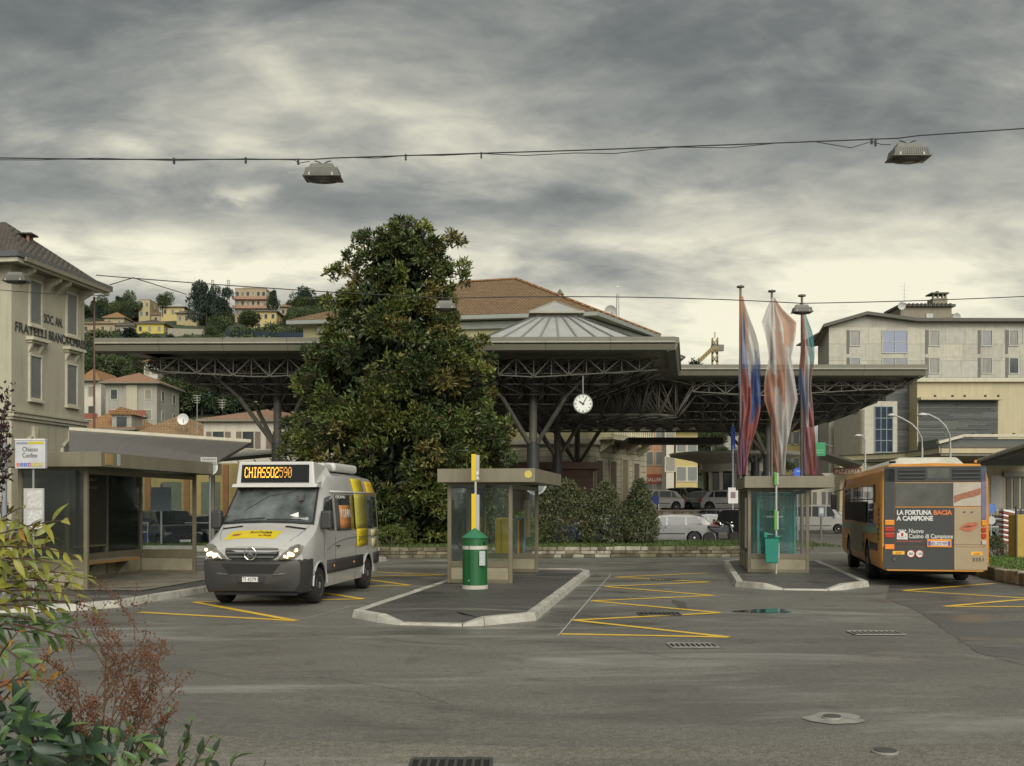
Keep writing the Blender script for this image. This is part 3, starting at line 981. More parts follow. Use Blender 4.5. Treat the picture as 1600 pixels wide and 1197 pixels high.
# ---- minibus
VAN_A = R(6.7)
VAN = thing('minibus', 'silver white minibus with yellow stripes and lit headlights', 'minibus', (-4.80, 19.42, 0.006), -VAN_A)
VP = mat('silver white van paint', (0.44, 0.44, 0.43), 0.30, var=0.03, coat=0.6, dirt=0.12)
VP2 = mat('van light fairing', (0.55, 0.55, 0.53), 0.35, var=0.04)
dk = WELL
S = lambda y, *p: (y, list(p))
vst = [
    S(0.06, (0, .34), (.70, .34), (.80, .50), (.83, .70), (.83, .86), (.80, .98), (.66, 1.06), (.3, 1.12), (0, 1.13)),
    S(0.14, (0, .30), (.84, .30), (.915, .50), (.93, .72), (.93, .93), (.90, 1.05), (.74, 1.16), (.35, 1.22), (0, 1.235)),
    S(0.35, (0, .28), (.92, .28), (.975, .50), (.985, .78), (.985, 1.03), (.95, 1.17), (.80, 1.28), (.4, 1.33), (0, 1.35)),
    S(0.62, (0, .28), (.95, .28), (.99, .50), (1.0, .85), (.998, 1.12), (.965, 1.28), (.85, 1.39), (.45, 1.44), (0, 1.46)),
    S(0.88, (0, .28), (.96, .28), (.995, .50), (1.0, .90), (.998, 1.20), (.965, 1.40), (.89, 1.49), (.5, 1.54), (0, 1.56)),
    S(1.10, (0, .28), (.96, .28), (.995, .50), (1.0, .90), (.998, 1.25), (.95, 1.58), (.87, 1.68), (.5, 1.73), (0, 1.75)),
    S(1.48, (0, .28), (.96, .28), (.995, .50), (1.0, .90), (.998, 1.28), (.92, 1.96), (.83, 2.10), (.5, 2.16), (0, 2.18)),
    S(1.95, (0, .28), (.96, .28), (.995, .50), (1.0, .90), (.998, 1.28), (.925, 2.14), (.84, 2.46), (.5, 2.56), (0, 2.58)),
    S(3.6, (0, .28), (.96, .28), (.995, .50), (1.0, .90), (.998, 1.28), (.93, 2.16), (.84, 2.50), (.5, 2.60), (0, 2.62)),
    S(5.30, (0, .28), (.96, .28), (.995, .50), (1.0, .90), (.998, 1.28), (.93, 2.16), (.84, 2.48), (.5, 2.58), (0, 2.60)),
    S(5.72, (0, .30), (.94, .30), (.97, .50), (.98, .90), (.975, 1.28), (.91, 2.14), (.80, 2.40), (.5, 2.50), (0, 2.52)),
    S(5.88, (0, .34), (.88, .34), (.92, .50), (.93, .90), (.92, 1.28), (.86, 2.10), (.74, 2.30), (.5, 2.38), (0, 2.40)),
]
body('body', vst, VP, VAN, [(1.0, .36), (4.66, .36)], .42, dk)
for y in (1.0, 4.66):
    for s in (-1, 1): wheel(VAN, s * .875, y, .345, .235, s)
# wheel arch lips
for y in (1.0, 4.66):
    mb = MB()
    pts = [(1.004, y + .44 * math.cos(t), .36 + .44 * math.sin(t)) for t in [math.pi * k / 14 for k in range(0, 15)]]
    mb.tube(pts, .018, 6)
    mb.build('arch_lip', VP, VAN, smooth=60)


def vx(y, z):
    """half width of the van's side at (y, z)"""
    for i in range(len(vst) - 1):
        y0, a = vst[i]; y1, b = vst[i + 1]
        if y0 <= y <= y1:
            u = (y - y0) / (y1 - y0)
            pr = [(p[0] * (1 - u) + q[0] * u, p[1] * (1 - u) + q[1] * u) for p, q in zip(a, b)]
            for j in range(1, 7):
                if pr[j][1] <= z <= pr[j + 1][1]:
                    k = (z - pr[j][1]) / (pr[j + 1][1] - pr[j][1] + 1e-9)
                    return pr[j][0] * (1 - k) + pr[j + 1][0] * k
    return 1.0


def side_panel(name, m, poly, off=.006, th=.006, nz=8, side=1, parent=VAN):
    """a sheet that follows the van's side; poly: (y, z0, z1) columns"""
    mb = MB(); nv = len(poly)
    vs = []
    for y, z0, z1 in poly:
        for k in range(nz + 1):
            z = z0 + (z1 - z0) * k / nz
            vs.append((side * (vx(y, z) + off), y, z))
    fs = []
    for i in range(nv - 1):
        for k in range(nz):
            a = i * (nz + 1) + k
            q = (a, a + nz + 1, a + nz + 2, a + 1)
            fs.append(q if side > 0 else q[::-1])
    mb.add(vs, fs)
    o = mb.build(name, m, parent, smooth=40)
    md = o.modifiers.new('solid', 'SOLIDIFY'); md.thickness = th; md.offset = 1
    return o


# lower grey side band, door window, side windows, yellow strips
for s in (1, -1):
    side_panel('side_band', PLAST, [(y, .54, .80) for y in (1.46, 2.2, 3.2, 4.18)], .008, .012, 3, s)
    side_panel('side_band', PLAST, [(y, .54, .80) for y in (5.12, 5.4, 5.7)], .008, .012, 3, s)
    side_panel('door_window', BGLASS, [(1.30, 1.44, 1.62), (1.42, 1.42, 1.85), (1.55, 1.40, 2.02), (1.75, 1.38, 2.06), (1.98, 1.38, 2.06)], .006, .006, 6, s)
    side_panel('side_window', BGLASS, [(y, 1.36, 2.10) for y in (2.16, 2.6, 3.2, 3.62)], .006, .006, 6, s)
    side_panel('rear_side_window', BGLASS, [(4.62, 1.36, 2.10), (5.1, 1.36, 2.10), (5.55, 1.38, 2.08)], .006, .006, 6, s)
    side_panel('gutter', VP2, [(y, 2.14, 2.175) for y in (1.9, 3, 4, 5.3)], .012, .01, 1, s)
VY = mat('yellow vinyl', (0.60, 0.47, 0.015), 0.4, var=0.05)
VY2 = mat('printed yellow window film', (0.38, 0.34, 0.06), 0.4, var=0.30, scale=11)
VYP = mat('pale yellow vinyl', (0.52, 0.46, 0.24), 0.4)
VO = mat('orange vinyl', (0.62, 0.38, 0.02), 0.4)
side_panel('yellow_strip', VY, [(y, 2.13, 2.46) for y in (3.62, 4.0, 4.50)], .012, .003, 5)
side_panel('film_strip', VY2, [(y, 1.37, 2.13) for y in (3.62, 4.0, 4.60)], .013, .003, 6)
side_panel('yellow_strip', VY, [(3.66, .98, 1.37), (4.0, .98, 1.37), (4.62, 1.0, 1.37)], .012, .003, 5)
side_panel('orange_strip', VO, [(y, 2.12, 2.42) for y in (4.75, 5.0, 5.30, 5.55)], .012, .003, 5)
side_panel('yellow_panel', VYP, [(y, 1.18, 1.33) for y in (4.9, 5.2, 5.5)], .010, .003, 2)
side_panel('yellow_panel', VYP, [(y, .92, 1.12) for y in (4.95, 5.2, 5.45)], .010, .003, 2)
POST = mat('orange reflection poster', (.42, .17, .05), .5, var=.3, scale=4)
side_panel('window_poster', POST, [(y, 1.40, 1.88) for y in (2.42, 2.9, 3.25)], .014, .003, 4)
text('IKUNN', VAN, (.99, 2.50, 1.62), (0, 1, 0), (-.08, 0, 1), .26, mat('poster letters', (.6, .55, .5), .5), .70)
text('autopostale', VAN, (.955, 3.72, 1.62), (0, 1, 0), (-.08, 0, 1), .16, mat('film print', (.12, .11, .03), .5), .72)
text('2000', VAN, (.965, 3.92, 1.50), (0, 1, 0), (-.08, 0, 1), .14, MATS['film print'], .32)
text('posta', VAN, (1.016, 3.80, 1.12), (0, 1, 0), (0, 0, 1), .2, MATS['film print'], .66)
text('LUGANO', VAN, (.958, 2.20, 2.02), (0, 1, 0), (-.08, 0, 1), .09, WHITE, .7)
# panel gaps
for y in (1.28, 2.06, 3.62, 4.66):
    z0 = .30 if y not in (4.66,) else .86
    side_panel('panel_gap', WELL, [(y - .006, z0 if y > 1.5 else .86, 2.12 if y > 1.5 else 1.40), (y + .006, z0 if y > 1.5 else .86, 2.12 if y > 1.5 else 1.42)], .001, .002, 8)
mb = MB()
pts = [(vx(y, z) + .004, y, z) for y, z in ((1.45, 1.0), (1.9, 1.10), (2.5, 1.17), (3.3, 1.20), (4.2, 1.20), (5.0, 1.19), (5.6, 1.17))]
mb.tube(pts, .009, 5).build('moulding_crease', mat('shadow grey', (.14, .14, .14), .5), VAN)
MB().tube([(1.01, 2.12, 1.06), (1.03, 2.16, 1.06), (1.03, 2.30, 1.06), (1.01, 2.34, 1.06)], .014, 6).build('door_handle', PLAST, VAN)
for y in (1.9, 3.4): MB().lathe((1.0, y, .67), [(.03, 0), (.025, .03)], 10, 'X').build('side_marker', ORAL, VAN)

# windscreen
def wsf(u, v):
    x = (u * 2 - 1) * (0.875 - 0.075 * v)
    return (x, .84 + .56 * v + .055 * (abs(u * 2 - 1) ** 2.2), 1.59 + .655 * v - .03 * (abs(u * 2 - 1) ** 2))


o = MB().grid(wsf, 12, 6).build('windscreen', mat('windscreen glass', (0.10, 0.115, 0.115), 0.05, var=.75, scale=1.6, spec=.8), VAN, smooth=60)
md = o.modifiers.new('solid', 'SOLIDIFY'); md.thickness = .02
def frame_f(u, v):
    p = wsf(.5 + (u - .5) * 1.045, -.055 + 1.11 * v); return (p[0], p[1] + .012, p[2])
o = MB().grid(frame_f, 12, 6).build('windscreen_seal', mat('black rubber', (.02, .02, .02), .6), VAN, smooth=60)
md = o.modifiers.new('solid', 'SOLIDIFY'); md.thickness = .012
for a, b in (((.12, .03), (.47, .075)), ((.50, .03), (.88, .06))):
    p, q = wsf(*a), wsf(*b)
    MB().tube([(p[0], p[1] - .02, p[2]), (q[0], q[1] - .02, q[2])], .009, 5).build('wiper', BLACK, VAN)
MB().prism([(.50, 1.22, 2.12), (.62, 1.24, 2.10), (.63, 1.18, 1.98), (.54, 1.16, 1.96)], (0, -.03, 0)).build('mirror_inside', BLACK, VAN)
MB().tube([wsf(.2, .3)[:1] + (wsf(.2, .3)[1] - .012, wsf(.2, .3)[2]), wsf(.45, .72)[:1] + (wsf(.45, .72)[1] - .012, wsf(.45, .72)[2]), wsf(.74, .86)[:1] + (wsf(.74, .86)[1] - .012, wsf(.74, .86)[2])], .005, 4).build('sun_strap', BLACK, VAN)

# destination box
bx = MB()
f0 = [(-.80, 1.30, 2.28), (.80, 1.30, 2.28), (.76, 1.36, 2.74), (-.76, 1.36, 2.74)]
b0 = [(-.84, 2.5, 2.40), (.84, 2.5, 2.40), (.66, 2.5, 2.70), (-.66, 2.5, 2.70)]
t0 = [(-.80, 1.30, 2.28)]
bx.add(f0 + b0, [(0, 1, 2, 3), (1, 5, 6, 2), (5, 4, 7, 6), (4, 0, 3, 7), (3, 2, 6, 7), (4, 5, 1, 0)])
bx.build('destination_box', VP2, VAN, bevel=.03, seg=3)
MB().prism([(-.86, 1.22, 2.235), (.86, 1.22, 2.235), (.86, 1.30, 2.30), (-.86, 1.30, 2.30)], (0, .3, 0)).build('box_ledge', VP2, VAN, bevel=.01)
sn = Vector((0, -.46, .06)).normalized()
def scr(x, v): return Vector((x, 1.30 + .06 * v, 2.28 + .46 * v)) + sn * .006
mb = MB(); mb.prism([scr(-.69, .10), scr(.69, .10), scr(.68, .86), scr(-.68, .86)], sn * .012)
mb.build('display', mat('display glass black', (.012, .015, .016), .12), VAN)
LED = mat('amber led', (.9, .45, .05), .4, emis=(1.0, .42, .04), estr=1.5)
LED2 = mat('dim amber led', (.5, .25, .03), .4, emis=(1.0, .45, .08), estr=.45)
mb, mb2 = MB(), MB()
FONT5 = {'C': '01110 10001 10000 10000 10000 10001 01110', 'H': '10001 10001 10001 11111 10001 10001 10001', 'I': '01110 00100 00100 00100 00100 00100 01110',
         'A': '01110 10001 10001 11111 10001 10001 10001', 'S': '01111 10000 10000 01110 00001 00001 11110', 'O': '01110 10001 10001 10001 10001 10001 01110',
         '5': '11111 10000 11110 00001 00001 10001 01110', '9': '01110 10001 10001 01111 00001 00010 01100', '0': '01110 10001 10011 10101 11001 10001 01110',
         '2': '01110 10001 00001 00110 01000 10000 11111', ' ': '00000 00000 00000 00000 00000 00000 00000'}
x = -.62; pit = .0155
for ci, ch in enumerate('CHIASSO2590'):
    rows = FONT5[ch].split()
    tgt = mb if ci < 8 else mb2
    for r_, row in enumerate(rows):
        for c_, bit in enumerate(row):
            if bit == '1':
                q = scr(x + c_ * pit, .70 - r_ * .066) + sn * .014
                tgt.par(q, (pit * .86, 0, 0), Vector((0, .06, .46)).normalized() * .024, sn * .002)
    x += .088
mb.build('led_text', LED, VAN); mb2.build('led_text', LED2, VAN)
# roof air conditioner
MB().box(-.55, .62, 2.55, 3.15, 2.60, 2.76).build('roof_unit', VP2, VAN, bevel=.06, seg=3)
MB().box(-.62, .66, 3.2, 5.0, 2.60, 2.79).build('roof_unit', VP2, VAN, bevel=.07, seg=3)
MB().tube([(-.1, 2.0, 2.6), (-.12, 2.1, 2.9)], .012, 6).build('aerial', BLACK, VAN)

# bumper
bst = [S(-.02, (0, .44), (.60, .44), (.70, .54), (.72, .70), (.70, .80), (.66, .84), (0, .84)),
       S(.06, (0, .30), (.80, .30), (.90, .45), (.92, .72), (.90, .84), (.86, .88), (0, .88)),
       S(.20, (0, .26), (.90, .26), (.965, .42), (.985, .72), (.975, .86), (.94, .90), (0, .90)),
       S(.45, (0, .26), (.94, .26), (.99, .42), (1.008, .72), (1.004, .87), (.98, .90), (0, .90)),
       S(.56, (0, .26), (.94, .26), (.99, .42), (1.008, .72), (1.004, .87), (.98, .90), (0, .90))]
body('front_bumper', bst, PLAST, VAN)
BDK = mat('bumper intake black', (.012, .012, .012), .6)
MB().prism([(-.56, -.03, .80), (.56, -.03, .80), (.42, -.03, .63), (-.42, -.03, .63)], (0, .03, 0)).build('intake', BDK, VAN)
for s in (-1, 1):
    MB().tube([(s * .44, -.035, .60), (s * .62, -.01, .62), (s * .78, .03, .67), (s * .88, .09, .74)], [.012, .02, .02, .008], 6).build('crease_highlight', mat('bumper highlight', (.11, .11, .105), .35), VAN, smooth=60)  # paler tubes paint a highlight along the bumper's crease
MB().box(-.26, .26, -.045, -.02, .455, .585).build('plate_holder', BLACK, VAN, bevel=.01)
MB().box(-.15, .15, -.05, -.0455, .475, .565).build('number_plate', WHITE, VAN)
text('TI 43791', VAN, (-.14, -.0515, .487), (1, 0, 0), (0, 0, 1), .1, BLACK, .28)
MB().box(-.80, .80, .22, .5, .21, .262).build('valance', BLACK, VAN)
# grille
gp = [(-.53, 1.10), (-.50, .96), (-.42, .885), (-.2, .845), (.2, .845), (.42, .885), (.50, .96), (.53, 1.10), (.3, 1.135), (-.3, 1.135)]
def gy(z): return .03 - .0 + max(0, (z - .95)) * .30
MB().prism([(x * 1.07, gy(z) + .012, z * 1.0 + (z - .99) * .10) for x, z in gp], (0, .05, 0)).build('grille_surround', mat('polished trim', (.55, .55, .54), .2, metal=.5), VAN, bevel=.008)
MB().prism([(x, gy(z), z) for x, z in gp], (0, .04, 0)).build('grille', BDK, VAN)
GS = mat('grille slat grey', (.13, .14, .14), .35, metal=.3)
for z, hw in ((1.075, .50), (1.0, .48), (.925, .43)):
    MB().box(-hw, hw, gy(z) - .025, gy(z) + .01, z - .016, z + .016).build('grille_slat', GS, VAN, bevel=.006)
mb = MB()
cz, cy, rr_ = .99, -.045, .112
mb.tube([(rr_ * math.cos(t), cy, cz + rr_ * math.sin(t)) for t in [2 * math.pi * k / 32 for k in range(33)]], .010, 6, caps=False)
for a in (90, 210, 330):
    mb.prism([(-.012 * math.sin(R(a)), cy - .006, cz + .012 * math.cos(R(a))), (.11 * math.cos(R(a)), cy, cz + .11 * math.sin(R(a))),
              (.012 * math.sin(R(a)), cy - .006, cz - .012 * math.cos(R(a))), (-.01 * math.cos(R(a)), cy - .006, cz - .01 * math.sin(R(a)))], (0, .012, 0))
mb.build('star_emblem', CHROME, VAN, smooth=40)
# bonnet items
def hood(x, y):
    """height of the bonnet surface"""
    for i in range(len(vst) - 1):
        y0, a = vst[i]; y1, b = vst[i + 1]
        if y0 <= y <= y1:
            u = (y - y0) / (y1 - y0)
            pr = [(p[0] * (1 - u) + q[0] * u, p[1] * (1 - u) + q[1] * u) for p, q in zip(a, b)]
            for j in range(5, 8):
                if pr[j][0] >= abs(x) >= pr[j + 1][0]:
                    k = (pr[j][0] - abs(x)) / (pr[j][0] - pr[j + 1][0])
                    return pr[j][1] * (1 - k) + pr[j + 1][1] * k
    return 1.4


def hood_sheet(name, m, x0, x1, y0, y1, sk=0.0, off=.005, n=12):
    o = MB().grid(lambda u, v: ((lambda x, y: (x, y, hood(x, y) + off))(x0 + (x1 - x0) * u + sk * v, y0 + (y1 - y0) * v)), n, 4).build(name, m, VAN, smooth=40)
    return o


hood_sheet('bonnet_sticker', VY, -.60, .38, .20, .50, .05)
def htxt(body_, x, y, size, m, width):
    z = hood(x, y) + .012
    z2 = hood(x, y + .1) + .012
    text(body_, VAN, (x, y, z), (1, 0, 0), (0, .1, z2 - z), size, m, width)
htxt('AutoPostale', -.16, .36, .14, BLACK, .42)
htxt('La Posta', .04, .26, .10, mat('brown print', (.25, .12, .02), .5), .24)
hood_sheet('sticker_logo', mat('red brown logo', (.30, .08, .05), .5), -.50, -.35, .30, .36, .04, .009, 4)
for s in (-1, 1):
    hood_sheet('bonnet_vent', BDK, s * .62 - .20, s * .62 + .20, .66, .73, 0, .008, 6)
    mb = MB()
    pts = [(s * x, y, hood(s * x, y) + .003) for x, y in ((.60, .10), (.68, .25), (.76, .42), (.80, .60), (.845, .84))]
    mb.tube(pts, .006, 5).build('bonnet_seam', MATS['shadow grey'], VAN)
# headlights: slanted lens wrapping the corner
hl = [(.53, .045, .885), (.80, .07, .905), (.905, .13, 1.0), (.935, .20, 1.13), (.86, .16, 1.165), (.74, .11, 1.12), (.62, .06, 1.0)]
for s in (-1, 1):
    def q(p, k=0.0): return (s * (p[0] + k), p[1] - .03 - k * 1.0, p[2])
    ctr = Vector((s * .76, .03, 1.02))
    h = MB()
    vs = [q(p, .02) for p in hl] + [q(p, -.05) for p in hl] + [tuple(ctr + Vector((s * .03, -.055, 0)))]
    n = len(hl)
    fs = [(i, (i + 1) % n, 2 * n) for i in range(n)] + [(i, i + n, (i + 1) % n + n, (i + 1) % n) for i in range(n)] + [tuple(range(2 * n - 1, n - 1, -1))]
    h.add(vs, fs)
    o = h.build('headlight', mat('headlamp glass', (.28, .27, .24), .12, var=.5, scale=18, metal=.6), VAN)
    for (x, y, z, r_) in ((.66, -.015, .945, .026), (.745, -.008, .985, .042), (.80, .0, .975, .036), (.862, .045, 1.06, .030), (.70, .0, .925, .02)):
        MB().lathe((s * x, y - .045, z), [(r_, 0), (r_ * .7, -.014), (.001, -.02)], 14, 'Y').build('bulb', HLIT, o, smooth=60)
# door mirrors
for s in (-1, 1):
    m_ = MB().box(s * 1.10 - .11, s * 1.10 + .11, 1.03, 1.17, 1.42, 1.78).build('side_mirror', PLAST, VAN, bevel=.045, seg=3)
    MB().tube([(s * .97, 1.18, 1.46), (s * 1.05, 1.12, 1.50)], .035, 8).build('mirror_arm', PLAST, m_)
    MB().box(s * 1.10 - .09, s * 1.10 + .09, 1.171, 1.176, 1.46, 1.75).build('mirror_glass', CHROME, m_)
# driver seen through the glass is not legible; a sun visor and papers on the dashboard are
MB().prism([(.34, .93, 1.66), (.60, .935, 1.655), (.58, .99, 1.75)], (0, -.008, 0)).build('paper', WHITE, VAN)

# ---- orange bus
BUS_A = R(12.3)
BUS = thing('city_bus', 'orange city bus seen from behind with a casino advert', 'city bus', (8.57 + 1.2 * math.cos(BUS_A), 24.6 - 1.2 * math.sin(BUS_A), 0.006), -BUS_A)
BO = mat('orange bus paint', (0.54, 0.235, 0.035), 0.45, var=0.10, coat=.15, dirt=0.35)
BG = mat('dark grey wrap', (0.036, 0.040, 0.042), 0.5, var=0.08, dirt=0.2)
BSK = mat('flesh tone wrap', (0.34, 0.265, 0.165), 0.42, var=0.12, scale=1.2)
BLU = mat('violet blue wrap', (0.13, 0.14, 0.24), 0.4, var=0.2)
W = 1.2
ust = []
for y, k in ((0.0, .955), (.05, .985), (.14, 1), (.6, 1), (2, 1), (5, 1), (9.2, 1), (9.8, .98), (10, .93)):
    zt = 2.86 if y > .05 else 2.80
    ust.append(S(y, (0, .36), (W * k - .12, .36), (W * k - .04, .42), (W * k, .60), (W * k, 1.5), (W * k - .02, 2.45), (W * k - .07, 2.68), (W * k - .20, zt - .03), (0, zt)))
body('body', ust, BO, BUS, [(2.6, .48), (7.4, .48)], .56, dk)
for y in (2.6, 7.4):
    for s in (-1, 1): wheel(BUS, s * 1.05, y, .46, .28, s)
MB().box(-1.0, 1.0, .5, 9.5, .26, .358).build('chassis', WELL, BUS)
# roof fairing and beacon
MB().prism([(-.85, 1.0, 2.86), (.85, 1.0, 2.86), (.70, 1.2, 3.04), (-.62, 1.2, 3.04)], (0, 6.0, 0)).build('roof_unit', mat('cream roof unit', (.55, .54, .46), .45, dirt=.4), BUS, bevel=.05, seg=3)
MB().box(-.95, -.80, .3, .42, 2.87, 2.92).build('roof_lamp', WELL, BUS, bevel=.02)
MB().lathe((.95, .35, 2.87), [(.03, 0), (.03, .06)], 8).build('roof_lamp', ORAL, BUS)
# rear face panels, at y just behind 0 (towards the camera)
def rp(name, m, x0, x1, z0, z1, y=-.004, th=.012, bv=0, parent=BUS): return MB().box(x0, x1, y - th, y, z0, z1).build(name, m, parent, bevel=bv)
rp('rear_bonnet', BG, -.86, .42, .98, 1.83, bv=.006)
rp('rear_bonnet', BSK, .421, 1.0, .98, 1.83, bv=.006)
rp('corner_trim', BG, -1.11, -.87, .98, 2.74, bv=.01)
rp('corner_trim', BLU, 1.005, 1.11, 1.55, 2.74, bv=.01)
rp('rear_bumper', BG, -1.13, .42, .40, .92, bv=.02)
rp('rear_bumper', BSK, .421, 1.13, .40, .92, bv=.02)
rp('bumper_strip', BG, -1.10, .42, .93, .975)
rp('bumper_strip', BSK, .421, 1.10, .93, .975)
rp('top_panel', BG, -1.10, 1.10, 2.42, 2.78, bv=.01)
rp('rear_window', mat('dusty rear glass', (.10, .105, .095), .10, var=.25, scale=2), -.86, .40, 1.86, 2.40, bv=.01)
rp('advert_film', mat('advert film pale', (.42, .38, .32), .3, var=.15), .401, 1.0, 1.86, 2.40, bv=.01)
# hair swoosh, nose, lips on the advert
mb = MB(); mb.prism([(.42, -.02, 1.93), (.60, -.02, 2.03), (.86, -.02, 2.08), (.99, -.02, 2.14), (.99, -.02, 2.28), (.80, -.02, 2.22), (.60, -.02, 2.16), (.42, -.02, 2.10)], (0, -.003, 0))
mb.build('advert_hair', mat('auburn print', (.30, .12, .06), .4, var=.35, scale=9, stretch=(1, 1, 6)), BUS)
lips = MB().prism([(.53, -.02, 1.35), (.62, -.02, 1.44), (.72, -.02, 1.49), (.78, -.02, 1.475), (.86, -.02, 1.50), (.95, -.02, 1.47), (.90, -.02, 1.37), (.78, -.02, 1.28), (.64, -.02, 1.28)], (0, -.003, 0)).build('advert_lips', mat('coral print', (.42, .13, .07), .35, var=.2, scale=8), BUS)
MB().prism([(.60, -.0235, 1.37), (.72, -.0235, 1.42), (.80, -.0235, 1.41), (.90, -.0235, 1.44), (.80, -.0235, 1.385), (.70, -.0235, 1.375)], (0, -.002, 0)).build('lip_line', mat('dark coral', (.16, .03, .02), .4), BUS)
for x in (.60, .76): MB().prism([(x, -.02, 1.72), (x + .05, -.02, 1.75), (x + .07, -.02, 1.72), (x + .03, -.02, 1.70)], (0, -.003, 0)).build('advert_nostril', mat('nostril print', (.10, .06, .06), .5), BUS)
# vents and display
VENTM = mat('vent black', (.010, .010, .010), .7)
for x0, x1 in ((-.80, -.20), (.38, .98)):
    rp('vent', VENTM, x0, x1, 2.47, 2.735, y=-.017, th=.004)
    for z in (2.52, 2.61, 2.70): rp('vent_slat', BG, x0, x1, z - .018, z + .018, y=-.02, th=.014)
rp('display', mat('rear display', (.10, .11, .10), .15, var=.2), -.16, .32, 2.50, 2.73, y=-.017, th=.006)
# lamps
for s, xs in ((-1, (-1.09, -.885)), (1, (1.01, 1.105))):
    for k_, (z0, z1, m) in enumerate(((1.42, 1.54, ORAL), (1.27, 1.38, REDL), (1.13, 1.24, REDL))):
        rp('lamp', m, xs[0], xs[1], z0, z1, y=-.017, th=.02, bv=.008)
rp('lamp', mat('bright amber lamp', (.85, .25, .03), .25), -1.09, -.885, .86, .975, y=-.017, th=.02, bv=.008)
rp('lamp', GREYS, 1.01, 1.105, .98, 1.08, y=-.017, th=.02, bv=.008)
# lettering
WT = mat('white print', (.62, .62, .60), .5)
text('LA FORTUNA', BUS, (-.83, -.022, 1.665), (1, 0, 0), (0, 0, 1), .145, WT, .76, bold=.006)
text('BACIA', BUS, (-.03, -.022, 1.665), (1, 0, 0), (0, 0, 1), .145, mat('orange print', (.62, .17, .05), .5), .40, bold=.006)
text('A CAMPIONE', BUS, (-.83, -.022, 1.53), (1, 0, 0), (0, 0, 1), .145, WT, .80, bold=.006)
text('Nuovo', BUS, (-.57, -.022, 1.24), (1, 0, 0), (0, 0, 1), .14, WT, .32, bold=.002)
text('Casino di Campione', BUS, (-.57, -.022, 1.12), (1, 0, 0), (0, 0, 1), .14, WT, .96, bold=.002)
text('`', BUS, (-.22, -.022, 1.13), (1, 0, 0), (0, 0, 1), .12, WT, name='accent')
mb = MB()
mb.lathe((-.71, -.022, 1.20), [(.085, 0), (.085, -.003)], 16, 'Y')
for k in range(5): mb.prism([(-.80 + k * .036, -.022, 1.28), (-.765 + k * .036, -.022, 1.28), (-.782 + k * .036, -.022, 1.33)], (0, -.003, 0))
mb.box(-.83, -.59, -.025, -.022, 1.09, 1.14); mb.box(-.825, -.795, -.025, -.022, 1.14, 1.24); mb.box(-.625, -.595, -.025, -.022, 1.14, 1.24)
mb.build('crest', WT, BUS)
MB().prism([(-.735, -.027, 1.24), (-.685, -.027, 1.24), (-.685, -.027, 1.18), (-.71, -.027, 1.15), (-.735, -.027, 1.18)], (0, -.002, 0)).build('crest_shield', REDL, BUS)
rp('red_line', mat('red print', (.45, .06, .03), .5), -.83, -.28, 1.04, 1.055, y=-.017, th=.004)
rp('plate_frame', ORAL, -.17, .36, .915, 1.10, y=-.02, th=.02, bv=.006)
rp('number_plate', mat('plate white', (.55, .56, .62), .4), -.14, .33, .955, 1.055, y=-.041, th=.004)
rp('plate_band', mat('plate blue', (.06, .08, .40), .4), -.14, -.09, .955, 1.055, y=-.0455, th=.002)
rp('plate_band', MATS['plate blue'], .28, .33, .955, 1.055, y=-.0455, th=.002)
text('BX 270 WF', BUS, (-.08, -.047, .972), (1, 0, 0), (0, 0, 1), .095, BLACK, .34)
for x in (-.52, -.33):
    o = MB().lathe((x, -.018, .76), [(.088, 0), (.088, -.006)], 24, 'Y').build('speed_disc', WHITE, BUS)
    MB().tube([(x + .082 * math.cos(2 * math.pi * k / 24), -.026, .76 + .082 * math.sin(2 * math.pi * k / 24)) for k in range(25)], .008, 5, caps=False).build('disc_rim', mat('red rim', (.5, .08, .05), .5), o)
    text('80' if x < -.4 else '100', BUS, (x - (.045 if x < -.4 else .058), -.026, .728), (1, 0, 0), (0, 0, 1), .09, BLACK, .09 if x < -.4 else .115)
for x0, x1 in ((-.92, -.66), (.78, 1.02)):
    rp('sticker', mat('amber sticker', (.75, .42, .03), .5), x0, x1, .74, .82, y=-.017, th=.004)
    text('AGIP', BUS, (x0 + .06, -.022, .755), (1, 0, 0), (0, 0, 1), .06, REDL, .14)
text('3351', BUS, (.80, -.022, .60), (1, 0, 0), (0, 0, 1), .12, BLACK, .24)
MB().lathe((-.88, -.018, .63), [(.05, 0), (.04, -.02), (.02, -.02)], 14, 'Y').build('tow_eye', IRON, BUS)
# left side details (x = -W)
def lp(name, m, y0, y1, z0, z1, off=.004, th=.012, bv=0):
    xx = -W - (0 if z1 < 2.0 else -.012)
    return MB().box(xx - off - th, xx - off, y0, y1, z0, z1).build(name, m, BUS, bevel=bv)
for y0, y1 in ((1.25, 2.35), (2.45, 3.55), (3.65, 4.75), (4.85, 5.9), (6.0, 7.1), (7.2, 8.5)):
    w_ = lp('side_window', BGLASS, y0, y1, 1.42, 2.38, bv=.01)
    MB().box(-W - .022, -W - .016, y0, y1, 2.02, 2.05).build('window_bar', BLACK, w_)
for y in (.95, 1.2, 2.4, 3.6): lp('window_post', BLACK, y - .02, y + .02, 1.95, 2.40, .008)
lp('side_display', VENTM, 2.6, 8.4, 1.45, 1.98, .018, .004)
lp('green_band', mat('green band', (.18, .30, .17), .4), .42, 8.9, 1.20, 1.36)
lp('blue_panel', mat('blue side panel', (.12, .16, .33), .4), .9, 2.2, 1.36, 1.44, .006)
lp('grey_band', BG, .42, 1.98, .80, .98)
lp('grey_band', BG, 3.22, 6.78, .80, .90)
lp('advert_panel', mat('side advert', (.30, .27, .18), .5, var=.4, scale=3), 3.5, 6.6, .66, 1.34, .018, .006)
for k in range(7): lp('side_vent', BLACK, .12, .34, 1.06 + .115 * k, 1.12 + .115 * k, .002, .006)
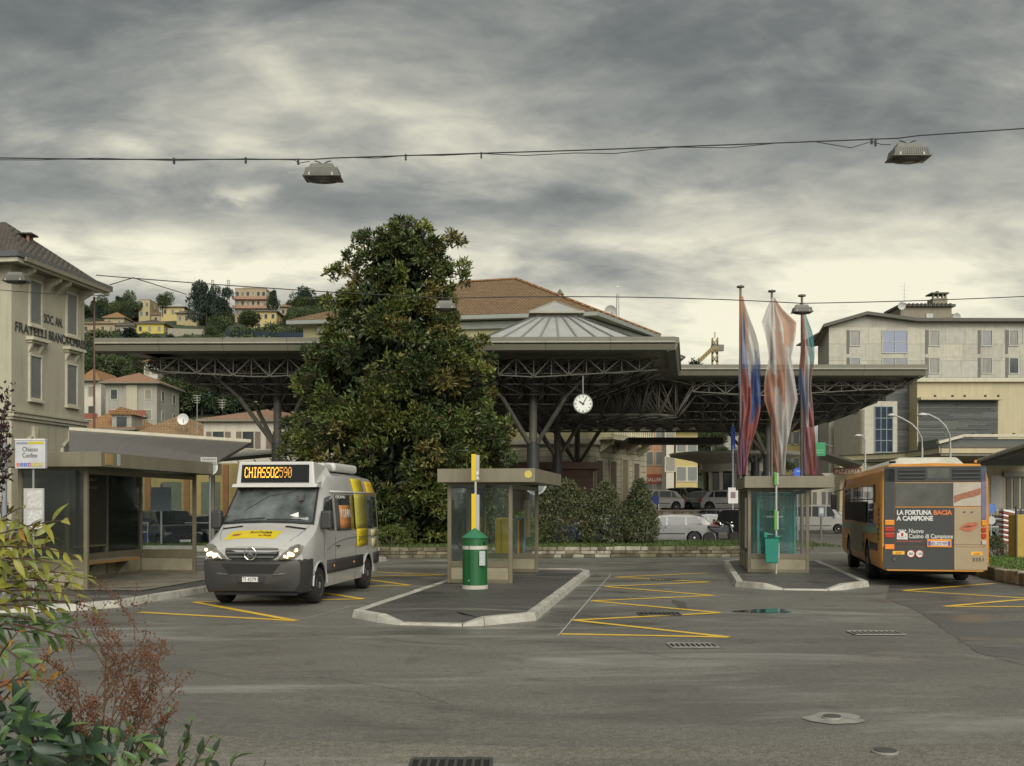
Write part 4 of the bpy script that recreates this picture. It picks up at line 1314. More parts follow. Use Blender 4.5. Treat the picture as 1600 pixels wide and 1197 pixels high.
lp('gap', WELL, 8.6, 8.72, 2.47, 2.72, -.01, .012)
for s in (-1, 1):
    o = MB().box(s * 1.42 - .09, s * 1.42 + .09, 9.95, 10.1, 1.75, 2.25).build('side_mirror', BLACK, BUS, bevel=.03)
    MB().tube([(s * 1.15, 9.9, 2.4), (s * 1.4, 10.05, 2.3)], .02, 6).build('mirror_arm', BLACK, o)


# ---- generic cars
def car_paint(name, col): return mat(name, col, 0.28, var=.03, coat=.7, dirt=.1)


def make_car(label, loc, rz, paint, kind='hatch', lights=False, group=None, rear_red=True):
    """front faces local -y"""
    t = thing('parked_car', label, 'car', loc, rz, group)
    if kind == 'hatch': L, Wd, H, rf, rb, wb, belt, hoodz = 4.0, .84, 1.45, 1.30, 3.75, 2.5, .90, .92
    elif kind == 'wagon': L, Wd, H, rf, rb, wb, belt, hoodz = 4.5, .87, 1.47, 1.35, 4.2, 2.65, .92, .90
    elif kind == 'suv': L, Wd, H, rf, rb, wb, belt, hoodz = 4.4, .90, 1.72, 1.25, 4.2, 2.65, 1.05, 1.08
    else: L, Wd, H, rf, rb, wb, belt, hoodz = 4.9, .95, 1.95, .80, 4.7, 3.0, 1.10, 1.08
    g0 = .22
    def low(y, k, zt): return S(y, (0, g0), (Wd * k - .08, g0), (Wd * k - .01, .38), (Wd * k, .62), (Wd * k - .01, zt - .08), (Wd * k - .10, zt), (0, zt + .02))
    st = [low(0, .78, .66), low(.10, .92, .72), low(.5, .99, hoodz - .08), low(rf - .3, 1, hoodz), low(rf + .3, 1, belt + .02), low(L * .6, 1, belt + .02), low(L - .45, .99, belt + .03), low(L - .08, .93, belt - .02), low(L, .85, belt - .12)]
    y1, y2 = .80, .80 + wb
    body('body', st, paint, t, [(y1, .31), (y2, .31)], .37, WELL)
    wr = Wd - .17
    y0c = rf - .22
    cab = [S(y0c, (0, belt - .05), (Wd - .09, belt - .05), (Wd - .10, belt), (Wd - .12, belt + .03), (0, belt + .04)),
           S(y0c + .62, (0, belt - .05), (Wd - .09, belt - .05), (Wd - .11, belt), (wr + .02, H - .10), (0, H - .04)),
           S(y0c + 1.0, (0, belt - .05), (Wd - .09, belt - .05), (Wd - .11, belt), (wr, H - .05), (0, H)),
           S(rb - .75, (0, belt - .05), (Wd - .09, belt - .05), (Wd - .11, belt), (wr, H - .07), (0, H - .02)),
           S(rb - .30, (0, belt - .05), (Wd - .09, belt - .05), (Wd - .12, belt), (wr - .02, H - .16), (0, H - .10)),
           S(rb + (.0 if kind != 'van' else .1), (0, belt - .05), (Wd - .12, belt - .05), (Wd - .14, belt), (wr - .04, belt + .12), (0, belt + .14))]
    body('cabin', cab, paint, t)
    def cx(z, k=0): u = (z - belt) / (H - .05 - belt); return (Wd - .11) * (1 - u) + wr * u
    for s in (-1, 1):
        for a, b, c, d in ((y0c + .36, y0c + .98, y0c + .74, y0c + .98), (y0c + 1.06, y0c + 1.9, y0c + 1.06, y0c + 1.9), (y0c + 1.98, rb - .34, y0c + 1.98, rb - .62)):
            z0, z1 = belt + .04, H - .13
            q = [(s * (cx(z0) + .006), a, z0), (s * (cx(z0) + .006), b, z0), (s * (cx(z1) + .006), d, z1), (s * (cx(z1) + .006), c, z1)]
            MB().prism(q, (s * .006, 0, 0)).build('side_window', BGLASS, t)
        for y in (y0c + 1.15, y0c + 2.0): MB().box(s * Wd - .005 * s, s * Wd + .02 * s, y, y + .16, belt - .18, belt - .15).build('door_handle', paint, t)
        for y in (y1, y2): wheel(t, s * (Wd - .10), y, .31, .19, s, 20, False)
        MB().box(s * (Wd + .08) - .08, s * (Wd + .08) + .08, rf + .15, rf + .27, belt + .0, belt + .14).build('wing_mirror', paint, t, bevel=.03)
        hl_ = MB().box(s * (Wd - .22) - .17, s * (Wd - .22) + .13, .03, .22, .60, .74).build('headlight', HLIT if lights else mat('car headlamp', (.5, .5, .48), .1, metal=.5), t, bevel=.04)
        MB().box(s * (Wd - .14) - .11, s * (Wd - .14) + .07, L - .16, L - .02, belt - .26, belt - .02).build('tail_lamp', REDL, t, bevel=.03)
        MB().box(s * (Wd + .002) - .004, s * (Wd + .002) + .004, y1 + .45, y2 - .45, .50, .55).build('door_strip', PLAST, t)
    z0, z1 = belt + .05, H - .10
    MB().prism([(-(Wd - .17), y0c + .02, z0), ((Wd - .17), y0c + .02, z0), (wr - .03, y0c + .56, z1), (-(wr - .03), y0c + .56, z1)], (0, -.02, .016)).build('windscreen', BGLASS, t)
    MB().prism([(-(wr - .06), rb - .04, belt + .17), ((wr - .06), rb - .04, belt + .17), (wr - .10, rb - .29, H - .19), (-(wr - .10), rb - .29, H - .19)], (0, .02, .016)).build('rear_window', BGLASS, t)
    MB().box(-.45, .45, -.01, .05, .45, .60).build('grille', BDK, t, bevel=.02)
    MB().box(-.24, .24, -.025, -.011, .32, .42).build('number_plate', WHITE, t)
    MB().box(-.24, .24, L + .001, L + .012, .55, .65).build('number_plate', WHITE, t)
    return t


SILV = car_paint('silver car paint', (.27, .275, .28)); DARKC = car_paint('dark car paint', (.035, .04, .05))
WHC = car_paint('white car paint', (.48, .48, .46)); GOLD = car_paint('champagne car paint', (.30, .27, .20)); BLUC = car_paint('blue car paint', (.04, .06, .16))
CY = car_paint('grey car paint', (.16, .17, .18)); REDC = car_paint('red car paint', (.25, .03, .03))


def car_at(label, px, py, rz, paint, kind='hatch', z=0.0, lights=False, Y=None):
    Y = Y or F * (CH - z) / (py - HZ)
    X = (px - 800) / F * Y
    # centre the car on that point
    c = Vector((X, Y, z)) - Vector((-math.sin(R(rz)), math.cos(R(rz)), 0)) * 2.1
    return make_car(label, c, R(rz), paint, kind, lights)


# behind the planter, middle: silver estate driving left, its rear to the right
car_at('silver estate car just right of the shrubs behind the planter', 1040, 848, -97, SILV, 'wagon', Y=52)
car_at('dark estate car hidden behind the shrubs', 930, 848, -95, BLUC, 'hatch', Y=54)
car_at('black off-road car beside the motorcycles', 1172, 848, 20, DARKC, 'suv', Y=55)
car_at('silver people carrier on the street behind the black car', 1135, 838, 25, SILV, 'suv', Y=60, lights=False)
car_at('champagne car with lit headlights on the upper street', 1076, 797, 30, GOLD, 'suv', 1.5, True, Y=76)
car_at('light grey car behind the champagne car', 1058, 797, 12, SILV, 'hatch', 1.5, True, Y=84)
car_at('silver hatchback right of the champagne car', 1108, 797, 40, SILV, 'hatch', 1.5, False, Y=74)
car_at('white car below the blue box by the pink house', 1022, 800, -70, WHC, 'hatch', 1.5, False, Y=70)
car_at('white van parked right of the small shelter', 1278, 832, 75, WHC, 'van', Y=72)
car_at('white estate car beside the orange bus', 1312, 832, 80, SILV, 'wagon', Y=78)
car_at('small silver hatchback at the foot of the rubble wall behind the estate car', 1100, 843, -80, SILV, 'hatch', Y=60)
car_at('white hatchback on the upper street in front of the pavilion', 1142, 797, 60, WHC, 'hatch', 1.5, False, Y=70.5)
car_at('dark car on the upper street left of the champagne car', 1040, 797, 20, DARKC, 'hatch', 1.5, False, Y=90)
# left lot seen through the left shelter glass
car_at('dark car with silver bonnet seen through the left shelter', 262, 852, 38, DARKC, 'suv', Y=47)
car_at('dark blue hatchback at the shelter glass edge', 195, 850, 30, BLUC, 'hatch', Y=48)
car_at('black estate car between the left shelter and the minibus', 322, 850, 40, DARKC, 'wagon', Y=48)
car_at('grey car farther behind in the left lot', 232, 830, 60, CY, 'hatch', Y=60)
car_at('silver car farther behind in the left lot', 285, 830, 75, SILV, 'hatch', Y=62)
car_at('dark hatchback seen through the near glass of the left shelter', 90, 850, 50, CY, 'hatch', Y=50)
# right edge
car_at('silver car behind the barrier right of the orange bus', 1568, 832, -80, SILV, 'wagon', Y=52)


# ---- motorcycles
def motorcycle(label, c, rz, col):
    t = thing('motorcycle', label, 'motorcycle', c, rz)
    for x in (-.68, .68):
        w_ = MB().lathe((x, -.06, .31), [(.20, 0), (.29, 0), (.31, .03), (.31, .09), (.29, .12), (.20, .12)], 18, 'Y').build('wheel', TYRE, t)
        MB().lathe((x, -.04, .31), [(.2, 0), (.2, .08)], 16, 'Y').build('rim', RIMM, w_)
    MB().prism([(-.5, -.12, .62), (-.1, -.12, .50), (.35, -.12, .58), (.30, -.12, .92), (0, -.12, .95), (-.15, -.12, .80), (-.72, -.12, .82)], (0, .24, 0)).build('body', col, t, bevel=.04)
    MB().box(-.25, .25, -.14, .14, .28, .58).build('engine', IRON, t, bevel=.03)
    MB().prism([(-.72, -.13, .82), (-.05, -.13, .80), (-.1, -.13, .90), (-.7, -.13, .93)], (0, .26, 0)).build('seat', BLACK, t, bevel=.03)
    MB().tube([(.68, 0, .31), (.42, 0, 1.02)], .035, 8).build('fork', CHROME, t)
    MB().tube([(.35, -.34, 1.08), (.42, 0, 1.03), (.35, .34, 1.08)], .018, 6).build('handlebar', CHROME, t)
    MB().lathe((.48, 0, .88), [(.09, 0), (.10, .06), (.07, .12)], 14, 'X').build('headlight', mat('car headlamp', (.5, .5, .48), .1, metal=.5), t)
    MB().tube([(.1, .16, .35), (-.7, .18, .38)], .04, 8).build('exhaust', CHROME, t)


motorcycle('dark motorcycle leaning by the black car', Vector(((1128 - 800) / F * 51, 51, 0)), R(15), DARKC)
motorcycle('red brown motorcycle behind the dark one', Vector(((1112 - 800) / F * 53, 53, 0)), R(-20), REDC)
motorcycle('silver scooter like motorcycle under the shrubs', Vector(((972 - 800) / F * 47.5, 47.5, 0)), R(10), SILV)
# ---------------------------------------------------------------- terrain
def terr(X, Y):
    t = np.interp(Y, [112, 150, 200, 300, 360, 420, 700], [0, 9, 23, 50, 67, 72, 60])
    f = np.interp(X, [-400, -60, 0, 90], [0.96, 1.0, 0.85, 0.30])
    return float(t * f)


HILLM = mat('hillside undergrowth', (0.040, 0.055, 0.030), 0.9, var=0.45, scale=0.12, bump=0.5, bscale=1.5)
o = MB().grid(lambda u, v: (lambda X, Y: (X, Y, terr(X, Y) + 1.2 * math.sin(X * .13) * math.sin(Y * .11) * min(1, max(0, (Y - 120) / 60)) - .01))(-420 + 760 * u, 112 + 560 * v), 90, 70).build('hill', HILLM, smooth=80)
tag(o, 'wooded hillside rising behind the town', kind='structure')


def on_hill(px, py):
    Y = 115.0
    while Y < 600:
        p = P(px, py, Y)
        if p.z <= terr(p.x, Y): return p
        Y += 1.0
    return P(px, py, 340)


def roof_mat(name, a, b, row=.35, col=.25):
    m = bpy.data.materials.new(name); MATS[name] = m
    m.use_nodes = True
    N, Lk = m.node_tree.nodes, m.node_tree.links
    bs = N['Principled BSDF']; bs.inputs['Roughness'].default_value = .8
    tcn = N.new('ShaderNodeTexCoord')
    sp = N.new('ShaderNodeSeparateXYZ'); Lk.new(tcn.outputs['Object'], sp.inputs[0])

    def mth(op, p, q=None):
        n = N.new('ShaderNodeMath'); n.operation = op
        for i, v in enumerate((p, q)):
            if v is None: continue
            if isinstance(v, (int, float)): n.inputs[i].default_value = v
            else: Lk.new(v, n.inputs[i])
        return n.outputs[0]
    rows = mth('ABSOLUTE', mth('SINE', mth('MULTIPLY', sp.outputs[2], math.pi / (row * .5))))
    cols = mth('ABSOLUTE', mth('SINE', mth('MULTIPLY', mth('ADD', sp.outputs[0], mth('MULTIPLY', sp.outputs[1], .35)), math.pi / col)))
    n1 = N.new('ShaderNodeTexNoise'); n1.inputs['Scale'].default_value = 2.2; n1.inputs['Detail'].default_value = 7; n1.inputs['Roughness'].default_value = .75
    Lk.new(tcn.outputs['Object'], n1.inputs['Vector'])
    x = N.new('ShaderNodeMix'); x.data_type = 'RGBA'
    x.inputs['A'].default_value = a + (1,); x.inputs['B'].default_value = b + (1,)
    r = N.new('ShaderNodeMapRange'); r.inputs['From Min'].default_value = .35; r.inputs['From Max'].default_value = .65
    Lk.new(n1.outputs[0], r.inputs['Value']); Lk.new(r.outputs[0], x.inputs['Factor'])
    Lk.new(x.outputs['Result'], bs.inputs['Base Color'])
    bp = N.new('ShaderNodeBump'); bp.inputs['Strength'].default_value = 1.0; bp.inputs['Distance'].default_value = .12
    Lk.new(mth('MULTIPLY', rows, cols), bp.inputs['Height']); Lk.new(bp.outputs[0], bs.inputs['Normal'])
    return m


TILE_BR = roof_mat('brown roof tiles', (.155, .10, .055), (.26, .165, .085))
TILE_OR = roof_mat('orange roof tiles', (.28, .15, .065), (.40, .225, .10))
TILE_DK = roof_mat('dark grey brown tiles', (.075, .065, .055), (.13, .11, .09), .3, .22)
TILE_MX = roof_mat('old mottled tiles', (.22, .13, .07), (.40, .27, .14))
TILE_PK = roof_mat('pinkish roof tiles', (.30, .17, .11), (.36, .21, .13))
PL = mat('cream plaster', (.44, .41, .31), .8, var=.08, scale=.8, streak=.35)
PLB = mat('beige plaster of the left house', (.42, .405, .31), .8, var=.08, scale=.6, streak=.3, bump=.05)
TRIM = mat('pale stone trim', (.52, .49, .39), .7, var=.1, streak=.3)
SHUT = mat('grey green shutter', (.16, .175, .165), .6, var=.12)
SHUTB = mat('brown shutter', (.17, .13, .10), .6, var=.12)
GL = mat('building window glass', (.05, .06, .065), .08, var=.4, scale=.5, spec=.7)
GLB = mat('blue window glass', (.035, .07, .16), .08, var=.35, scale=.6, spec=.7)
GUT = mat('slate grey gutter', (.10, .105, .11), .5)
SOF = mat('soffit', (.20, .185, .14), .7)
YG = mat('yellow green plaster', (.36, .34, .20), .8, var=.1, scale=.7, streak=.4)
STN = mat('rusticated stone', (.58, .54, .40), .75, var=.16, scale=1.2, bump=.1, streak=.5)
TAN = mat('tan plaster', (.36, .28, .17), .8, var=.08, scale=.4)
YLW = mat('yellow plaster', (.46, .375, .16), .8, var=.06, scale=.4)
YLB = mat('bright yellow plaster', (.50, .42, .10), .8, var=.04, scale=.4)
OCH = mat('ochre plaster', (.38, .32, .17), .8, var=.06, scale=.4)
PINK = mat('salmon plaster', (.48, .27, .16), .8, var=.06, scale=.6, streak=.3)
GRYP = mat('grey plaster', (.33, .32, .28), .8, var=.12, scale=.5, streak=.5)
WHP = mat('off white plaster', (.52, .49, .42), .8, var=.08, scale=.6, streak=.3)


class Fac:
    """a vertical wall plane: o is a ground point, d runs along the wall; u, z, out -> world"""
    def __init__(s, o, d, flip=False):
        s.o = Vector((o[0], o[1], 0)); s.d = Vector((d[0], d[1], 0)).normalized()
        s.n = Vector((s.d.y, -s.d.x, 0)) * (-1 if flip else 1)

    def p(s, u, z, w=0.0): return s.o + s.d * u + s.n * w + Vector((0, 0, z))

    def box(s, mb, u0, u1, z0, z1, w0, w1): return mb.par(s.p(u0, z0, w0), s.d * (u1 - u0), s.n * (w1 - w0), Vector((0, 0, z1 - z0)))

    def upx(s, px):
        k = (px - 800) / F
        return (k * s.o.y - s.o.x) / (s.d.x - k * s.d.y)

    def zpx(s, px, py):
        u = s.upx(px); Y = s.o.y + s.d.y * u
        return CH + (HZ - py) / F * Y


wrnd = random.Random(21)
GLC = mat('window with pale curtain', (.17, .17, .15), .25, var=.35, scale=2.5, stretch=(4, 4, .3), spec=.6)
GLS = mat('window with lowered blind', (.22, .21, .17), .5, var=.25, scale=3, stretch=(.3, .3, 9))


def window(parent, fc, u0, u1, z0, z1, fm, pm, fw=.09, out=.07, sill=None, shut=None, mull=(1, 0), lintel=None, name='window', base=0.0):
    if u1 < u0: u0, u1 = u1, u0
    out = max(out, .08) + base
    if pm is GL: pm = wrnd.choice((GL, GL, GLC, GLS))
    mb = MB()
    fc.box(mb, u0 - fw, u0, z0 - fw, z1 + fw, .0, out); fc.box(mb, u1, u1 + fw, z0 - fw, z1 + fw, 0, out)
    fc.box(mb, u0, u1, z1, z1 + fw, 0, out); fc.box(mb, u0, u1, z0 - fw, z0, 0, out)
    nx, nz = mull
    for i in range(1, nx): fc.box(mb, u0 + (u1 - u0) * i / nx - .025, u0 + (u1 - u0) * i / nx + .025, z0, z1, base + .052, out * .9)
    for i in range(1, nz): fc.box(mb, u0, u1, z0 + (z1 - z0) * i / nz - .025, z0 + (z1 - z0) * i / nz + .025, base + .051, out * .88)
    f = mb.build(name, fm, parent, world=True)
    fc.box(MB(), u0, u1, z0, z1, base + .034, base + .05).build('pane', pm, f, world=True)
    if sill: fc.box(MB(), u0 - .15, u1 + .15, z0 - fw - .11, z0 - fw - .002, 0, out + .10).build('sill', sill, f, world=True)
    if lintel: fc.box(MB(), u0 - .15, u1 + .15, z1 + fw + .002, z1 + fw + .16, 0, out + .08).build('lintel', lintel, f, world=True)
    if shut:
        w = (u1 - u0) / 2
        for a, b in ((u0 - fw - w, u0 - fw - .01), (u1 + fw + .01, u1 + fw + w)):
            s = fc.box(MB(), a, b, z0, z1, .01, .05); s.build('shutter', shut, f, world=True)
    return f


def walls(parent, foot, z0, z1, m, name='wall'):
    """closed prism on the footprint"""
    pts = [Vector((x, y, z0)) for x, y in foot]
    return MB().prism(pts, (0, 0, z1 - z0)).build(name, m, parent, world=True)


def hip(parent, foot, z, rise, over, m, ridge=None, soff=SOF, thick=.18):
    n = len(foot); c = Vector((sum(p[0] for p in foot) / n, sum(p[1] for p in foot) / n, 0))
    q = []
    for x, y in foot:
        v = Vector((x, y, 0)) - c
        q.append(c + v * (1 + over * 1.35 / v.length))
    if ridge is None:
        a = (q[0] + q[3]) / 2; b = (q[1] + q[2]) / 2
        if (q[1] - q[0]).length < (q[2] - q[1]).length: a = (q[0] + q[1]) / 2; b = (q[2] + q[3]) / 2
        k = min((q[1] - q[0]).length, (q[2] - q[1]).length) * .48 / (b - a).length
        k = min(k, .49)
        r1, r2 = a.lerp(b, k), a.lerp(b, 1 - k)
    else: r1, r2 = Vector(ridge[0] + (0,)), Vector(ridge[1] + (0,))
    e = [Vector((p.x, p.y, z + thick)) for p in q]
    r1 = Vector((r1.x, r1.y, z + thick + rise)); r2 = Vector((r2.x, r2.y, z + thick + rise))
    def near(p): return 4 if (p - r1).length < (p - r2).length else 5
    vs = e + [r1, r2]; fs = []
    for i in range(4):
        j = (i + 1) % 4
        a, b = near(e[i]), near(e[j])
        fs.append((i, j, b) if a == b else (i, j, b, a))
    ro = MB().add(vs, fs).build('roof', m, parent, world=True)
    s = MB().prism([(p.x, p.y, z) for p in q], (0, 0, thick - .003)).build('eaves', soff, parent, world=True)
    return ro


# ---------------------------------------------------------------- left house with lettering
d = (.143, .99)
C1 = Vector((-23.7, 50.0)); C2 = C1 + Vector(d).normalized() * 6.35
BK = Vector((-.99, .143)) * 13
t = thing('corner_house', 'beige corner house with brackets and dark wall lettering at the left edge', 'house', (-23.7, 50, 0))
foot = [(C1 + BK), C1, C2, (C2 + BK)]
foot = [tuple(p) for p in foot]
walls(t, foot, 0, 13.3, PLB)
fc = Fac(C1, d)
fl = Fac(C1, (-.99, .143), flip=True)
ro = hip(t, foot, 13.3, 2.75, .95, TILE_DK, thick=.20)
q = [Vector((x, y)) for x, y in foot]
for f_, L_ in ((fc, 6.35), (fl, 13)):
    sgn = .9
    f_.box(MB(), -.92, L_ + .92, 13.22, 13.42, .80, .93).build('eave_board', TRIM, t, world=True)
    f_.box(MB(), -1.02, L_ + 1.02, 13.44, 13.72, .86, 1.06).build('gutter', GUT, t, world=True)
    k = 0
    for u in ([.55, 2.75, 3.6, 5.8] if L_ < 8 else [.6, 3, 5.5, 8]):
        mb = MB()
        mb.prism([f_.p(u, 13.2, .0), f_.p(u, 13.2, .85), f_.p(u, 13.05, .80), f_.p(u, 12.75, .25), f_.p(u, 12.45, .06), f_.p(u, 12.35, 0)], f_.d * .16)
        mb.build('bracket', PLB, t, world=True)
    f_.box(MB(), -.12, L_ + .12, 6.12, 6.30, 0, .18).build('cornice', TRIM, t, world=True)
    f_.box(MB(), -.08, L_ + .08, 5.98, 6.11, 0, .10).build('cornice', PLB, t, world=True)
    f_.box(MB(), -.16, L_ + .16, 6.302, 6.40, 0, .26).build('cornice', PLB, t, world=True)
    f_.box(MB(), -.04, L_ + .04, 0, .9, 0, .05).build('plinth', mat('brown plinth', (.12, .08, .06), .8), t, world=True)
for u in (1.42, 4.62):
    window(t, fc, u, u + .88, 10.80, 12.85, TRIM, SHUT, .10, .10, sill=TRIM)
    window(t, fc, u, u + .88, 7.15, 9.18, TRIM, SHUT, .10, .10, sill=TRIM)
    fc.box(MB(), u - .30, u + 1.2, 9.92, 10.08, 0, .42).build('ledge', TRIM, t, world=True)
    fc.box(MB(), u - .20, u + 1.1, 9.80, 9.918, 0, .28).build('ledge', PLB, t, world=True)
    for uu in (u - .1, u + .78):
        MB().prism([fc.p(uu, 9.79, 0), fc.p(uu, 9.79, .24), fc.p(uu, 9.60, .16), fc.p(uu, 9.3, .0)], fc.d * .15).build('console', TRIM, t, world=True)
    mb = MB()
    mb.prism([fc.p(u + .44 + .56 * math.cos(a), 9.18 + .26 * math.sin(a), 0) for a in [math.pi * k / 10 for k in range(11)]], fc.n * .09)
    mb.build('arch_head', PLB, t, world=True)
    # ground floor arch
    mb = MB()
    mb.prism([fc.p(u + .34 + .62 * math.cos(a), 4.45 + .62 * math.sin(a), 0) for a in [math.pi * k / 12 for k in range(13)]] + [fc.p(u - .28, 2.6, 0), fc.p(u + .96, 2.6, 0)], fc.n * .03)
    ar = mb.build('arched_window', SHUT, t, world=True)
    pts = [fc.p(u + .34 + .80 * math.cos(a), 4.45 + .80 * math.sin(a), .03) for a in [math.pi * k / 14 for k in range(15)]]
    MB().tube(pts, .09, 6).build('arch_surround', PLB, ar, world=True)
    MB().prism([fc.p(u + .22, 5.05, 0), fc.p(u + .46, 5.05, 0), fc.p(u + .50, 5.75, 0), fc.p(u + .18, 5.75, 0)], fc.n * .16).build('keystone', TRIM, ar, world=True)
LET = mat('dark wall lettering', (.045, .045, .05), .6)
Mi = ROOTS[t.name]
def wall_text(body_, u, z, size, width):
    text(body_, t, tuple(Mi @ fc.p(u, z, .04)), fc.d, (0, 0, 1), size, LET, width, extrude=.008, bold=.006)
wall_text('SOC. AN.', 2.60, 11.02, .62, 1.62)
wall_text('FRATELLI', .20, 10.20, .66, 2.55)
wall_text('BRANCA-CHIASSO', 2.98, 10.20, .66, 3.72)
# chimney
mb = MB().box(-24.75, -24.25, 53.0, 53.5, 14.4, 15.12)
ch = mb.build('chimney', mat('chimney brick', (.26, .14, .10), .8), t, world=True)
for x in (-24.75, -24.37):
    for y in (53.0, 53.38): MB().box(x, x + .12, y, y + .12, 15.122, 15.48).build('chimney_leg', MATS['chimney brick'], ch, world=True)
MB().box(-24.95, -24.05, 52.85, 53.65, 15.482, 15.56).build('chimney_cap', TILE_DK, ch, world=True)
MB().tube([fc.p(6.9, 0, .25), fc.p(6.9, 13.1, .25)], .06, 8).build('downpipe', mat('brown downpipe', (.13, .07, .05), .5), t, world=True)

# ---------------------------------------------------------------- big station canopy
CAN = thing('station_canopy', 'huge flat station canopy on dark space frame trusses with branching columns', 'canopy', (1.0, 50, 0))
FAS = mat('canopy fascia sheet', (.175, .17, .13), .5, var=.06, streak=.2)
FAS2 = mat('canopy fascia ridge', (.31, .30, .24), .5)
TRS = mat('dark steel truss', (.13, .122, .10), .55, var=.2)
TRS2 = mat('steel truss bar', (.15, .143, .12), .55, var=.2)
ROOFU = mat('canopy roof underside', (.38, .36, .28), .8, var=.3, scale=.6)
K = .16
def cp(x, y): return Vector((x + K * (y - 45), y, 0))      # canopy plan: y axis leans to the right
ZT = 9.02
outl = [(-17.9, 45.4), (6.95, 45.0), (8.45, 53.9), (21.1, 53.9), (24.1, 72.8), (-13.6, 72.8)]
for pl_ in ([(-17.9, 45.4), (6.95, 45.0), (8.45, 53.9), (8.45, 53.92), (-16.55, 53.92), (-17.9, 45.41)],
            [(-16.5, 53.925), (-2.4, 53.925), (-2.4, 72.8), (-13.6, 72.8)], [(-2.395, 53.925), (7.2, 53.925), (7.2, 55.5), (-2.395, 55.5)],
            [(-2.395, 62.5), (7.2, 62.5), (7.2, 72.8), (-2.395, 72.8)], [(7.205, 53.925), (21.1, 53.925), (24.1, 72.8), (7.205, 72.8)]):
    MB().prism([(x, y, ZT - .22) for x, y in pl_], (0, 0, .18)).build('roof_deck', ROOFU, CAN, world=True)
def fascia(a, b):
    a, b = Vector(a + (0,)), Vector(b + (0,))
    dd = (b - a).normalized(); n = Vector((dd.y, -dd.x, 0)); L_ = (b - a).length
    k = max(1, round(L_ / 2.9))
    for i in range(k):
        u0, u1 = L_ * i / k + .006, L_ * (i + 1) / k - .006
        pr = [(0, ZT - .24), (.16, ZT - .22), (.17, ZT + .02), (.10, ZT + .05), (0, ZT + .05)]
        MB().prism([a + dd * u0 + n * w + Vector((0, 0, z)) for w, z in pr], dd * (u1 - u0)).build('fascia_panel', FAS, CAN, world=True)
        pr = [(-.35, ZT - .56), (.02, ZT - .50), (.13, ZT - .26), (.0, ZT - .245), (-.35, ZT - .3)]
        MB().prism([a + dd * u0 + n * w + Vector((0, 0, z)) for w, z in pr], dd * (u1 - u0)).build('fascia_soffit', FAS, CAN, world=True)
        MB().par(a + dd * u0 + n * .172 + Vector((0, 0, ZT - .20)), dd * (u1 - u0), n * .02, (0, 0, .06)).build('fascia_ridge', FAS2, CAN, world=True)
for a, b in zip(outl[:3], outl[1:4]): fascia(a, b)
fascia(outl[3], outl[4])
MB().prism([(-17.9, 45.4, ZT - .24), (-16.0, 45.9, ZT - .56), (-12.0, 73, ZT - .56), (-13.4, 74, ZT - .24)], (0, 0, .02)).build('end_soffit', FAS, CAN, world=True)
# columns
cols = [(-11.1, 50.0), (1.0, 50.0), (-9.4, 60.6), (2.6, 60.6), (14.7, 60.6), (-7.7, 71.2), (4.4, 71.2), (16.4, 71.2)]
segs, main = [], []
for cx_, cy_ in cols:
    c = MB().tube([(cx_, cy_, 0), (cx_, cy_, 4.9)], .29, 12).build('column', mat('dark column', (.055, .058, .06), .5), CAN, world=True, smooth=40)
    MB().tube([(cx_, cy_, 4.9), (cx_, cy_, 8.5)], .19, 10).build('mast', TRS2, c, world=True, smooth=40)
    for sx in (-1, 1):
        for sy in (-1, 1):
            a = Vector((cx_ + sx * .2, cy_ + sy * .2, 4.85)); b = Vector((cx_ + sx * 1.45, cy_ + sy * 1.45, 6.85))
            MB().tube([a, b], .10, 8).build('strut', TRS2, c, world=True)
            MB().tube([b, Vector((cx_ + sx * 3.0, cy_ + sy * 3.0, 8.4))], .07, 6).build('strut', TRS2, c, world=True)


def inside(x, y, m=.5):
    if y < 45.6 + m or y > 72.8 - m: return False
    fx = -17.9 + (y - 45.4) * .155
    if x < fx + m: return False
    if y < 53.9 + m: return x < 6.95 + (y - 45) * .168 - m
    return x < 21.1 + (y - 53.9) * .163 - m


def depth(x, y):
    d_ = min(x - (-17.9 + (y - 45.4) * .155), y - 45.2, 73.5 - y)
    if y < 54 and x > -1: d_ = min(d_, 6.95 + (y - 45) * .168 - x)
    if x > 7 + (y - 45) * .168: d_ = min(d_, y - 53.9)
    d_ = min(d_, 21.1 + (y - 53.9) * .163 - x)
    k = math.floor(max(0, d_ - .6) / 1.0)
    return max(6.55, 8.12 - k * .36)


ST = 1.0
nodes = {}
for j in range(-2, 32):
    for i in range(-31, 42):
        y = 50.0 + (j - 4) * ST + .0
        x = 1.0 + i * ST + K * (y - 50.0) + (.5 if j % 2 else 0) + .22 * math.sin(j * 2.3)
        if inside(x, y): nodes[(i, j)] = (x, y)
ZTOP = 8.42
for (i, j), (x, y) in nodes.items():
    zb = depth(x, y)
    T, B = (x, y, ZTOP), (x, y, zb)
    for di, dj in ((1, 0), (0, 1)):
        nb = nodes.get((i + di, j + dj))
        if not nb: continue
        z2 = depth(*nb)
        main.append((T, (nb[0], nb[1], ZTOP)))
        main.append((B, (nb[0], nb[1], z2)))
        segs.append((B, (nb[0], nb[1], ZTOP)))
        if True: segs.append((T, (nb[0], nb[1], z2)))
    nb = nodes.get((i + 1, j + 1))
    if nb: segs.append((T, (nb[0], nb[1], depth(*nb))))
    nb = nodes.get((i - 1, j + 1))
    if nb: segs.append((B, (nb[0], nb[1], ZTOP)))
    segs.append((T, B))
V, Q = np_bars(main, .027)
o = np_mesh('truss_chords', V, Q, TRS2, CAN, world=True); o['kind'] = 'stuff'
V, Q = np_bars(segs, .017)
o = np_mesh('truss_lattice', V, Q, TRS, CAN, world=True); o['kind'] = 'stuff'
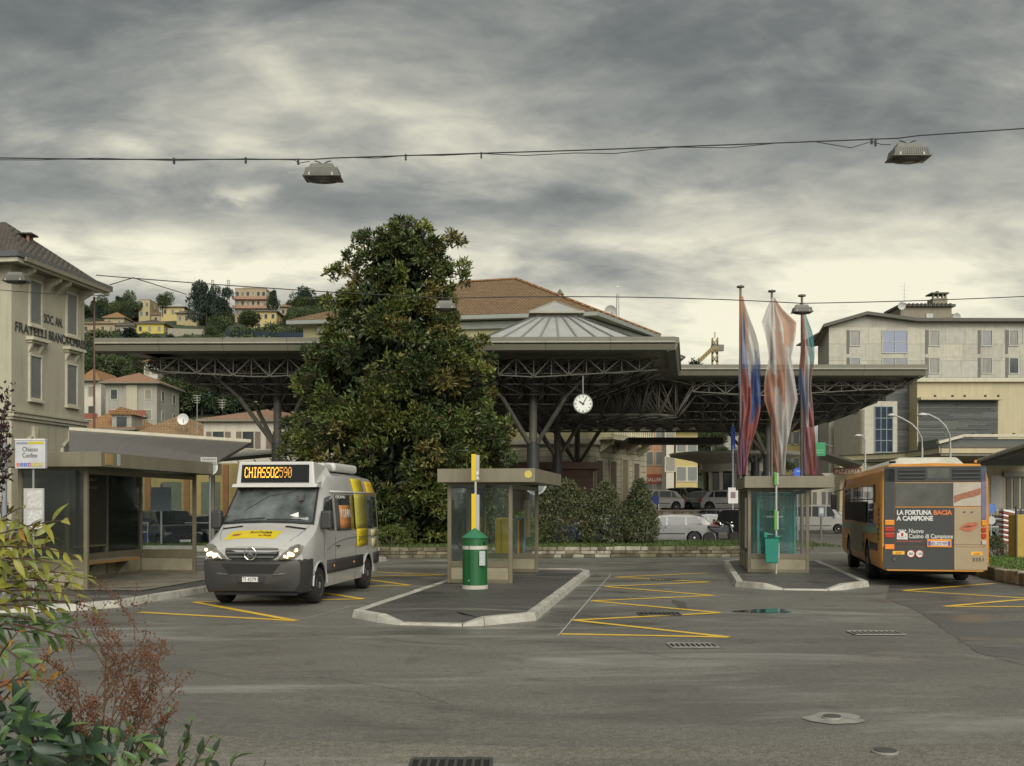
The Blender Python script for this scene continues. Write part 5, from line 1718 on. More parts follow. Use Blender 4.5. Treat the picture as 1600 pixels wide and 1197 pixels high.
# front edge girders: bars one can pick out
def girder(x0, x1, y, zt, zb, n):
    for i in range(n):
        a, b = x0 + (x1 - x0) * i / n, x0 + (x1 - x0) * (i + 1) / n
        def zz(x): return zb + .28 * abs(math.sin((x - x0) / 6.0 * math.pi)) * 0 + .35 * min(1, abs(((x - cols[0][0]) % 12.1) / 6.05 - 1) * -1 + 1)
        MB().bar((a, y, zt), (b, y, zt), .05).build('truss_bar', TRS2, CAN, world=True)
        MB().bar((a, y, zz(a)), (b, y, zz(b)), .05).build('truss_bar', TRS2, CAN, world=True)
        MB().bar((a, y, zz(a)), (a, y, zt), .038).build('truss_bar', TRS2, CAN, world=True)
        if i % 2: MB().bar((a, y, zt), (b, y, zz(b)), .05).build('truss_bar', TRS2, CAN, world=True)
        else: MB().bar((a, y, zz(a)), (b, y, zt), .05).build('truss_bar', TRS2, CAN, world=True)
girder(-15.5, -7.5, 46.6, 8.40, 7.55, 10)
girder(-.6, 6.4, 46.6, 8.40, 7.55, 9)
girder(9.4, 20.6, 55.0, 8.40, 7.6, 13)

# glass pyramid skylight with lantern
t = thing('skylight', 'grey glazed pyramid skylight with small lantern on the canopy roof', 'skylight', (2.35, 56, 9))
GLZ = mat('frosted grey glazing', (.36, .37, .36), .22, var=.10, scale=1.5, spec=.6)
GFR = mat('glazing bar grey', (.22, .22, .21), .4)
cxs, cys, hw, top_hw = 2.35, 57.0, 6.0, 1.15
zb, zt = 9.0, 11.85
for fi in range(4):
    a = fi * math.pi / 2
    def rp_(u, k):
        h = hw * (1 - k) + top_hw * k
        x, y, z = u * h, -h, zb + (zt - zb) * k
        return (cxs + x * math.cos(a) - y * math.sin(a), cys + x * math.sin(a) + y * math.cos(a), z)
    n = 8
    for i in range(n):
        u0, u1 = -1 + 2 * i / n, -1 + 2 * (i + 1) / n
        MB().face(rp_(u0 + .01, .0), rp_(u1 - .01, .0), rp_(u1 - .01, 1), rp_(u0 + .01, 1)).build('glass_panel', GLZ, t, world=True, solid=.03)
    for i in range(n + 1):
        u = -1 + 2 * i / n
        MB().bar(Vector(rp_(u, 0)) + Vector((0, 0, .04)), Vector(rp_(u, 1)) + Vector((0, 0, .04)), .09).build('glazing_bar', GFR, t, world=True)
MB().box(cxs - 1.1, cxs + 1.1, cys - 1.1, cys + 1.1, zt, zt + .22).build('lantern', GFR, t, world=True)
l4 = [(cxs - 1.4, cys - 1.4), (cxs + 1.4, cys - 1.4), (cxs + 1.4, cys + 1.4), (cxs - 1.4, cys + 1.4)]
zt -= .22
MB().add([(x, y, zt + .45) for x, y in l4] + [(cxs, cys, zt + 1.25)], [(0, 1, 4), (1, 2, 4), (2, 3, 4), (3, 0, 4), (3, 2, 1, 0)]).build('lantern_roof', GLZ, t, world=True)
for i in range(4):
    a, b = l4[i], l4[(i + 1) % 4]
    MB().bar((a[0], a[1], zt + .45), (b[0], b[1], zt + .45), .12).build('lantern_edge', FAS2, t, world=True)
    MB().bar((a[0], a[1], zt + .48), (cxs, cys, zt + 1.28), .07).build('lantern_edge', FAS2, t, world=True)

# hanging station clock
t = thing('station_clock', 'round white station clock hanging under the canopy', 'clock', P(911, 631, 46.3))
r_ = .40
MB().lathe((0, 0, 0), [(r_, 0), (r_ + .03, .02), (r_ + .03, .16), (r_, .18)], 40, 'Y').build('case', mat('clock case grey', (.30, .31, .30), .4), t)
f = MB().lathe((0, -.012, 0), [(r_ * .94, 0), (r_ * .94, .01)], 40, 'Y').build('face', mat('clock face', (.78, .80, .76), .5, var=.03), t)
mb = MB()
for k in range(12):
    a = math.pi / 6 * k; d_ = Vector((math.sin(a), 0, math.cos(a)))
    e_ = Vector((d_.z, 0, -d_.x)) * (.042 if k % 3 == 0 else .026)
    mb.par(d_ * r_ * .72 + Vector((0, -.018, 0)) - e_ / 2, d_ * r_ * .17, e_, (0, -.006, 0))
mb.build('hour_mark', BLACK, f)
for a, L_, w_ in ((math.radians(303), .52, .04), (math.radians(28), .78, .028)):
    d_ = Vector((math.sin(a), 0, math.cos(a)))
    e_ = Vector((d_.z, 0, -d_.x)) * w_ * 1.4
    MB().par(d_ * -.06 + Vector((0, -.026, 0)) - e_ / 2, d_ * r_ * (L_ + .14), e_, (0, -.006, 0)).build('hand', BLACK, f)
MB().tube([(0, .09, r_), (0, .09, 1.25)], .035, 8).build('hanger', STEEL, t)

# ---------------------------------------------------------------- station building behind
t = thing('station_building', 'yellow green station building with brown tiled hip roof and stone base', 'station', (5.4, 75, 0))
A_, B_ = (5.4, 75.0), (5.4 + .53 * 9.6, 75 + .848 * 9.6)
C_, D_ = (-10.5, 93), (-15.5, 78.4)
walls(t, [D_, A_, B_, C_], 0, 15.3, YG)
e = [(-16.6, 77.6, 15.5), (6.0, 73.9, 15.5), (11.9, 84.4, 15.5), (-10, 94, 15.5)]
r1, r2 = (.3, 82.2, 19.5), (-4.2, 83.3, 19.45)
MB().add(e + [r1, r2], [(0, 1, 4, 5), (1, 2, 4), (2, 3, 5, 4), (3, 0, 5)]).build('roof', TILE_BR, t, world=True)
MB().prism([(x, y, 15.2) for x, y, z in e], (0, 0, .28)).build('eaves', mat('blue grey eaves', (.25, .27, .25), .6), t, world=True)
for a, b in ((e[1], r1), (e[2], r1), (r1, r2)):
    MB().tube([Vector(a) + Vector((0, 0, .03)), Vector(b) + Vector((0, 0, .05))], .11, 6).build('ridge_tiles', TILE_OR, t, world=True)
fr = Fac(A_, (.53, .848)); ff = Fac(A_, (-.987, .16), flip=True)
z = .1
while z < 6.2:
    fr.box(MB(), -.10, 9.62, z, z + .40, 0, .10).build('stone_course', STN, t, world=True)
    ff.box(MB(), .0, 20, z, z + .40, 0, .10).build('stone_course', STN, t, world=True)
    z += .44
for f_, L_ in ((fr, 9.7), (ff, 20)):
    f_.box(MB(), -.2, L_, 6.25, 6.60, 0, .28).build('string_course', TRIM, t, world=True)
    f_.box(MB(), -.1, L_, 8.30, 8.50, 0, .12).build('string_course', TRIM, t, world=True)
    f_.box(MB(), -.15, L_, 14.6, 15.1, 0, .30).build('cornice', mat('blue grey eaves', (.25, .27, .25), .6), t, world=True)
for u in (1.0, 3.2, 7.2): window(t, fr, u, u + .95, 2.0, 5.1, TRIM, SHUTB, .16, .10, base=.10)
for u in (5.2,): window(t, fr, u, u + .95, 1.0, 5.3, TRIM, mat('pilaster brown', (.30, .25, .16), .7), .16, .10, base=.10)
for u in (1.2, 4.4, 7.6): window(t, ff, u, u + 1.3, 2.0, 5.0, TRIM, GL, .2, .10, base=.10)
for u in (1.2, 4.4, 7.6, 10.8): window(t, ff, u, u + 1.2, 9.5, 12, TRIM, SHUT, .2, .12)
for u in (1.0, 3.2, 5.2, 7.2): window(t, fr, u, u + .95, 8.9, 11.6, TRIM, SHUT, .16, .12)
# balcony on consoles
fr.box(MB(), 1.2, 8.6, 6.62, 6.78, 0, 1.35).build('balcony_slab', STN, t, world=True)
fr.box(MB(), 1.2, 8.6, 7.52, 7.64, 1.18, 1.36).build('balcony_rail', STN, t, world=True)
for i in range(19):
    u = 1.35 + i * .38
    MB().tube([fr.p(u, 6.79, 1.27), fr.p(u, 7.0, 1.27), fr.p(u, 7.25, 1.27), fr.p(u, 7.51, 1.27)], [.05, .10, .05, .07], 6).build('baluster', STN, t, world=True)
for u in (1.5, 3.8, 6.1, 8.0):
    MB().prism([fr.p(u, 6.61, .1), fr.p(u, 6.61, 1.2), fr.p(u, 6.3, 1.1), fr.p(u, 5.7, .15)], fr.d * .35).build('console', STN, t, world=True)
# chimney and satellite dish and mast
MB().tube([(3.7, 81.5, 16.6), (3.7, 81.5, 18.1)], .2, 8).build('chimney', mat('chimney brick', (.26, .14, .10), .8), t, world=True)
MB().tube([(3.7, 81.5, 18.15), (3.7, 81.5, 18.6)], [.34, .02], 8).build('chimney_cap', TRS, t, world=True)
m_ = P(965, 437, 86)
t = thing('radio_mast', 'thin radio mast standing behind the station roof', 'antenna mast', (m_.x, 86, 15.5))
for k in range(3):
    a = k * 2.09
    MB().tube([(.13 * math.cos(a), .13 * math.sin(a), 0), (.10 * math.cos(a), .10 * math.sin(a), 3.6)], .035, 5).build('leg', STEEL, t)
mb = MB()
for k in range(18): mb.bar((-.12, 0, k * .2), (.12, 0, k * .2), .03); mb.bar((-.12, 0, k * .2), (.12, 0, k * .2 + .2), .02)
mb.build('lattice', STEEL, t)
MB().tube([(0, 0, 3.6), (0, 0, 4.7)], .03, 6).build('rod', STEEL, t)
MB().bar((-.15, 0, 4.2), (.2, 0, 4.2), .08).build('rod_arm', STEEL, t)
m_ = P(954, 487, 84)
t = thing('satellite_dish', 'satellite dish on the station roof edge left of the mast', 'satellite dish', m_)
MB().lathe((0, 0, 0), [(.05, .12), (.30, .07), (.48, -.02), (.50, -.04), (.48, -.01), (.30, .09), (.05, .15)], 20, 'Y').build('reflector', GREYS, t, smooth=60)
MB().tube([(.1, 0, 0), (.25, .1, -.7)], .04, 6).build('arm', STEEL, t)

# brown hut
t = thing('timber_hut', 'dark brown boarded hut under the canopy behind the shrubs', 'hut', (2.3, 64, 0))
BRN = mat('dark brown boards', (.085, .05, .03), .7, var=.2)
MB().box(-.2, 4.9, 64, 70, 0, 4.1).build('wall', BRN, t, world=True)
MB().box(-.5, 5.3, 63.7, 70.3, 4.1, 4.5).build('roof', mat('dark brown roof edge', (.12, .075, .045), .6), t, world=True)
for k in range(9): MB().box(-.2, 4.9, 63.96, 63.995, .2 + k * .43, .58 + k * .43).build('board', BRN, t, world=True)

# platform roof slab by the pink house
t = thing('platform_roof', 'thin dark flat roof beam beside the station balcony', 'platform roof', (11, 70, 0))
MB().box(7.7, 14.0, 70, 71.6, 5.98, 6.40).build('slab', mat('dark bronze slab', (.06, .055, .04), .6), t, world=True)
MB().box(7.7, 8.2, 71.6, 77.5, 6.0, 6.38).build('wall_beam', MATS['dark bronze slab'], t, world=True)

# ---------------------------------------------------------------- upper street with retaining wall
o = MB().prism([(6, 66.4, 0), (16.2, 66.4, 0), (24, 112, 0), (6, 112, 0)], (0, 0, 1.5)).build('upper_street', ASPH)
tag(o, 'raised street behind the rubble retaining wall', kind='structure')
t = thing('retaining_wall', 'rubble stone retaining wall below the upper street', 'stone wall', (11, 66, 0))
RUB = [mat('rubble stone %d' % k, c, .85, var=.25, scale=3, bump=.3) for k, c in enumerate(((.24, .22, .17), (.17, .16, .13), (.30, .28, .22)))]
MB().box(6, 16.2, 66.0, 66.39, 0, 1.5).build('core', RUB[1], t, world=True)
MB().box(5.9, 16.3, 65.85, 66.5, 1.502, 1.62).build('coping', CONC, t, world=True)
rr = random.Random(3)
z = .02
while z < 1.4:
    h = rr.uniform(.24, .38); x = 6.0
    while x < 16.1:
        w = rr.uniform(.35, .8)
        MB().box(x + .02, min(16.18, x + w - .02), 65.93 + rr.uniform(-.04, .02), 65.998, z, min(1.49, z + h - .03)).build('stone', RUB[rr.randrange(3)], t, world=True, bevel=.03, seg=1)
        x += w
    z += h


# ---------------------------------------------------------------- houses
def house(label, px0, px1, yeave, Y, zbase, wall_m, roof_m, rise=1.6, dep=9, nwin=(3, 2), cat='house', name='house', win_m=None, shut=None, yaw=0.0, over=.6, flat=False, group=None, wz=None, fr_m=None, wsz=(.9, 1.35)):
    X0, X1 = (px0 - 800) / F * Y, (px1 - 800) / F * Y
    zt_ = CH + (HZ - yeave) / F * Y
    t = thing(name, label, cat, ((X0 + X1) / 2, Y, zbase), 0, group)
    a = Vector((X0, Y)); w = X1 - X0
    dx = Vector((math.cos(yaw), math.sin(yaw))); dy = Vector((-math.sin(yaw), math.cos(yaw)))
    foot = [tuple(a), tuple(a + dx * w), tuple(a + dx * w + dy * dep), tuple(a + dy * dep)]
    walls(t, foot, zbase, zt_, wall_m)
    if flat:
        MB().prism([(x, y, zt_) for x, y in foot], (0, 0, .35)).build('roof', roof_m, t, world=True)
    else: hip(t, foot, zt_, rise, over, roof_m)
    fs = [Fac(foot[0], dx), Fac(foot[1], dy)]
    nx, nz = nwin
    zlo = zt_ - nz * 2.9 if wz is None else wz
    for f_, L_, n_ in ((fs[0], w, nx), (fs[1], dep, max(1, nx - 1))):
        for j in range(nz):
            for i in range(n_):
                u = L_ * (i + .5) / n_
                z0 = zlo + j * 2.9 + .75
                if z0 < zbase: continue
                window(t, f_, u - wsz[0] / 2, u + wsz[0] / 2, z0, z0 + wsz[1], fr_m or TRIM, win_m or GL, .08, .06, shut=shut)
    return t, foot, zt_


# roofs and houses of the middle distance, left
t, ft, zt_ = house('cream house with brown shutters behind the grey platform roof', 318, 505, 659, 85, 0, WHP, TILE_PK, 1.25, 9, (4, 2), shut=SHUTB, over=.5)
t, ft, zt_ = house('low house with a large mottled old tile roof', 212, 318, 686, 90, 0, GRYP, TILE_MX, 2.0, 10, (2, 1), over=.8)
t, ft, zt_ = house('small house with orange roof and dormer next to the corner house', 128, 208, 673, 98, 0, GRYP, TILE_OR, 1.9, 9, (2, 1), over=.8)
c = P(189, 663, 97)
dm = MB().box(c.x - .9, c.x + .9, 97.2, 100, c.z - .5, c.z + .9).build('dormer', GRYP, t, world=True)
MB().prism([(c.x - 1.2, 96.9, c.z + .9), (c.x + 1.2, 96.9, c.z + .9), (c.x, 96.9, c.z + 1.6)], (0, 3, 0)).build('dormer_roof', TILE_OR, dm, world=True)
MB().box(c.x - .45, c.x + .45, 97.15, 97.198, c.z - .2, c.z + .7).build('dormer_window', GL, dm, world=True)
t, ft, zt_ = house('grey apartment block with balconies and laundry below the hill', 165, 245, 600, 150, 4, GRYP, TILE_PK, 1.8, 10, (3, 4), 'apartment block', 'apartment_block', over=.9)
f_ = Fac(ft[0], (1, 0))
for j, z in enumerate((8.0, 11.2, 14.4)):
    for u in (1.6, 5.1):
        b = f_.box(MB(), u - .8, u + .9, z, z + .15, 0, 1.0).build('balcony', GRYP, t, world=True)
        f_.box(MB(), u - .8, u + .9, z + .152, z + .95, .94, .99).build('railing', mat('rust red railing', (.25, .08, .05), .6), b, world=True)
f_.box(MB(), 3.0, 4.6, 4.0, 19.0, 0, .3).build('stair_bay', PL, t, world=True)
f_.box(MB(), .9, 1.5, 12.5, 14.2, 1.02, 1.05).build('laundry', mat('hanging laundry', (.45, .50, .58), .8), t, world=True)
t, ft, zt_ = house('narrow apartment block with teal and red balconies beside the corner house', 128, 158, 596, 158, 4, WHP, TILE_OR, 1.8, 10, (1, 4), 'apartment block', 'apartment_block', over=.8)
f_ = Fac(ft[0], (1, 0))
for z, cc in ((8.6, 'rust red railing'), (11.6, 'teal railing'), (14.6, 'rust red railing')):
    b = f_.box(MB(), .2, 2.7, z, z + .15, 0, 1.0).build('balcony', GRYP, t, world=True)
    f_.box(MB(), .2, 2.7, z + .152, z + 1.0, .94, .99).build('railing', mat(cc, (.03, .22, .20), .6), b, world=True)
t, ft, zt_ = house('pale narrow house halfway up the wooded slope', 225, 246, 568, 215, 18, WHP, TILE_PK, 1.2, 9, (2, 3), over=.6)
t, ft, zt_ = house('cream block glimpsed left of the magnolia behind the column', 470, 540, 640, 105, 0, PL, TILE_PK, 1.4, 9, (3, 3), over=.6)
t, ft, zt_ = house('long pale block hidden mostly behind the magnolia', 560, 700, 640, 110, 0, WHP, TILE_PK, 1.4, 9, (5, 3), over=.6)
# far houses on the hill
def hill_house(label, x0, x1, ye, yb, wm, rm, rise=1.8, nwin=(3, 2), flat=False, dep=9, over=.7, cat='house', name='hill_house', **kw):
    p = on_hill((x0 + x1) / 2, yb)
    return house(label, x0, x1, ye, p.y, p.z - 4, wm, rm, rise, dep, nwin, cat, name, flat=flat, over=over, **kw)


t, ft, zt_ = hill_house('tan apartment block on the hilltop with flat roof', 367, 416, 452, 484, TAN, SOF, nwin=(6, 3), flat=True, cat='apartment block', name='apartment_block', dep=12)
f_ = Fac(ft[0], (1, 0))
for z in (zt_ - 3.4, zt_ - 6.3):
    f_.box(MB(), -.6, 10.4, z, z + .9, 0, 1.0).build('balcony', mat('pinkish balcony', (.36, .22, .15), .8), t, world=True)
f_.box(MB(), 2, 7.5, zt_ + .352, zt_ + 1.0, -6, -2).build('penthouse', TAN, t, world=True)
hill_house('large yellow house right of the cedar on the hill', 388, 432, 487, 508, YLW, TILE_DK, 1.3, (4, 2))
hill_house('ochre house with dark roof left of the cedar', 276, 307, 490, 511, OCH, TILE_DK, 1.3, (3, 2))
hill_house('long tan house with pinkish roof below the greenhouse', 222, 280, 492, 503, TAN, TILE_PK, 1.5, (4, 1))
hill_house('bright yellow gabled house on the hill', 212, 256, 506, 520, YLB, TILE_DK, 1.8, (3, 1))
hill_house('small grey white villa left of the bright yellow house', 181, 210, 509, 521, GRYP, TILE_DK, 1.6, (3, 1))
hill_house('low tan house with terracotta roof nearest the corner house', 128, 180, 506, 520, TAN, TILE_PK, 1.4, (4, 1))
hill_house('house with orange gable above the low tan house', 163, 194, 497, 508, OCH, TILE_OR, 2.2, (2, 1))
hill_house('square yellow tower house on the skyline', 217, 234, 469, 486, OCH, SOF, flat=True, nwin=(2, 2))
hill_house('yellow terrace house with pale glass roof on the skyline', 252, 288, 480, 490, YLW, mat('pale glass roof', (.42, .44, .40), .3), 2.0, (3, 1))
hill_house('small pinkish house behind the dark pine right of the yellow house', 438, 456, 480, 492, TAN, TILE_PK, 1.4, (2, 1))
o = MB().prism([on_hill(262, 527), on_hill(322, 528), on_hill(322, 528) + Vector((0, 0, 2.4)), on_hill(262, 527) + Vector((0, 0, 2.6))], (0, 1, 0)).build('garden_wall', RUB[2])
tag(o, 'pale garden retaining wall on the hillside', 'wall')
a, b = P(352, 516, 240), P(520, 521, 215)
t = thing('noise_barrier', 'long dark blue motorway noise barrier crossing the hillside', 'barrier', (a + b) / 2)
BLB = mat('dark blue barrier', (.03, .05, .075), .5)
for k in range(14):
    p, q = a.lerp(b, k / 14), a.lerp(b, (k + 1) / 14 - .004)
    MB().par(p, q - p, (0, .3, 0), (0, 0, -1.5)).build('panel', BLB, t, world=True)
MB().par(a + Vector((0, -.2, -1.502)), b - a, (0, 2, 0), (0, 0, -.8)).build('deck', GRYP, t, world=True)

# centre and right of centre
t, ft, zt_ = house('salmon pink house with terracotta roof right of the station', 1004, 1041, 652, 112, 1.5, PINK, TILE_OR, 1.4, 14, (2, 3), win_m=SHUT, over=.9)
f_ = Fac(ft[0], (1, 0))
f_.box(MB(), .2, 2.6, 4.2, 5.2, 0, .12).build('shop_sign', mat('red brown shop sign', (.30, .07, .04), .6), t, world=True)
text('GALLERIA', t, tuple(ROOTS[t.name] @ f_.p(.3, 4.45, .13)), (1, 0, 0), (0, 0, 1), .55, WHITE, 2.1)
f_.box(MB(), .3, 1.8, 1.5, 4.0, 0, .03).build('roller_shutter', SHUT, t, world=True)
t, ft, zt_ = house('pale pilaster house between the pink and yellow houses', 1041, 1053, 656, 104, 1.5, WHP, TILE_OR, 1.0, 3, (1, 2), over=.4)
t, ft, zt_ = house('yellow house with low orange roof behind the pavilion', 1056, 1090, 672, 105, 1.5, YLW, TILE_OR, 1.0, 3, (2, 2), win_m=SHUT, over=.8)
house('tan house with orange roof on the slope above the yellow house', 1078, 1112, 654, 150, 5, OCH, TILE_OR, 1.5, 10, (3, 2), over=.7)
house('tall grey block behind the first flag', 1130, 1166, 660, 160, 5, GRYP, SOF, nwin=(3, 3), flat=True)
house('narrow tall yellow house behind the street trees', 1098, 1120, 640, 170, 5, YLW, TILE_OR, 1.2, 9, (2, 3), over=.5)
house('yellow house between the second and third flag', 1226, 1262, 664, 118, 1.0, YLW, TILE_OR, 1.3, 9, (3, 4), win_m=SHUT, over=.6)
house('pale house left of the stone office block', 1180, 1214, 672, 140, 3, WHP, TILE_PK, 1.3, 9, (3, 3), over=.6)

# round pavilion
t = thing('pavilion', 'low round pavilion with thin disc roof and pale pillars', 'pavilion', (P(1148, 790, 75).x, 75, 1.5))
MB().lathe((0, 0, 0), [(3.0, 0), (3.0, .25)], 40).build('floor', CONC, t)
for k in range(14):
    a = k * math.pi / 7
    MB().box(2.1 * math.cos(a) - .13, 2.1 * math.cos(a) + .13, 2.1 * math.sin(a) - .13, 2.1 * math.sin(a) + .13, .25, 2.75).build('pillar', TRIM, t)
    a2 = a + math.pi / 14
    MB().par((2.05 * math.cos(a), 2.05 * math.sin(a), .25), (2.05 * (math.cos(a + math.pi / 7) - math.cos(a)), 2.05 * (math.sin(a + math.pi / 7) - math.sin(a)), 0), (.02, .02, 0), (0, 0, 2.4)).build('glass_pane', GL, t)
MB().lathe((0, 0, 2.75), [(2.3, 0), (2.3, .55), (3.0, .80), (4.55, 1.12), (4.6, 1.28), (4.55, 1.33), (1, 1.40)], 48).build('roof', mat('pavilion white concrete', (.60, .57, .48), .7, streak=.3), t, smooth=35)
MB().tube([(4.58 * math.cos(2 * math.pi * k / 48), 4.58 * math.sin(2 * math.pi * k / 48), 4.02) for k in range(49)], .05, 5, caps=False).build('roof_edge', WHITE, t)

# ---------------------------------------------------------------- right: stone clad block and its neighbours
STC = [mat('stone cladding %d' % k, c, .6, var=.12, scale=1.5, streak=.35) for k, c in enumerate(((.40, .39, .33), (.36, .35, .30), (.43, .41, .34), (.37, .37, .33)))]
t = thing('stone_block', 'pale stone clad office block with low gable at the right edge', 'office building', (45, 105, 0))
N0 = Vector((31.5, 105)); SD = Vector((.2, .98)).normalized()
ft = [(31.5, 105), (62, 105), tuple(Vector((62, 105)) + SD * 13), tuple(N0 + SD * 13)]
walls(t, ft, 0, 19.55, STC[1])
fx_ = Fac((31.5, 105), (1, 0)); fs_ = Fac((31.5, 105), SD, flip=True)
top = [(31.5, 19.7), (35.1, 20.75), (40.1, 20.1), (62, 20.05)]
MB().prism([fx_.p(x - 31.5, z, -.1) for x, z in top] + [fx_.p(30.5, 19.56, -.1), fx_.p(0, 19.56, -.1)], (0, 12, 0)).build('gable', STC[1], t, world=True)
for i in range(3):
    (xa, za), (xb, zb_) = top[i], top[i + 1]
    if i == 0: xa, za = xa - .7, za - .2
    MB().par((xa, 104.3, za + .02), (xb - xa, 0, zb_ - za), (2.6, 13.7, 0), (0, 0, .32)).build('roof', mat('dark roof edge', (.085, .08, .065), .6), t, world=True)
# cladding panels
rr = random.Random(5)
zz = [3.0 + 1.66 * k for k in range(11)]
for j in range(len(zz) - 1):
    u = 0.0
    while u < 26:
        w = 1.9 + rr.uniform(-.15, .15)
        fx_.box(MB(), u + .012, u + w - .012, zz[j] + .012, zz[j + 1] - .012, 0, .025 + rr.uniform(0, .006)).build('cladding_panel', STC[rr.randrange(4)], t, world=True)
        u += w
def wpx(fc_, x0, x1, y0, y1, m, fm, strip=None, mull=(1, 1), fw=.08, out=.12):
    u0, u1 = fc_.upx(x0), fc_.upx(x1); z1, z0 = fc_.zpx((x0 + x1) / 2, y0), fc_.zpx((x0 + x1) / 2, y1)
    return window(t, fc_, u0, u1, z0, z1, fm, m, fw, out, mull=mull)
DF = mat('dark window frame', (.10, .10, .09), .5); LF = mat('light window frame', (.40, .40, .36), .5)
for y0, y1 in ((517, 540), (560, 583), (604, 627), (648, 671), (693, 716)):
    for x0, x1 in ((1329, 1343), (1452, 1467), (1534, 1549), (1577, 1590), (1617, 1630)):
        if y0 in (560, 604, 693) and x0 == 1329 and y0 != 693: pass
        w_ = wpx(fx_, x0, x1, y0, y1, GL, LF, mull=(1, 1))
        u0, u1 = fx_.upx(x0 - 6.5), fx_.upx(x0 - 2.2)
        z1, z0 = fx_.zpx(x0, y0 - 1), fx_.zpx(x0, y1 + 13)
        fx_.box(MB(), u0, u1, z0, z1, 0, .05).build('shutter_strip', DF, w_, world=True)
    wb_ = wpx(fx_, 1379, 1417, y0, y1 + 11, GLB if y0 == 517 else GL, LF, mull=(2, 2))
for y in (543, 589, 634, 678): fx_.box(MB(), 0, 30, fx_.zpx(1400, y + 15), fx_.zpx(1400, y + 14), 0, .04).build('floor_line', STC[0], t, world=True)
# rooftop plant
t2 = thing('rooftop_block', 'rooftop stair block with tiled edge and open chimney on the stone building', 'rooftop structure', (P(1448, 500, 108).x, 108, 20.2))
X0, X1 = P(1407, 0, 108).x, P(1487, 0, 108).x
RTB = mat('drab rooftop wall', (.23, .21, .155), .75, streak=.4)
MB().box(X0, X1, 108, 112, 20.0, 22.2).build('wall', RTB, t2, world=True)
MB().box(X0 - .2, X1 + .3, 107.7, 112.3, 22.2, 22.45).build('roof', mat('dark roof edge', (.085, .08, .065), .6), t2, world=True)
for k in range(12): MB().box(X0 + .2 + k * .42, X0 + .45 + k * .42, 107.6, 107.69, 22.2, 22.5).build('tile', TILE_DK, t2, world=True)
xc = P(1469, 0, 109).x
MB().box(xc - .75, xc + .75, 109, 110.5, 22.45, 23.3).build('chimney', RTB, t2, world=True)
for x in (-.7, -.22, .26, .58): MB().box(xc + x, xc + x + .14, 109.1, 109.4, 23.302, 23.75).build('chimney_leg', RTB, t2, world=True)
MB().box(xc - .9, xc + .9, 108.9, 110.6, 23.752, 23.88).build('chimney_cap', MATS['dark roof edge'], t2, world=True)
MB().lathe((xc, 109.8, 23.88), [(.22, 0), (.15, .28), (.02, .3)], 10).build('cowl', MATS['dark roof edge'], t2, world=True)
xd = P(1452, 0, 108).x
MB().box(xd - .35, xd + .35, 107.9, 107.998, 20.3, 21.5).build('door', GREYS, t2, world=True)
MB().box(X1 + .02, X1 + 1.0, 108.6, 111, 20.0, 21.6).build('annex', RTB, t2, world=True)
for xx, lb in ((1409, 'satellite dish left of the rooftop block'), (1495, 'satellite dish right of the rooftop block')):
    c = P(xx, 478 if xx < 1450 else 495, 107)
    d_ = thing('satellite_dish', lb, 'satellite dish', c)
    MB().lathe((0, 0, 0), [(.05, .10), (.25, .06), (.38, 0), (.40, -.02), (.25, .05), (.05, .12)], 16, 'Y').build('reflector', GREYS, d_, smooth=60)
    MB().tube([(0, .1, 0), (0, .3, -.8)], .04, 6).build('arm', STEEL, d_)
c = P(1413, 470, 108)
d_ = thing('tv_aerial', 'television aerial above the rooftop block', 'aerial', (c.x, 108, 22.4))
MB().tube([(0, 0, 0), (0, 0, 2.2)], .03, 6).build('mast', STEEL, d_)
for z, w_ in ((1.9, .45), (1.5, .30), (1.1, .38), (.8, .2)): MB().bar((-w_, 0, z), (w_, 0, z), .035).build('element', STEEL, d_)

t = thing('annex_building', 'cream annex with recessed slate panel in front of the stone block', 'building', (43, 95, 0))
SLATE = [mat('slate strip %d' % k, c, .6, var=.3, scale=4, stretch=(.3, 1, 6)) for k, c in enumerate(((.075, .085, .08), (.10, .11, .10), (.06, .068, .066)))]
CRM = mat('cream render of the annex', (.46, .41, .27), .8, var=.05, scale=.6, streak=.3)
fa = Fac((0, 95), (1, 0))
def U(px, fc_=fa): return fc_.upx(px)
def Z(px, py, fc_=fa): return fc_.zpx(px, py)
fa.box(MB(), U(1433), U(1660), 0, Z(0, 594), -9, 0).build('wall', CRM, t, world=True)
fa.box(MB(), U(1431), U(1660), Z(0, 597), Z(0, 591), -9.2, .35).build('cornice', TRIM, t, world=True)
fa.box(MB(), U(1433), U(1560), Z(0, 626), Z(0, 622), .0, .9).build('panel_hood', CRM, t, world=True)
for x in (1456, 1483, 1502, 1534, 1554): fa.box(MB(), U(x - 1.2), U(x + 1.2), Z(0, 622), Z(0, 618.5), .6, .85).build('lamp', BLACK, t, world=True)
z0, z1 = Z(0, 704), Z(0, 626); k = 0
rr = random.Random(8)
z = z0
while z < z1:
    h = rr.uniform(.14, .22)
    x = U(1435)
    while x < U(1559):
        w = rr.uniform(2.0, 4.2)
        fa.box(MB(), x + .01, min(U(1559), x + w) - .01, z + .01, min(z1, z + h) - .01, 0, .05 + rr.uniform(0, .06)).build('slate', SLATE[rr.randrange(3)], t, world=True)
        x += w
    z += h
fb = Fac((0, 97), (1, 0))
t3 = thing('slate_wing', 'dark slate clad wing between the tall stair window and the annex', 'building', (P(1415, 0, 97).x, 97, 0))
fb.box(MB(), fb.upx(1384), fb.upx(1434), 0, fb.zpx(0, 597), -6, 0).build('wall', SLATE[0], t3, world=True)
z = fb.zpx(0, 708)
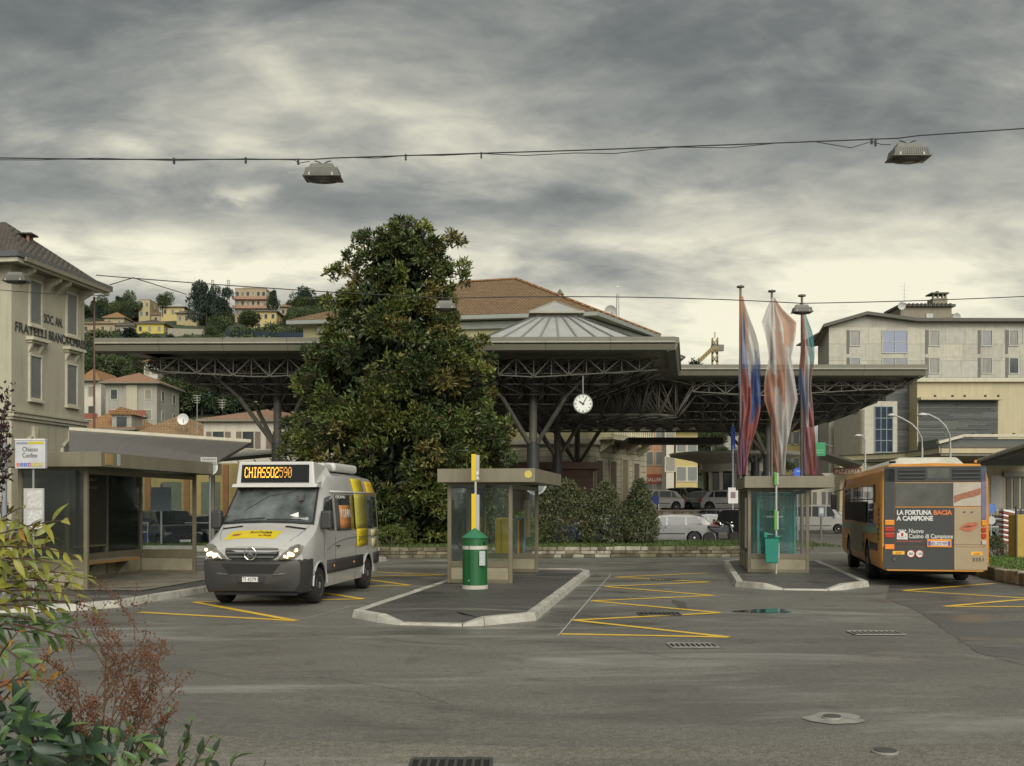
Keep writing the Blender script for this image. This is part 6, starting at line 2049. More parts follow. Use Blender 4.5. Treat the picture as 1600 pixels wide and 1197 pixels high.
while z < fb.zpx(0, 598):
    h = rr.uniform(.2, .3)
    fb.box(MB(), fb.upx(1384), fb.upx(1434), z, z + h - .02, 0, .03 + rr.uniform(0, .05)).build('slate', SLATE[rr.randrange(3)], t3, world=True)
    z += h
fw_ = Fac((0, 95.6), (1, 0))
t4 = thing('stair_tower', 'cream stair tower with a tall gridded window', 'building', (P(1381, 0, 95.6).x, 95.6, 0))
fw_.box(MB(), fw_.upx(1345), fw_.upx(1402), 0, fw_.zpx(0, 627), -8, 0).build('wall', mat('pale render', (.44, .42, .35), .75, streak=.4), t4, world=True)
t = t4
TEALF = mat('teal grey frame', (.22, .30, .29), .5)
wpx(fw_, 1367, 1394, 636, 706, mat('dark blue glass', (.015, .025, .05), .06, spec=.7), TEALF, mull=(3, 4), fw=.07, out=.10)
fw_.box(MB(), fw_.upx(1346), fw_.upx(1350), 2, fw_.zpx(0, 640), 0, .15).build('drainpipe', SOF, t4, world=True)
wpx(fw_, 1328 + 21, 1345 + 13, 745, 780, GL, DF)
# lower band with lights, big cream canopy
t = thing('entrance_canopy', 'long cream edged entrance canopy along the annex', 'canopy', (40, 88, 5.8))
pl = [(P(1312, 0, 96).x, 96), (P(1418, 0, 90).x, 90), (P(1470, 0, 82).x, 82), (46, 82), (46, 97.4), (30, 97.4)]
MB().prism([(x, y, 5.75) for x, y in pl], (0, 0, .55)).build('slab', SOF, t, world=True)
for (xa, ya), (xb, yb) in zip(pl[:3], pl[1:4]):
    a, b = Vector((xa, ya, 5.95)), Vector((xb, yb, 5.95)); dd = (b - a).normalized(); n = Vector((dd.y, -dd.x, 0))
    MB().par(a + n * .003, b - a, n * .12, (0, 0, .42)).build('fascia', CRM, t, world=True)
    MB().par(a + n * .003 + Vector((0, 0, .422)), b - a, n * .2, (0, 0, .08)).build('fascia_cap', MATS['dark roof edge'], t, world=True)
fd = Fac((0, 90), (1, 0))
t = thing('clerestory_band', 'slate band with small spot lamps above the entrance canopy', 'building', (42, 90, 6.4))
fd.box(MB(), fd.upx(1466), 46, 6.35, fd.zpx(0, 686), -4.5, 0).build('wall', SLATE[1], t, world=True)
a, b, c = fd.p(fd.upx(1464), fd.zpx(0, 692), .2), fd.p(fd.upx(1504), fd.zpx(0, 681), .2), fd.p(46, fd.zpx(0, 681), .2)
for p_, q_ in ((a, b), (b, c)): MB().bar(p_, q_, .5, .22).build('edge', TRIM, t, world=True)
for x in (1519, 1550, 1582): fd.box(MB(), fd.upx(x - 1), fd.upx(x + 1), fd.zpx(0, 681), fd.zpx(0, 677), .1, .4).build('lamp', BLACK, t, world=True)
t = thing('glazed_shop', 'ground floor shop front with dark doors under the entrance canopy', 'shop', (40, 94, 0))
fe = Fac((0, 93.9), (1, 0))
fe.box(MB(), fe.upx(1312), fe.upx(1660), 0, 5.7, -1, 0).build('wall', CRM, t, world=True)
for x0, x1 in ((1572, 1580), (1583, 1592), (1596, 1606), (1338, 1346), (1350, 1358)):
    fe.box(MB(), fe.upx(x0), fe.upx(x1), .2, 4.4, 0, .06).build('door', DF, t, world=True)
fe.box(MB(), fe.upx(1548), fe.upx(1566), 1.6, 4.6, 0, .05).build('panel', GREYS, t, world=True)
fe.box(MB(), fe.upx(1566), fe.upx(1612), 4.45, 4.9, 0, .35).build('awning', mat('grey awning', (.25, .24, .2), .8), t, world=True)
# corrugated awning and shop with red sign
t = thing('awning_roof', 'grey corrugated awning roof at the corner of the stone block', 'awning', (29, 86, 5))
a, b, c, e = P(1279, 716, 86), P(1290, 708, 84), P(1348, 726, 92), P(1335, 735, 97)
MB().add([tuple(a), tuple(b), tuple(c), tuple(e)], [(0, 1, 2, 3)]).build('sheet', mat('corrugated grey', (.12, .13, .11), .6, var=.5, scale=8, stretch=(.3, 3, 3)), t, world=True, solid=.1)
for k in range(9):
    p_, q_ = a.lerp(b, k / 8), e.lerp(c, k / 8)
    MB().bar(p_ + Vector((0, 0, .08)), q_ + Vector((0, 0, .08)), .06).build('rib', GUT, t, world=True)
t = thing('shop_sign', 'small dark red sign reading pizzeria on the corner wall', 'sign', P(1303, 742, 92))
MB().box(0, 2.4, 0, .1, 0, .62).build('board', mat('dark red sign', (.16, .06, .04), .6), t)
text('PIZZERIA', t, (.12, -.005, .12), (1, 0, 0), (0, 0, 1), .52, mat('pale sign letters', (.45, .42, .32), .6), 2.15)
t = thing('corner_shop', 'low cream shop below the corrugated awning', 'shop', (28, 95, 0))
MB().box(P(1268, 0, 95).x, P(1340, 0, 95).x, 95, 101, 0, 4.8).build('wall', STC[2], t, world=True)
f_ = Fac((0, 95), (1, 0))
for x0, x1 in ((1270, 1276), (1284, 1290), (1294, 1300)): f_.box(MB(), f_.upx(x0), f_.upx(x1), .1, 3.1, 0, .05).build('door', DF, t, world=True)
t = thing('market_awning', 'drab folded awning left of the corner shop', 'awning', (24, 76, 3))
a, b = P(1250, 742, 76), P(1290, 752, 80)
MB().prism([a, P(1275, 732, 76), P(1300, 752, 78), P(1296, 757, 78), P(1250, 750, 76)], (0, 4, 0)).build('cloth', mat('brown grey canvas', (.13, .11, .09), .9), t, world=True)
# green board
c = P(1280, 702, 84)
t = thing('green_sign', 'plain green square sign board beside the third flag', 'sign', c)
MB().box(-.52, .52, 0, .12, -.55, .55).build('board', mat('green sign face', (.02, .24, .10), .5, var=.1), t, bevel=.03)
for z in (-.28, -.1): MB().box(-.35, .35, -.012, -.002, z, z + .06).build('line', mat('pale green line', (.15, .4, .22), .5), t)
MB().tube([(.45, .1, .4), (1.3, .8, .3)], .04, 6).build('arm', STEEL, t)

# near right roof with pale pipe edge and barriers
t = thing('platform_roof', 'grey platform roof with pale pipe edge at the right border', 'platform roof', (26, 52, 0))
a, b = Vector((26.6, 60, 4.15)), Vector((21.2, 43, 4.15))
MB().prism([a, b, b + Vector((9, 0, 0)), a + Vector((9, 0, 0))], (0, 0, .25)).build('slab', mat('grey soffit sheet', (.17, .165, .145), .7), t, world=True)
MB().tube([a + Vector((-.1, 0, .28)), b + Vector((-.1, 0, .28))], .11, 8).build('edge_pipe', mat('weathered cream pipe', (.5, .46, .38), .5, var=.3, scale=3, dirt=.5), t, world=True)
for y_, x_ in ((57, 27.2), (50, 25)): MB().tube([(x_ + 1.5, y_, 0), (x_ + 1.5, y_, 4.15)], .1, 8).build('column', STEEL, t, world=True)

# long grey platform roof at the left, over the lot
t = thing('platform_roof', 'long grey purple sheet roof behind the left shelter', 'platform roof', (-19, 50, 4))
q = [P(108, 674, 42), P(392, 693, 44.4), P(345, 720, 40), P(108, 765, 36)]
MB().add([tuple(v) for v in q], [(0, 3, 2, 1)]).build('sheet', mat('purple grey roof sheet', (.125, .116, .110), .5, var=.10, scale=1.2, stretch=(6, .5, 1), streak=.2), t, world=True, solid=.12)
MB().bar(q[0] + Vector((0, 0, .1)), q[1] + Vector((0, 0, .1)), .10, .14).build('ridge_trim', TRIM, t, world=True)
for x_, y_ in ((-15.2, 41), (-11.9, 42)): MB().tube([(x_, y_, 0), (x_, y_, 3.75)], .09, 8).build('post', TRS2, t, world=True)
t = thing('platform_roof', 'thin dark edged roof between the minibus and the left column', 'platform roof', (-14, 66, 5))
q = [P(343, 719, 57), P(530, 703, 66), P(540, 699, 74), P(380, 706, 70)]
MB().add([tuple(v) for v in q], [(0, 1, 2, 3)]).build('sheet', mat('pale roof sheet', (.30, .28, .22), .6), t, world=True, solid=.16)
MB().bar(q[0] - Vector((0, .1, 0)), q[1] - Vector((0, .1, 0)), .08, .2).build('edge', TRS, t, world=True)
for k in range(1, 8):
    p_ = q[0].lerp(q[1], k / 8)
    MB().bar(p_ + Vector((0, .2, -.1)), p_ + Vector((.5, .2, -.7)), .05).build('bracket', TRS, t, world=True)
# yellow shed behind the left lot
t = thing('yellow_building', 'long yellow building behind the parked cars on the left', 'building', (-22, 68, 0))
MB().box(-36, -13.2, 68, 74, 0, 4.6).build('wall', mat('dull yellow wall', (.36, .29, .12), .8, var=.1, streak=.4), t, world=True)
f_ = Fac((-36, 68), (1, 0))
for k in range(9):
    f_.box(MB(), 1.0 + k * 2.5, 2.2 + k * 2.5, .2, 3.4, 0, .06).build('door', mat('green grey door', (.12, .15, .11), .7), t, world=True)
    f_.box(MB(), 2.4 + k * 2.5, 2.75 + k * 2.5, 0, 4.5, 0, .12).build('pilaster', mat('brown orange wall', (.27, .14, .06), .8), t, world=True)
# ---------------------------------------------------------------- vegetation
LEAF_MAG = mat('magnolia leaf', (1, 1, 1), .46, var=.10, scale=4, attr=True, spec=.4)
LEAF_BUSH = mat('shrub leaf', (1, 1, 1), .55, var=.12, scale=4, attr=True)
LEAF_HILL = mat('hill tree leaf', (1, 1, 1), .8, var=.15, scale=.4, attr=True, spec=.2)
BARK = mat('bark', (.07, .055, .04), .9, var=.3, bump=.5)


def palette(n, cols, w, jit=.18):
    c = np.array(cols)[nrg.choice(len(cols), n, p=np.array(w) / sum(w))]
    return np.clip(c * (1 + nrg.normal(0, jit, (n, 1))), 0, 1)


def lumps(d, seed, k=7, amp=.18):
    """smooth direction dependent bumps for a crown outline"""
    r_ = np.random.default_rng(seed)
    out = np.zeros(len(d))
    for _ in range(k):
        a = r_.normal(size=3) * r_.uniform(2.5, 6.5); ph = r_.uniform(0, 6.28)
        out += np.sin(d @ a + ph)
    return 1 + amp * out / math.sqrt(k)


# the big magnolia
prof = [(338, 622, 628), (352, 612, 668), (372, 562, 700), (392, 556, 712), (420, 528, 722), (450, 524, 716), (482, 512, 714), (520, 492, 742),
        (560, 482, 764), (600, 468, 778), (650, 458, 786), (700, 452, 795), (735, 462, 798), (770, 490, 790), (800, 540, 775), (835, 560, 765), (862, 575, 755)]
YT = 42.5
zs = np.array([CH + (HZ - p[0]) / F * YT for p in prof])[::-1]
cxm = np.array([((p[1] + p[2]) / 2 - 800) / F * YT for p in prof])[::-1]
rm = np.array([(p[2] - p[1]) / 2 / F * YT * (.87 if p[0] < 560 else .94) for p in prof])[::-1]
tree = thing('magnolia_tree', 'tall dense dark green magnolia tree behind the minibus', 'tree', (-4.6, YT, .3))
MB().tube([(-4.6, YT, .2), (-4.5, YT, 3), (-4.35, YT, 7), (-4.4, YT, 12.6)], [.30, .26, .16, .04], 10).build('trunk', BARK, tree, world=True, smooth=60)
NCL = 680
u = nrg.random(NCL)
zc_ = zs[0] + (zs[-1] - zs[0]) * u
w_ = np.interp(zc_, zs, rm)
keep = nrg.random(NCL) < np.clip(w_ / 4.4, .16, 1)
zc_ = zc_[keep]; nc_ = len(zc_)
th = nrg.random(nc_) * 2 * np.pi
cr_ = nrg.uniform(.34, .72, nc_) * np.clip(np.interp(zc_, zs, rm) / 3.0, .55, 1)
ln_ = lumps(np.stack([np.cos(th), np.sin(th), (zc_ - 7) / 5], 1) * np.array([1.5, 1.5, 2.4]), 5, 9, .085)
rr_ = np.maximum(0, np.interp(zc_, zs, rm) * ln_ - cr_ * .72) * (1 - .30 * nrg.random(nc_) ** 2)
cen = np.stack([np.interp(zc_, zs, cxm) + rr_ * np.cos(th), YT + rr_ * .92 * np.sin(th), zc_], 1)
outd = np.stack([np.cos(th), np.sin(th), np.full(nc_, .35)], 1)
# a few shoots that stick out of the outline, as in the photograph
sh_px = [(628, 345), (622, 352), (560, 372), (575, 366), (521, 424), (532, 418), (511, 468), (712, 372), (722, 412), (704, 366), (548, 400), (722, 430), (765, 560), (790, 660), (797, 715), (470, 590), (455, 660), (447, 705), (484, 545), (752, 530)]
cen = np.concatenate([cen, np.array([tuple(P(a, b + 6, YT + rnd.uniform(-.6, .6))) for a, b in sh_px])])
outd = np.concatenate([outd, np.array([(-.5 if a < 640 else .5, 0, .9) for a, b in sh_px])])
cr_ = np.concatenate([cr_, np.full(len(sh_px), .30)]); nc_ = len(cen)
per = np.maximum(6, (24 * cr_ / .55).astype(int))
ci = np.repeat(np.arange(nc_), per); n_ = len(ci)
dv = nrg.normal(size=(n_, 3)) + outd[ci] * .75; dv /= np.linalg.norm(dv, axis=1)[:, None]
pos = cen[ci] + dv * cr_[ci][:, None] * (1 - .30 * nrg.random((n_, 1)) ** 2) * np.array([1, 1, .85])
V, Q = np_bars(np.stack([cen[ci] - outd[ci] * .3, pos], 1)[::3], .012)
np_mesh('twigs', V, Q, BARK, tree, world=True)['kind'] = 'stuff'
outw = dv * .8 + outd[ci] * .35
k = 9
P_ = np.repeat(pos, k, 0) + nrg.normal(0, .055, (n_ * k, 3))
D_ = np.repeat(outw, k, 0) * .6 + nrg.normal(0, .55, (n_ * k, 3))
pc = palette(nc_, [(.038, .060, .017), (.070, .096, .023), (.115, .136, .030), (.135, .122, .034)], [.28, .36, .27, .09], .14)
cl = np.repeat(pc[ci] * (1 + nrg.normal(0, .15, (n_, 1))), k, 0) * (1 + nrg.normal(0, .24, (n_ * k, 1)))
rust = nrg.random(n_ * k) < .045
cl[rust] = np.array([.13, .080, .030]) * (1 + nrg.normal(0, .2, (rust.sum(), 1)))
cl = np.clip(cl, .004, 1)
V, Q = np_leaves(P_, D_, nrg.uniform(.12, .30, n_ * k), nrg.uniform(.055, .11, n_ * k))
o = np_mesh('foliage', V, Q, LEAF_MAG, tree, world=True, col=np.repeat(cl, 4, 0)); o['kind'] = 'stuff'
print('magnolia leaves', n_ * k)
# inner leaves that close the crown, coloured darker for the shade inside
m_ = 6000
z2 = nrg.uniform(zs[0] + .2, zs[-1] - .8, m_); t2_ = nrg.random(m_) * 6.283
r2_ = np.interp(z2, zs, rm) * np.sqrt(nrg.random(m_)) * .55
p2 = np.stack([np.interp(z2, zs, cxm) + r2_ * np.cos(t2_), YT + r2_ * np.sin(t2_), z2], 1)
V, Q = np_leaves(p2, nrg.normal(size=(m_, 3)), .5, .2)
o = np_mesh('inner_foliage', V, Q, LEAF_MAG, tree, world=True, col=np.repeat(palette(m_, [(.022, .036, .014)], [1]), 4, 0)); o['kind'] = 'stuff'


def bush(label, c, rx, ry, h, cols, w, name='shrub', cat='shrub', n=900, leaf=(.09, .16), seed=1, cone=.4, mat_=None, group=None, k=7, wid=.4, trunk=.35):
    t = thing(name, label, cat, c, 0, group)
    d = nrg.normal(size=(n, 3)); d /= np.linalg.norm(d, axis=1)[:, None]
    d[:, 2] = np.abs(d[:, 2]) * 1.0
    L_ = lumps(d * 1.5, seed, 8, .16)
    e = 1 - .5 * nrg.random(n) ** 1.6
    hz_ = nrg.random(n) ** .8
    prf = np.interp(hz_, [0, .25, .6, .85, 1], [.75, 1, .82 - cone * .3, .55 - cone * .35, .12])
    p = np.stack([d[:, 0] * rx, d[:, 1] * ry, np.zeros(n)], 1)
    nr = np.linalg.norm(d[:, :2], axis=1)[:, None]; p /= nr
    p[:, :2] *= (prf * L_ * e)[:, None]
    p[:, 2] = hz_ * h * (1 + .1 * (L_ - 1))
    o_ = np.concatenate([d[:, :2] / nr, np.full((n, 1), .5)], 1)
    P1 = np.repeat(p, k, 0) + nrg.normal(0, leaf[0] * .6, (n * k, 3))
    D1 = np.repeat(o_, k, 0) * .4 + nrg.normal(0, .6, (n * k, 3))
    V, Q = np_leaves(P1, D1, nrg.uniform(*leaf, n * k), nrg.uniform(*leaf, n * k) * wid)
    col = np.repeat(palette(n, cols, w), k, 0) * (1 + nrg.normal(0, .18, (n * k, 1)))
    o = np_mesh('crown', V, Q, mat_ or LEAF_BUSH, t, col=np.repeat(np.clip(col, .003, 1), 4, 0)); o['kind'] = 'stuff'
    mb = MB()
    for a in range(5):
        an = a * 1.3 + seed
        mb.tube([(0, 0, -.05), (.3 * rx * math.cos(an), .3 * ry * math.sin(an), h * .4), (.5 * rx * math.cos(an), .5 * ry * math.sin(an), h * .78)], [.05 * rx, .035 * rx, .01], 5)
    mb.build('trunk', BARK, t)
    return t


# low stone wall, lawn and shrubs of the long planter
front = [(-8.2, 37.6), (-4.0, 37.5), (8.0, 38.4), (9.4, 39.6), (13.2, 46.0)]
GRS = mat('lawn', (.055, .085, .02), .9, var=.35, scale=2.5, bump=.5, bscale=60)
o = MB().prism([(x, y + .25, .0) for x, y in front] + [(13.0, 46.8, 0), (4, 46.8, 0), (-11, 46.8, 0)], (0, 0, .36)).build('planter_lawn', GRS)
tag(o, 'raised strip of lawn behind the low stone wall', kind='structure')
pw = thing('low_wall', 'low mossy stone wall along the planter behind the bus bays', 'stone wall', (0, 37.6, 0))
MOSS = [mat('mossy stone %d' % k_, c, .85, var=.45, scale=3.5, bump=.6, bscale=22, dirt=.95) for k_, c in enumerate(((.125, .11, .07), (.19, .175, .115), (.095, .085, .055), (.33, .31, .25)))]
rr = random.Random(12)
for si, ((xa, ya), (xb, yb)) in enumerate(zip(front[:-1], front[1:])):
    a, b = Vector((xa, ya, 0)), Vector((xb, yb, 0)); L_ = (b - a).length; dd = (b - a).normalized(); n = Vector((-dd.y, dd.x, 0))
    MB().par(a + n * .06, b - a, n * .24, (0, 0, .30)).build('core', MOSS[2], pw, world=True)
    for z0, z1 in ((0, .13), (.13, .25), (.25, .38)):
        u = rr.uniform(-.3, 0)
        while u < L_:
            w = rr.uniform(.25, .62)
            s_, e_ = max(0, u), min(L_, u + w)
            if e_ - s_ > .08:
                pale = .45 if (si == 1 and 4.5 < s_ < 9) or si == 2 else .06
                m_i = 3 if rr.random() < pale * .6 else rr.choice((0, 0, 1, 2))
                MB().par(a + dd * (s_ + .008) + n * rr.uniform(.0, .05) + Vector((0, 0, z0)), dd * (e_ - s_ - .014), n * (.25), (0, 0, z1 - z0 - .006 + (rr.uniform(0, .03) if z1 > .3 else 0))).build('stone', MOSS[m_i], pw, world=True, bevel=.022, seg=1)
            u += w


def grass(name, label, poly_fn, n, z, cols=((.06, .10, .02), (.09, .13, .03), (.04, .07, .015)), h=(.05, .12), parent=None):
    p = np.array([poly_fn() for _ in range(n)]); p = np.concatenate([p, np.full((n, 1), z)], 1)
    V, Q = np_leaves(p, nrg.normal(0, .35, (n, 3)) + np.array([0, 0, 1.0]), nrg.uniform(*h, n), .03)
    o = np_mesh(name, V, Q, LEAF_BUSH, parent, col=np.repeat(palette(n, cols, [1] * len(cols)), 4, 0))
    return tag(o, label, 'grass', kind='stuff')


grass('grass', 'short green grass on the planter behind the low wall', lambda: (rnd.uniform(-8, 12.2), rnd.uniform(38.7, 45.5)), 16000, .35)
OLV = [(.045, .060, .022), (.080, .098, .036), (.115, .125, .058), (.14, .13, .09)]
for k_, (px, w, top, lb) in enumerate(((882, 50, 752, 'leftmost of the three bushy shrubs on the planter'), (945, 38, 757, 'middle of the three bushy shrubs on the planter'),
                                       (999, 29, 752, 'rightmost and pointed shrub beside the silver estate car'))):
    c = P(px, 0, 42); h = CH + (HZ - top) / F * 42 - .35
    bush(lb, (c.x, 42, .36), w / F * 42 * 1.12, 1.0, h, OLV, [.3, .4, .22, .08], n=1900, seed=3 + k_, cone=.1 + .30 * k_, group='bushy shrubs on the planter', leaf=(.07, .13))
bush('low yellow green bush at the foot of the magnolia', (P(612, 0, 39.6).x, 39.6, .36), 1.0, .5, .75, [(.07, .10, .02), (.11, .14, .03)], [1, 1], n=380, seed=9, leaf=(.05, .10))
bush('rounded bright green bush seen through the middle shelter', (P(818, 0, 40).x, 40, .36), .75, .6, 1.25, [(.06, .10, .015), (.09, .14, .025)], [1, 1], n=500, seed=10, leaf=(.05, .10))
bush('dark low bush behind the middle shelter', (P(770, 0, 41.5).x, 41.5, .36), 1.3, .7, 1.8, OLV, [.5, .4, .1, 0], n=700, seed=14, leaf=(.07, .12))
# left lot lawn
o = MB().prism([(-26, 43.2, 0), (-10.4, 43.6, 0), (-10.8, 46.5, 0), (-26, 46.5, 0)], (0, 0, .22)).build('lot_lawn', GRS)
tag(o, 'narrow lawn strip in front of the left car lot', kind='structure')
MB().prism([(-26, 42.9, 0), (-10.2, 43.3, 0), (-10.2, 43.59, 0), (-26, 43.19, 0)], (0, 0, .24)).build('lawn_kerb', KERB)['kind'] = 'structure'
grass('lot_grass', 'bright grass strip seen through the left shelter', lambda: (rnd.uniform(-25, -11), rnd.uniform(43.6, 46.3)), 6000, .21, ((.08, .15, .02), (.11, .18, .03)))
# right planter
rp_pts = [(13.75, 33.5), (12.55, 29.2), (12.05, 26.4), (11.75, 22.0)]
o = MB().prism([(x + .28, y, 0) for x, y in rp_pts] + [(24, 22, 0), (24, 33.5, 0)], (0, 0, .26)).build('verge', GRS)
tag(o, 'grass verge right of the orange bus', kind='structure')
vk = thing('verge_kerb', 'rough stone kerb of the verge right of the orange bus', None, (12.5, 28, 0)); vk['kind'] = 'structure'
for (xa, ya), (xb, yb) in zip(rp_pts[:-1], rp_pts[1:]):
    a, b = Vector((xa, ya, 0)), Vector((xb, yb, 0)); L_ = (b - a).length; dd = (b - a).normalized(); n = Vector((-dd.y, dd.x, 0))
    k_ = round(L_ / .8)
    for i in range(k_):
        MB().par(a + dd * (L_ * i / k_ + .01), dd * (L_ / k_ - .02), n * .28, (0, 0, .30 + rr.uniform(0, .03))).build('kerb_stone', MOSS[rr.choice((1, 3, 1, 0))], vk, world=True, bevel=.03)
grass('verge_grass', 'green grass of the verge at the right border', lambda: ((lambda y: (rnd.uniform(12.2 + max(0, (y - 26)) * .2, 20), y))(rnd.uniform(22.3, 33.2))), 9000, .25, ((.07, .14, .02), (.09, .16, .03)))
bush('small flowering plant beside the red striped boards', (P(1556, 0, 36).x, 36, .1), .5, .4, .7, [(.06, .09, .03), (.16, .07, .05)], [3, 1], n=160, seed=31, leaf=(.05, .1))

# ---------------------------------------------------------------- trees on the hill
def tree_proto(seed, kind):
    r_ = np.random.default_rng(seed)
    n = 1700
    if kind == 'round':
        c = np.clip(r_.normal(size=(10, 3)), -1.4, 1.4) * np.array([.20, .20, .16]) + np.array([0, 0, .60]); s = r_.uniform(.18, .32, 10)
    elif kind == 'cedar':
        c = np.stack([r_.uniform(-.75, .75, 14), r_.uniform(-.6, .6, 14), r_.uniform(.35, .98, 14)], 1); s = r_.uniform(.20, .34, 14)
        c[:, :2] *= (1.15 - c[:, 2:3] * .75)
    else:
        z = np.linspace(.15, .95, 10); c = np.stack([r_.normal(0, .06, 10), r_.normal(0, .06, 10), z], 1); s = (1.05 - z) * .42 + .05
    i = r_.integers(0, len(c), n)
    d = r_.normal(size=(n, 3)); d /= np.linalg.norm(d, axis=1)[:, None]
    fl = np.array([1, 1, .38 if kind == 'cedar' else .85])
    p = c[i] + d * s[i][:, None] * (1 - .35 * r_.random(n)[:, None]) * fl
    k = 3
    P1 = np.repeat(p, k, 0) + r_.normal(0, .02, (n * k, 3)); D1 = np.repeat(d, k, 0) * .5 + r_.normal(0, .6, (n * k, 3))
    V, Q = np_leaves(P1, D1, r_.uniform(.035, .07, n * k), r_.uniform(.025, .045, n * k), rng=r_)
    base = {'round': [(.055, .078, .034), (.078, .105, .046), (.105, .13, .065)], 'cedar': [(.028, .045, .036), (.040, .060, .046), (.055, .076, .055)],
            'pine': [(.032, .052, .036), (.044, .066, .044), (.06, .084, .055)]}[kind]
    b = np.array(base)[r_.integers(0, 3, len(c))][i]
    col = np.repeat(b, k, 0) * (1 + r_.normal(0, .2, (n * k, 1)))
    t = bpy.data.objects.new('hill_tree', None); t['category'] = 'tree'
    o = np_mesh('crown', V, Q, LEAF_HILL, None, col=np.repeat(np.clip(col, .003, 1), 4, 0))
    tr = MB().tube([(0, 0, -.1), (.02, 0, .35), (.0, .02, .7)], [.035, .025, .01], 6).build('trunk', BARK, None)
    for q_ in (o, tr): sc.collection.objects.unlink(q_)
    return o, tr


PROT = {'round': [tree_proto(s, 'round') for s in (1, 2, 3, 4, 5)], 'cedar': [tree_proto(s, 'cedar') for s in (7, 8)], 'pine': [tree_proto(s, 'pine') for s in (9, 10)]}


def put_tree(kind, p, size, label, group, wide=1.0, name='hill_tree'):
    a, b = rnd.choice(PROT[kind])
    t = thing(name, label, 'tree', p, rnd.uniform(0, 6.28), group)
    t.scale = (size * wide, size * wide, size)
    for src, nm in ((a, 'crown'), (b, 'trunk')):
        c = src.copy(); c.name = nm; sc.collection.objects.link(c); c.parent = t
        if nm == 'crown': c['kind'] = 'stuff'
    return t


def tree_px(kind, px, ybase, ytop, label, group=None, wide=1.0, name='hill_tree', Y=None):
    p = on_hill(px, ybase) if Y is None else P(px, ybase, Y)
    h = (ybase - ytop) / F * p.y
    return put_tree(kind, p - Vector((0, 0, .05 * h)), h * 1.05, label, group, wide, name)


tree_px('cedar', 322, 522, 444, 'large dark cedar with layered branches on the hill, taller left one', 'cedars on the hill', .55, 'cedar_tree')
tree_px('cedar', 343, 505, 447, 'second dark cedar just right of the tallest cedar', 'cedars on the hill', .55, 'cedar_tree')
tree_px('pine', 426, 486, 455, 'small dark pine right of the hilltop apartment block', None, .8, 'pine_tree')
tree_px('cedar', 472, 500, 452, 'dark spreading pine on the skyline left of the magnolia', None, .75, 'pine_tree')
tree_px('cedar', 500, 500, 462, 'dark pine partly hidden by the magnolia edge', None, .75, 'pine_tree')
tree_px('round', 197, 500, 458, 'broad round tree on the skyline above the tan house', None, .7)
tree_px('round', 254, 490, 458, 'round tree on the skyline right of the tower house', None, .8)
tree_px('round', 160, 500, 463, 'dark tree on the skyline nearest the corner house', None, .8)
tree_px('round', 178, 505, 474, 'second dark tree on the skyline near the corner house', None, .8)
tree_px('round', 350, 520, 482, 'broad clipped tree below the cedars', None, 1.2)
tree_px('round', 385, 520, 484, 'broad clipped tree left of the large yellow house', None, 1.1)
tree_px('round', 462, 520, 482, 'large light green tree right of the large yellow house', None, 1.1)
tree_px('round', 492, 522, 486, 'light green tree beside the magnolia edge', None, 1.0)
houses_px = [(360, 445, 455, 522), (272, 470, 310, 512), (208, 500, 260, 522), (176, 504, 214, 523), (128, 495, 182, 522), (215, 465, 236, 488), (248, 474, 290, 494),
             (222, 486, 282, 504), (386, 482, 434, 512), (160, 490, 198, 508), (222, 562, 250, 598), (165, 594, 246, 650), (352, 512, 520, 530), (258, 512, 325, 530)]
GT = 'trees covering the wooded hillside'
cnt = 0
tries = 0
while cnt < 285 and tries < 9000:
    tries += 1
    px = rnd.uniform(130, 560); py = rnd.choice((rnd.uniform(488, 530), rnd.uniform(488, 530), rnd.uniform(525, 650), rnd.uniform(530, 640)))
    p = on_hill(px, py)
    h = rnd.uniform(5, 9.5) * (.72 if py < 530 else 1); hp = h / p.y * F; wp = hp * .26
    if any(px + wp > a and px - wp < c and py > b + 6 and py - hp * (.85 if a < 260 else .6) < d - 3 for a, b, c, d in houses_px): continue
    kind = rnd.choice(('round', 'round', 'round', 'pine'))
    lb = 'leafy green tree on the wooded hillside' if kind == 'round' else 'narrow dark conifer on the wooded hillside'
    put_tree(kind, p - Vector((0, 0, .3)), h, lb, GT if kind == 'round' else 'dark conifers on the wooded hillside', rnd.uniform(.9, 1.3))
    cnt += 1
for px, yb, yt, Y_, lb in ((1118, 700, 664, 140, 'green street tree below the narrow tall yellow house'), (1098, 705, 676, 135, 'green street tree right of the yellow house behind the pavilion'),
                           (1196, 712, 660, 125, 'tallest green street tree, between the left and middle flags'), (1188, 715, 678, 118, 'middle sized green street tree just before the tallest one'),
                           (1180, 718, 690, 112, 'low green street tree right of the left flag'), (1222, 745, 715, 105, 'low green street tree between the middle and right flags'),
                           (1130, 716, 695, 128, 'small green street tree seen just above the pavilion roof')):
    tree_px('round', px, yb, yt, lb, 'street trees behind the pavilion', 1.1, 'street_tree', Y=Y_)
bush('lone conifer top showing above the right canopy', (P(1087, 0, 150).x, 150, 1.5), 2.4, 2.4, 20.5, [(.022, .035, .026), (.035, .05, .035)], [1, 1], name='conifer', cat='tree', n=2600, leaf=(.35, .7), seed=44, cone=.9, mat_=LEAF_HILL, k=4, wid=.3)

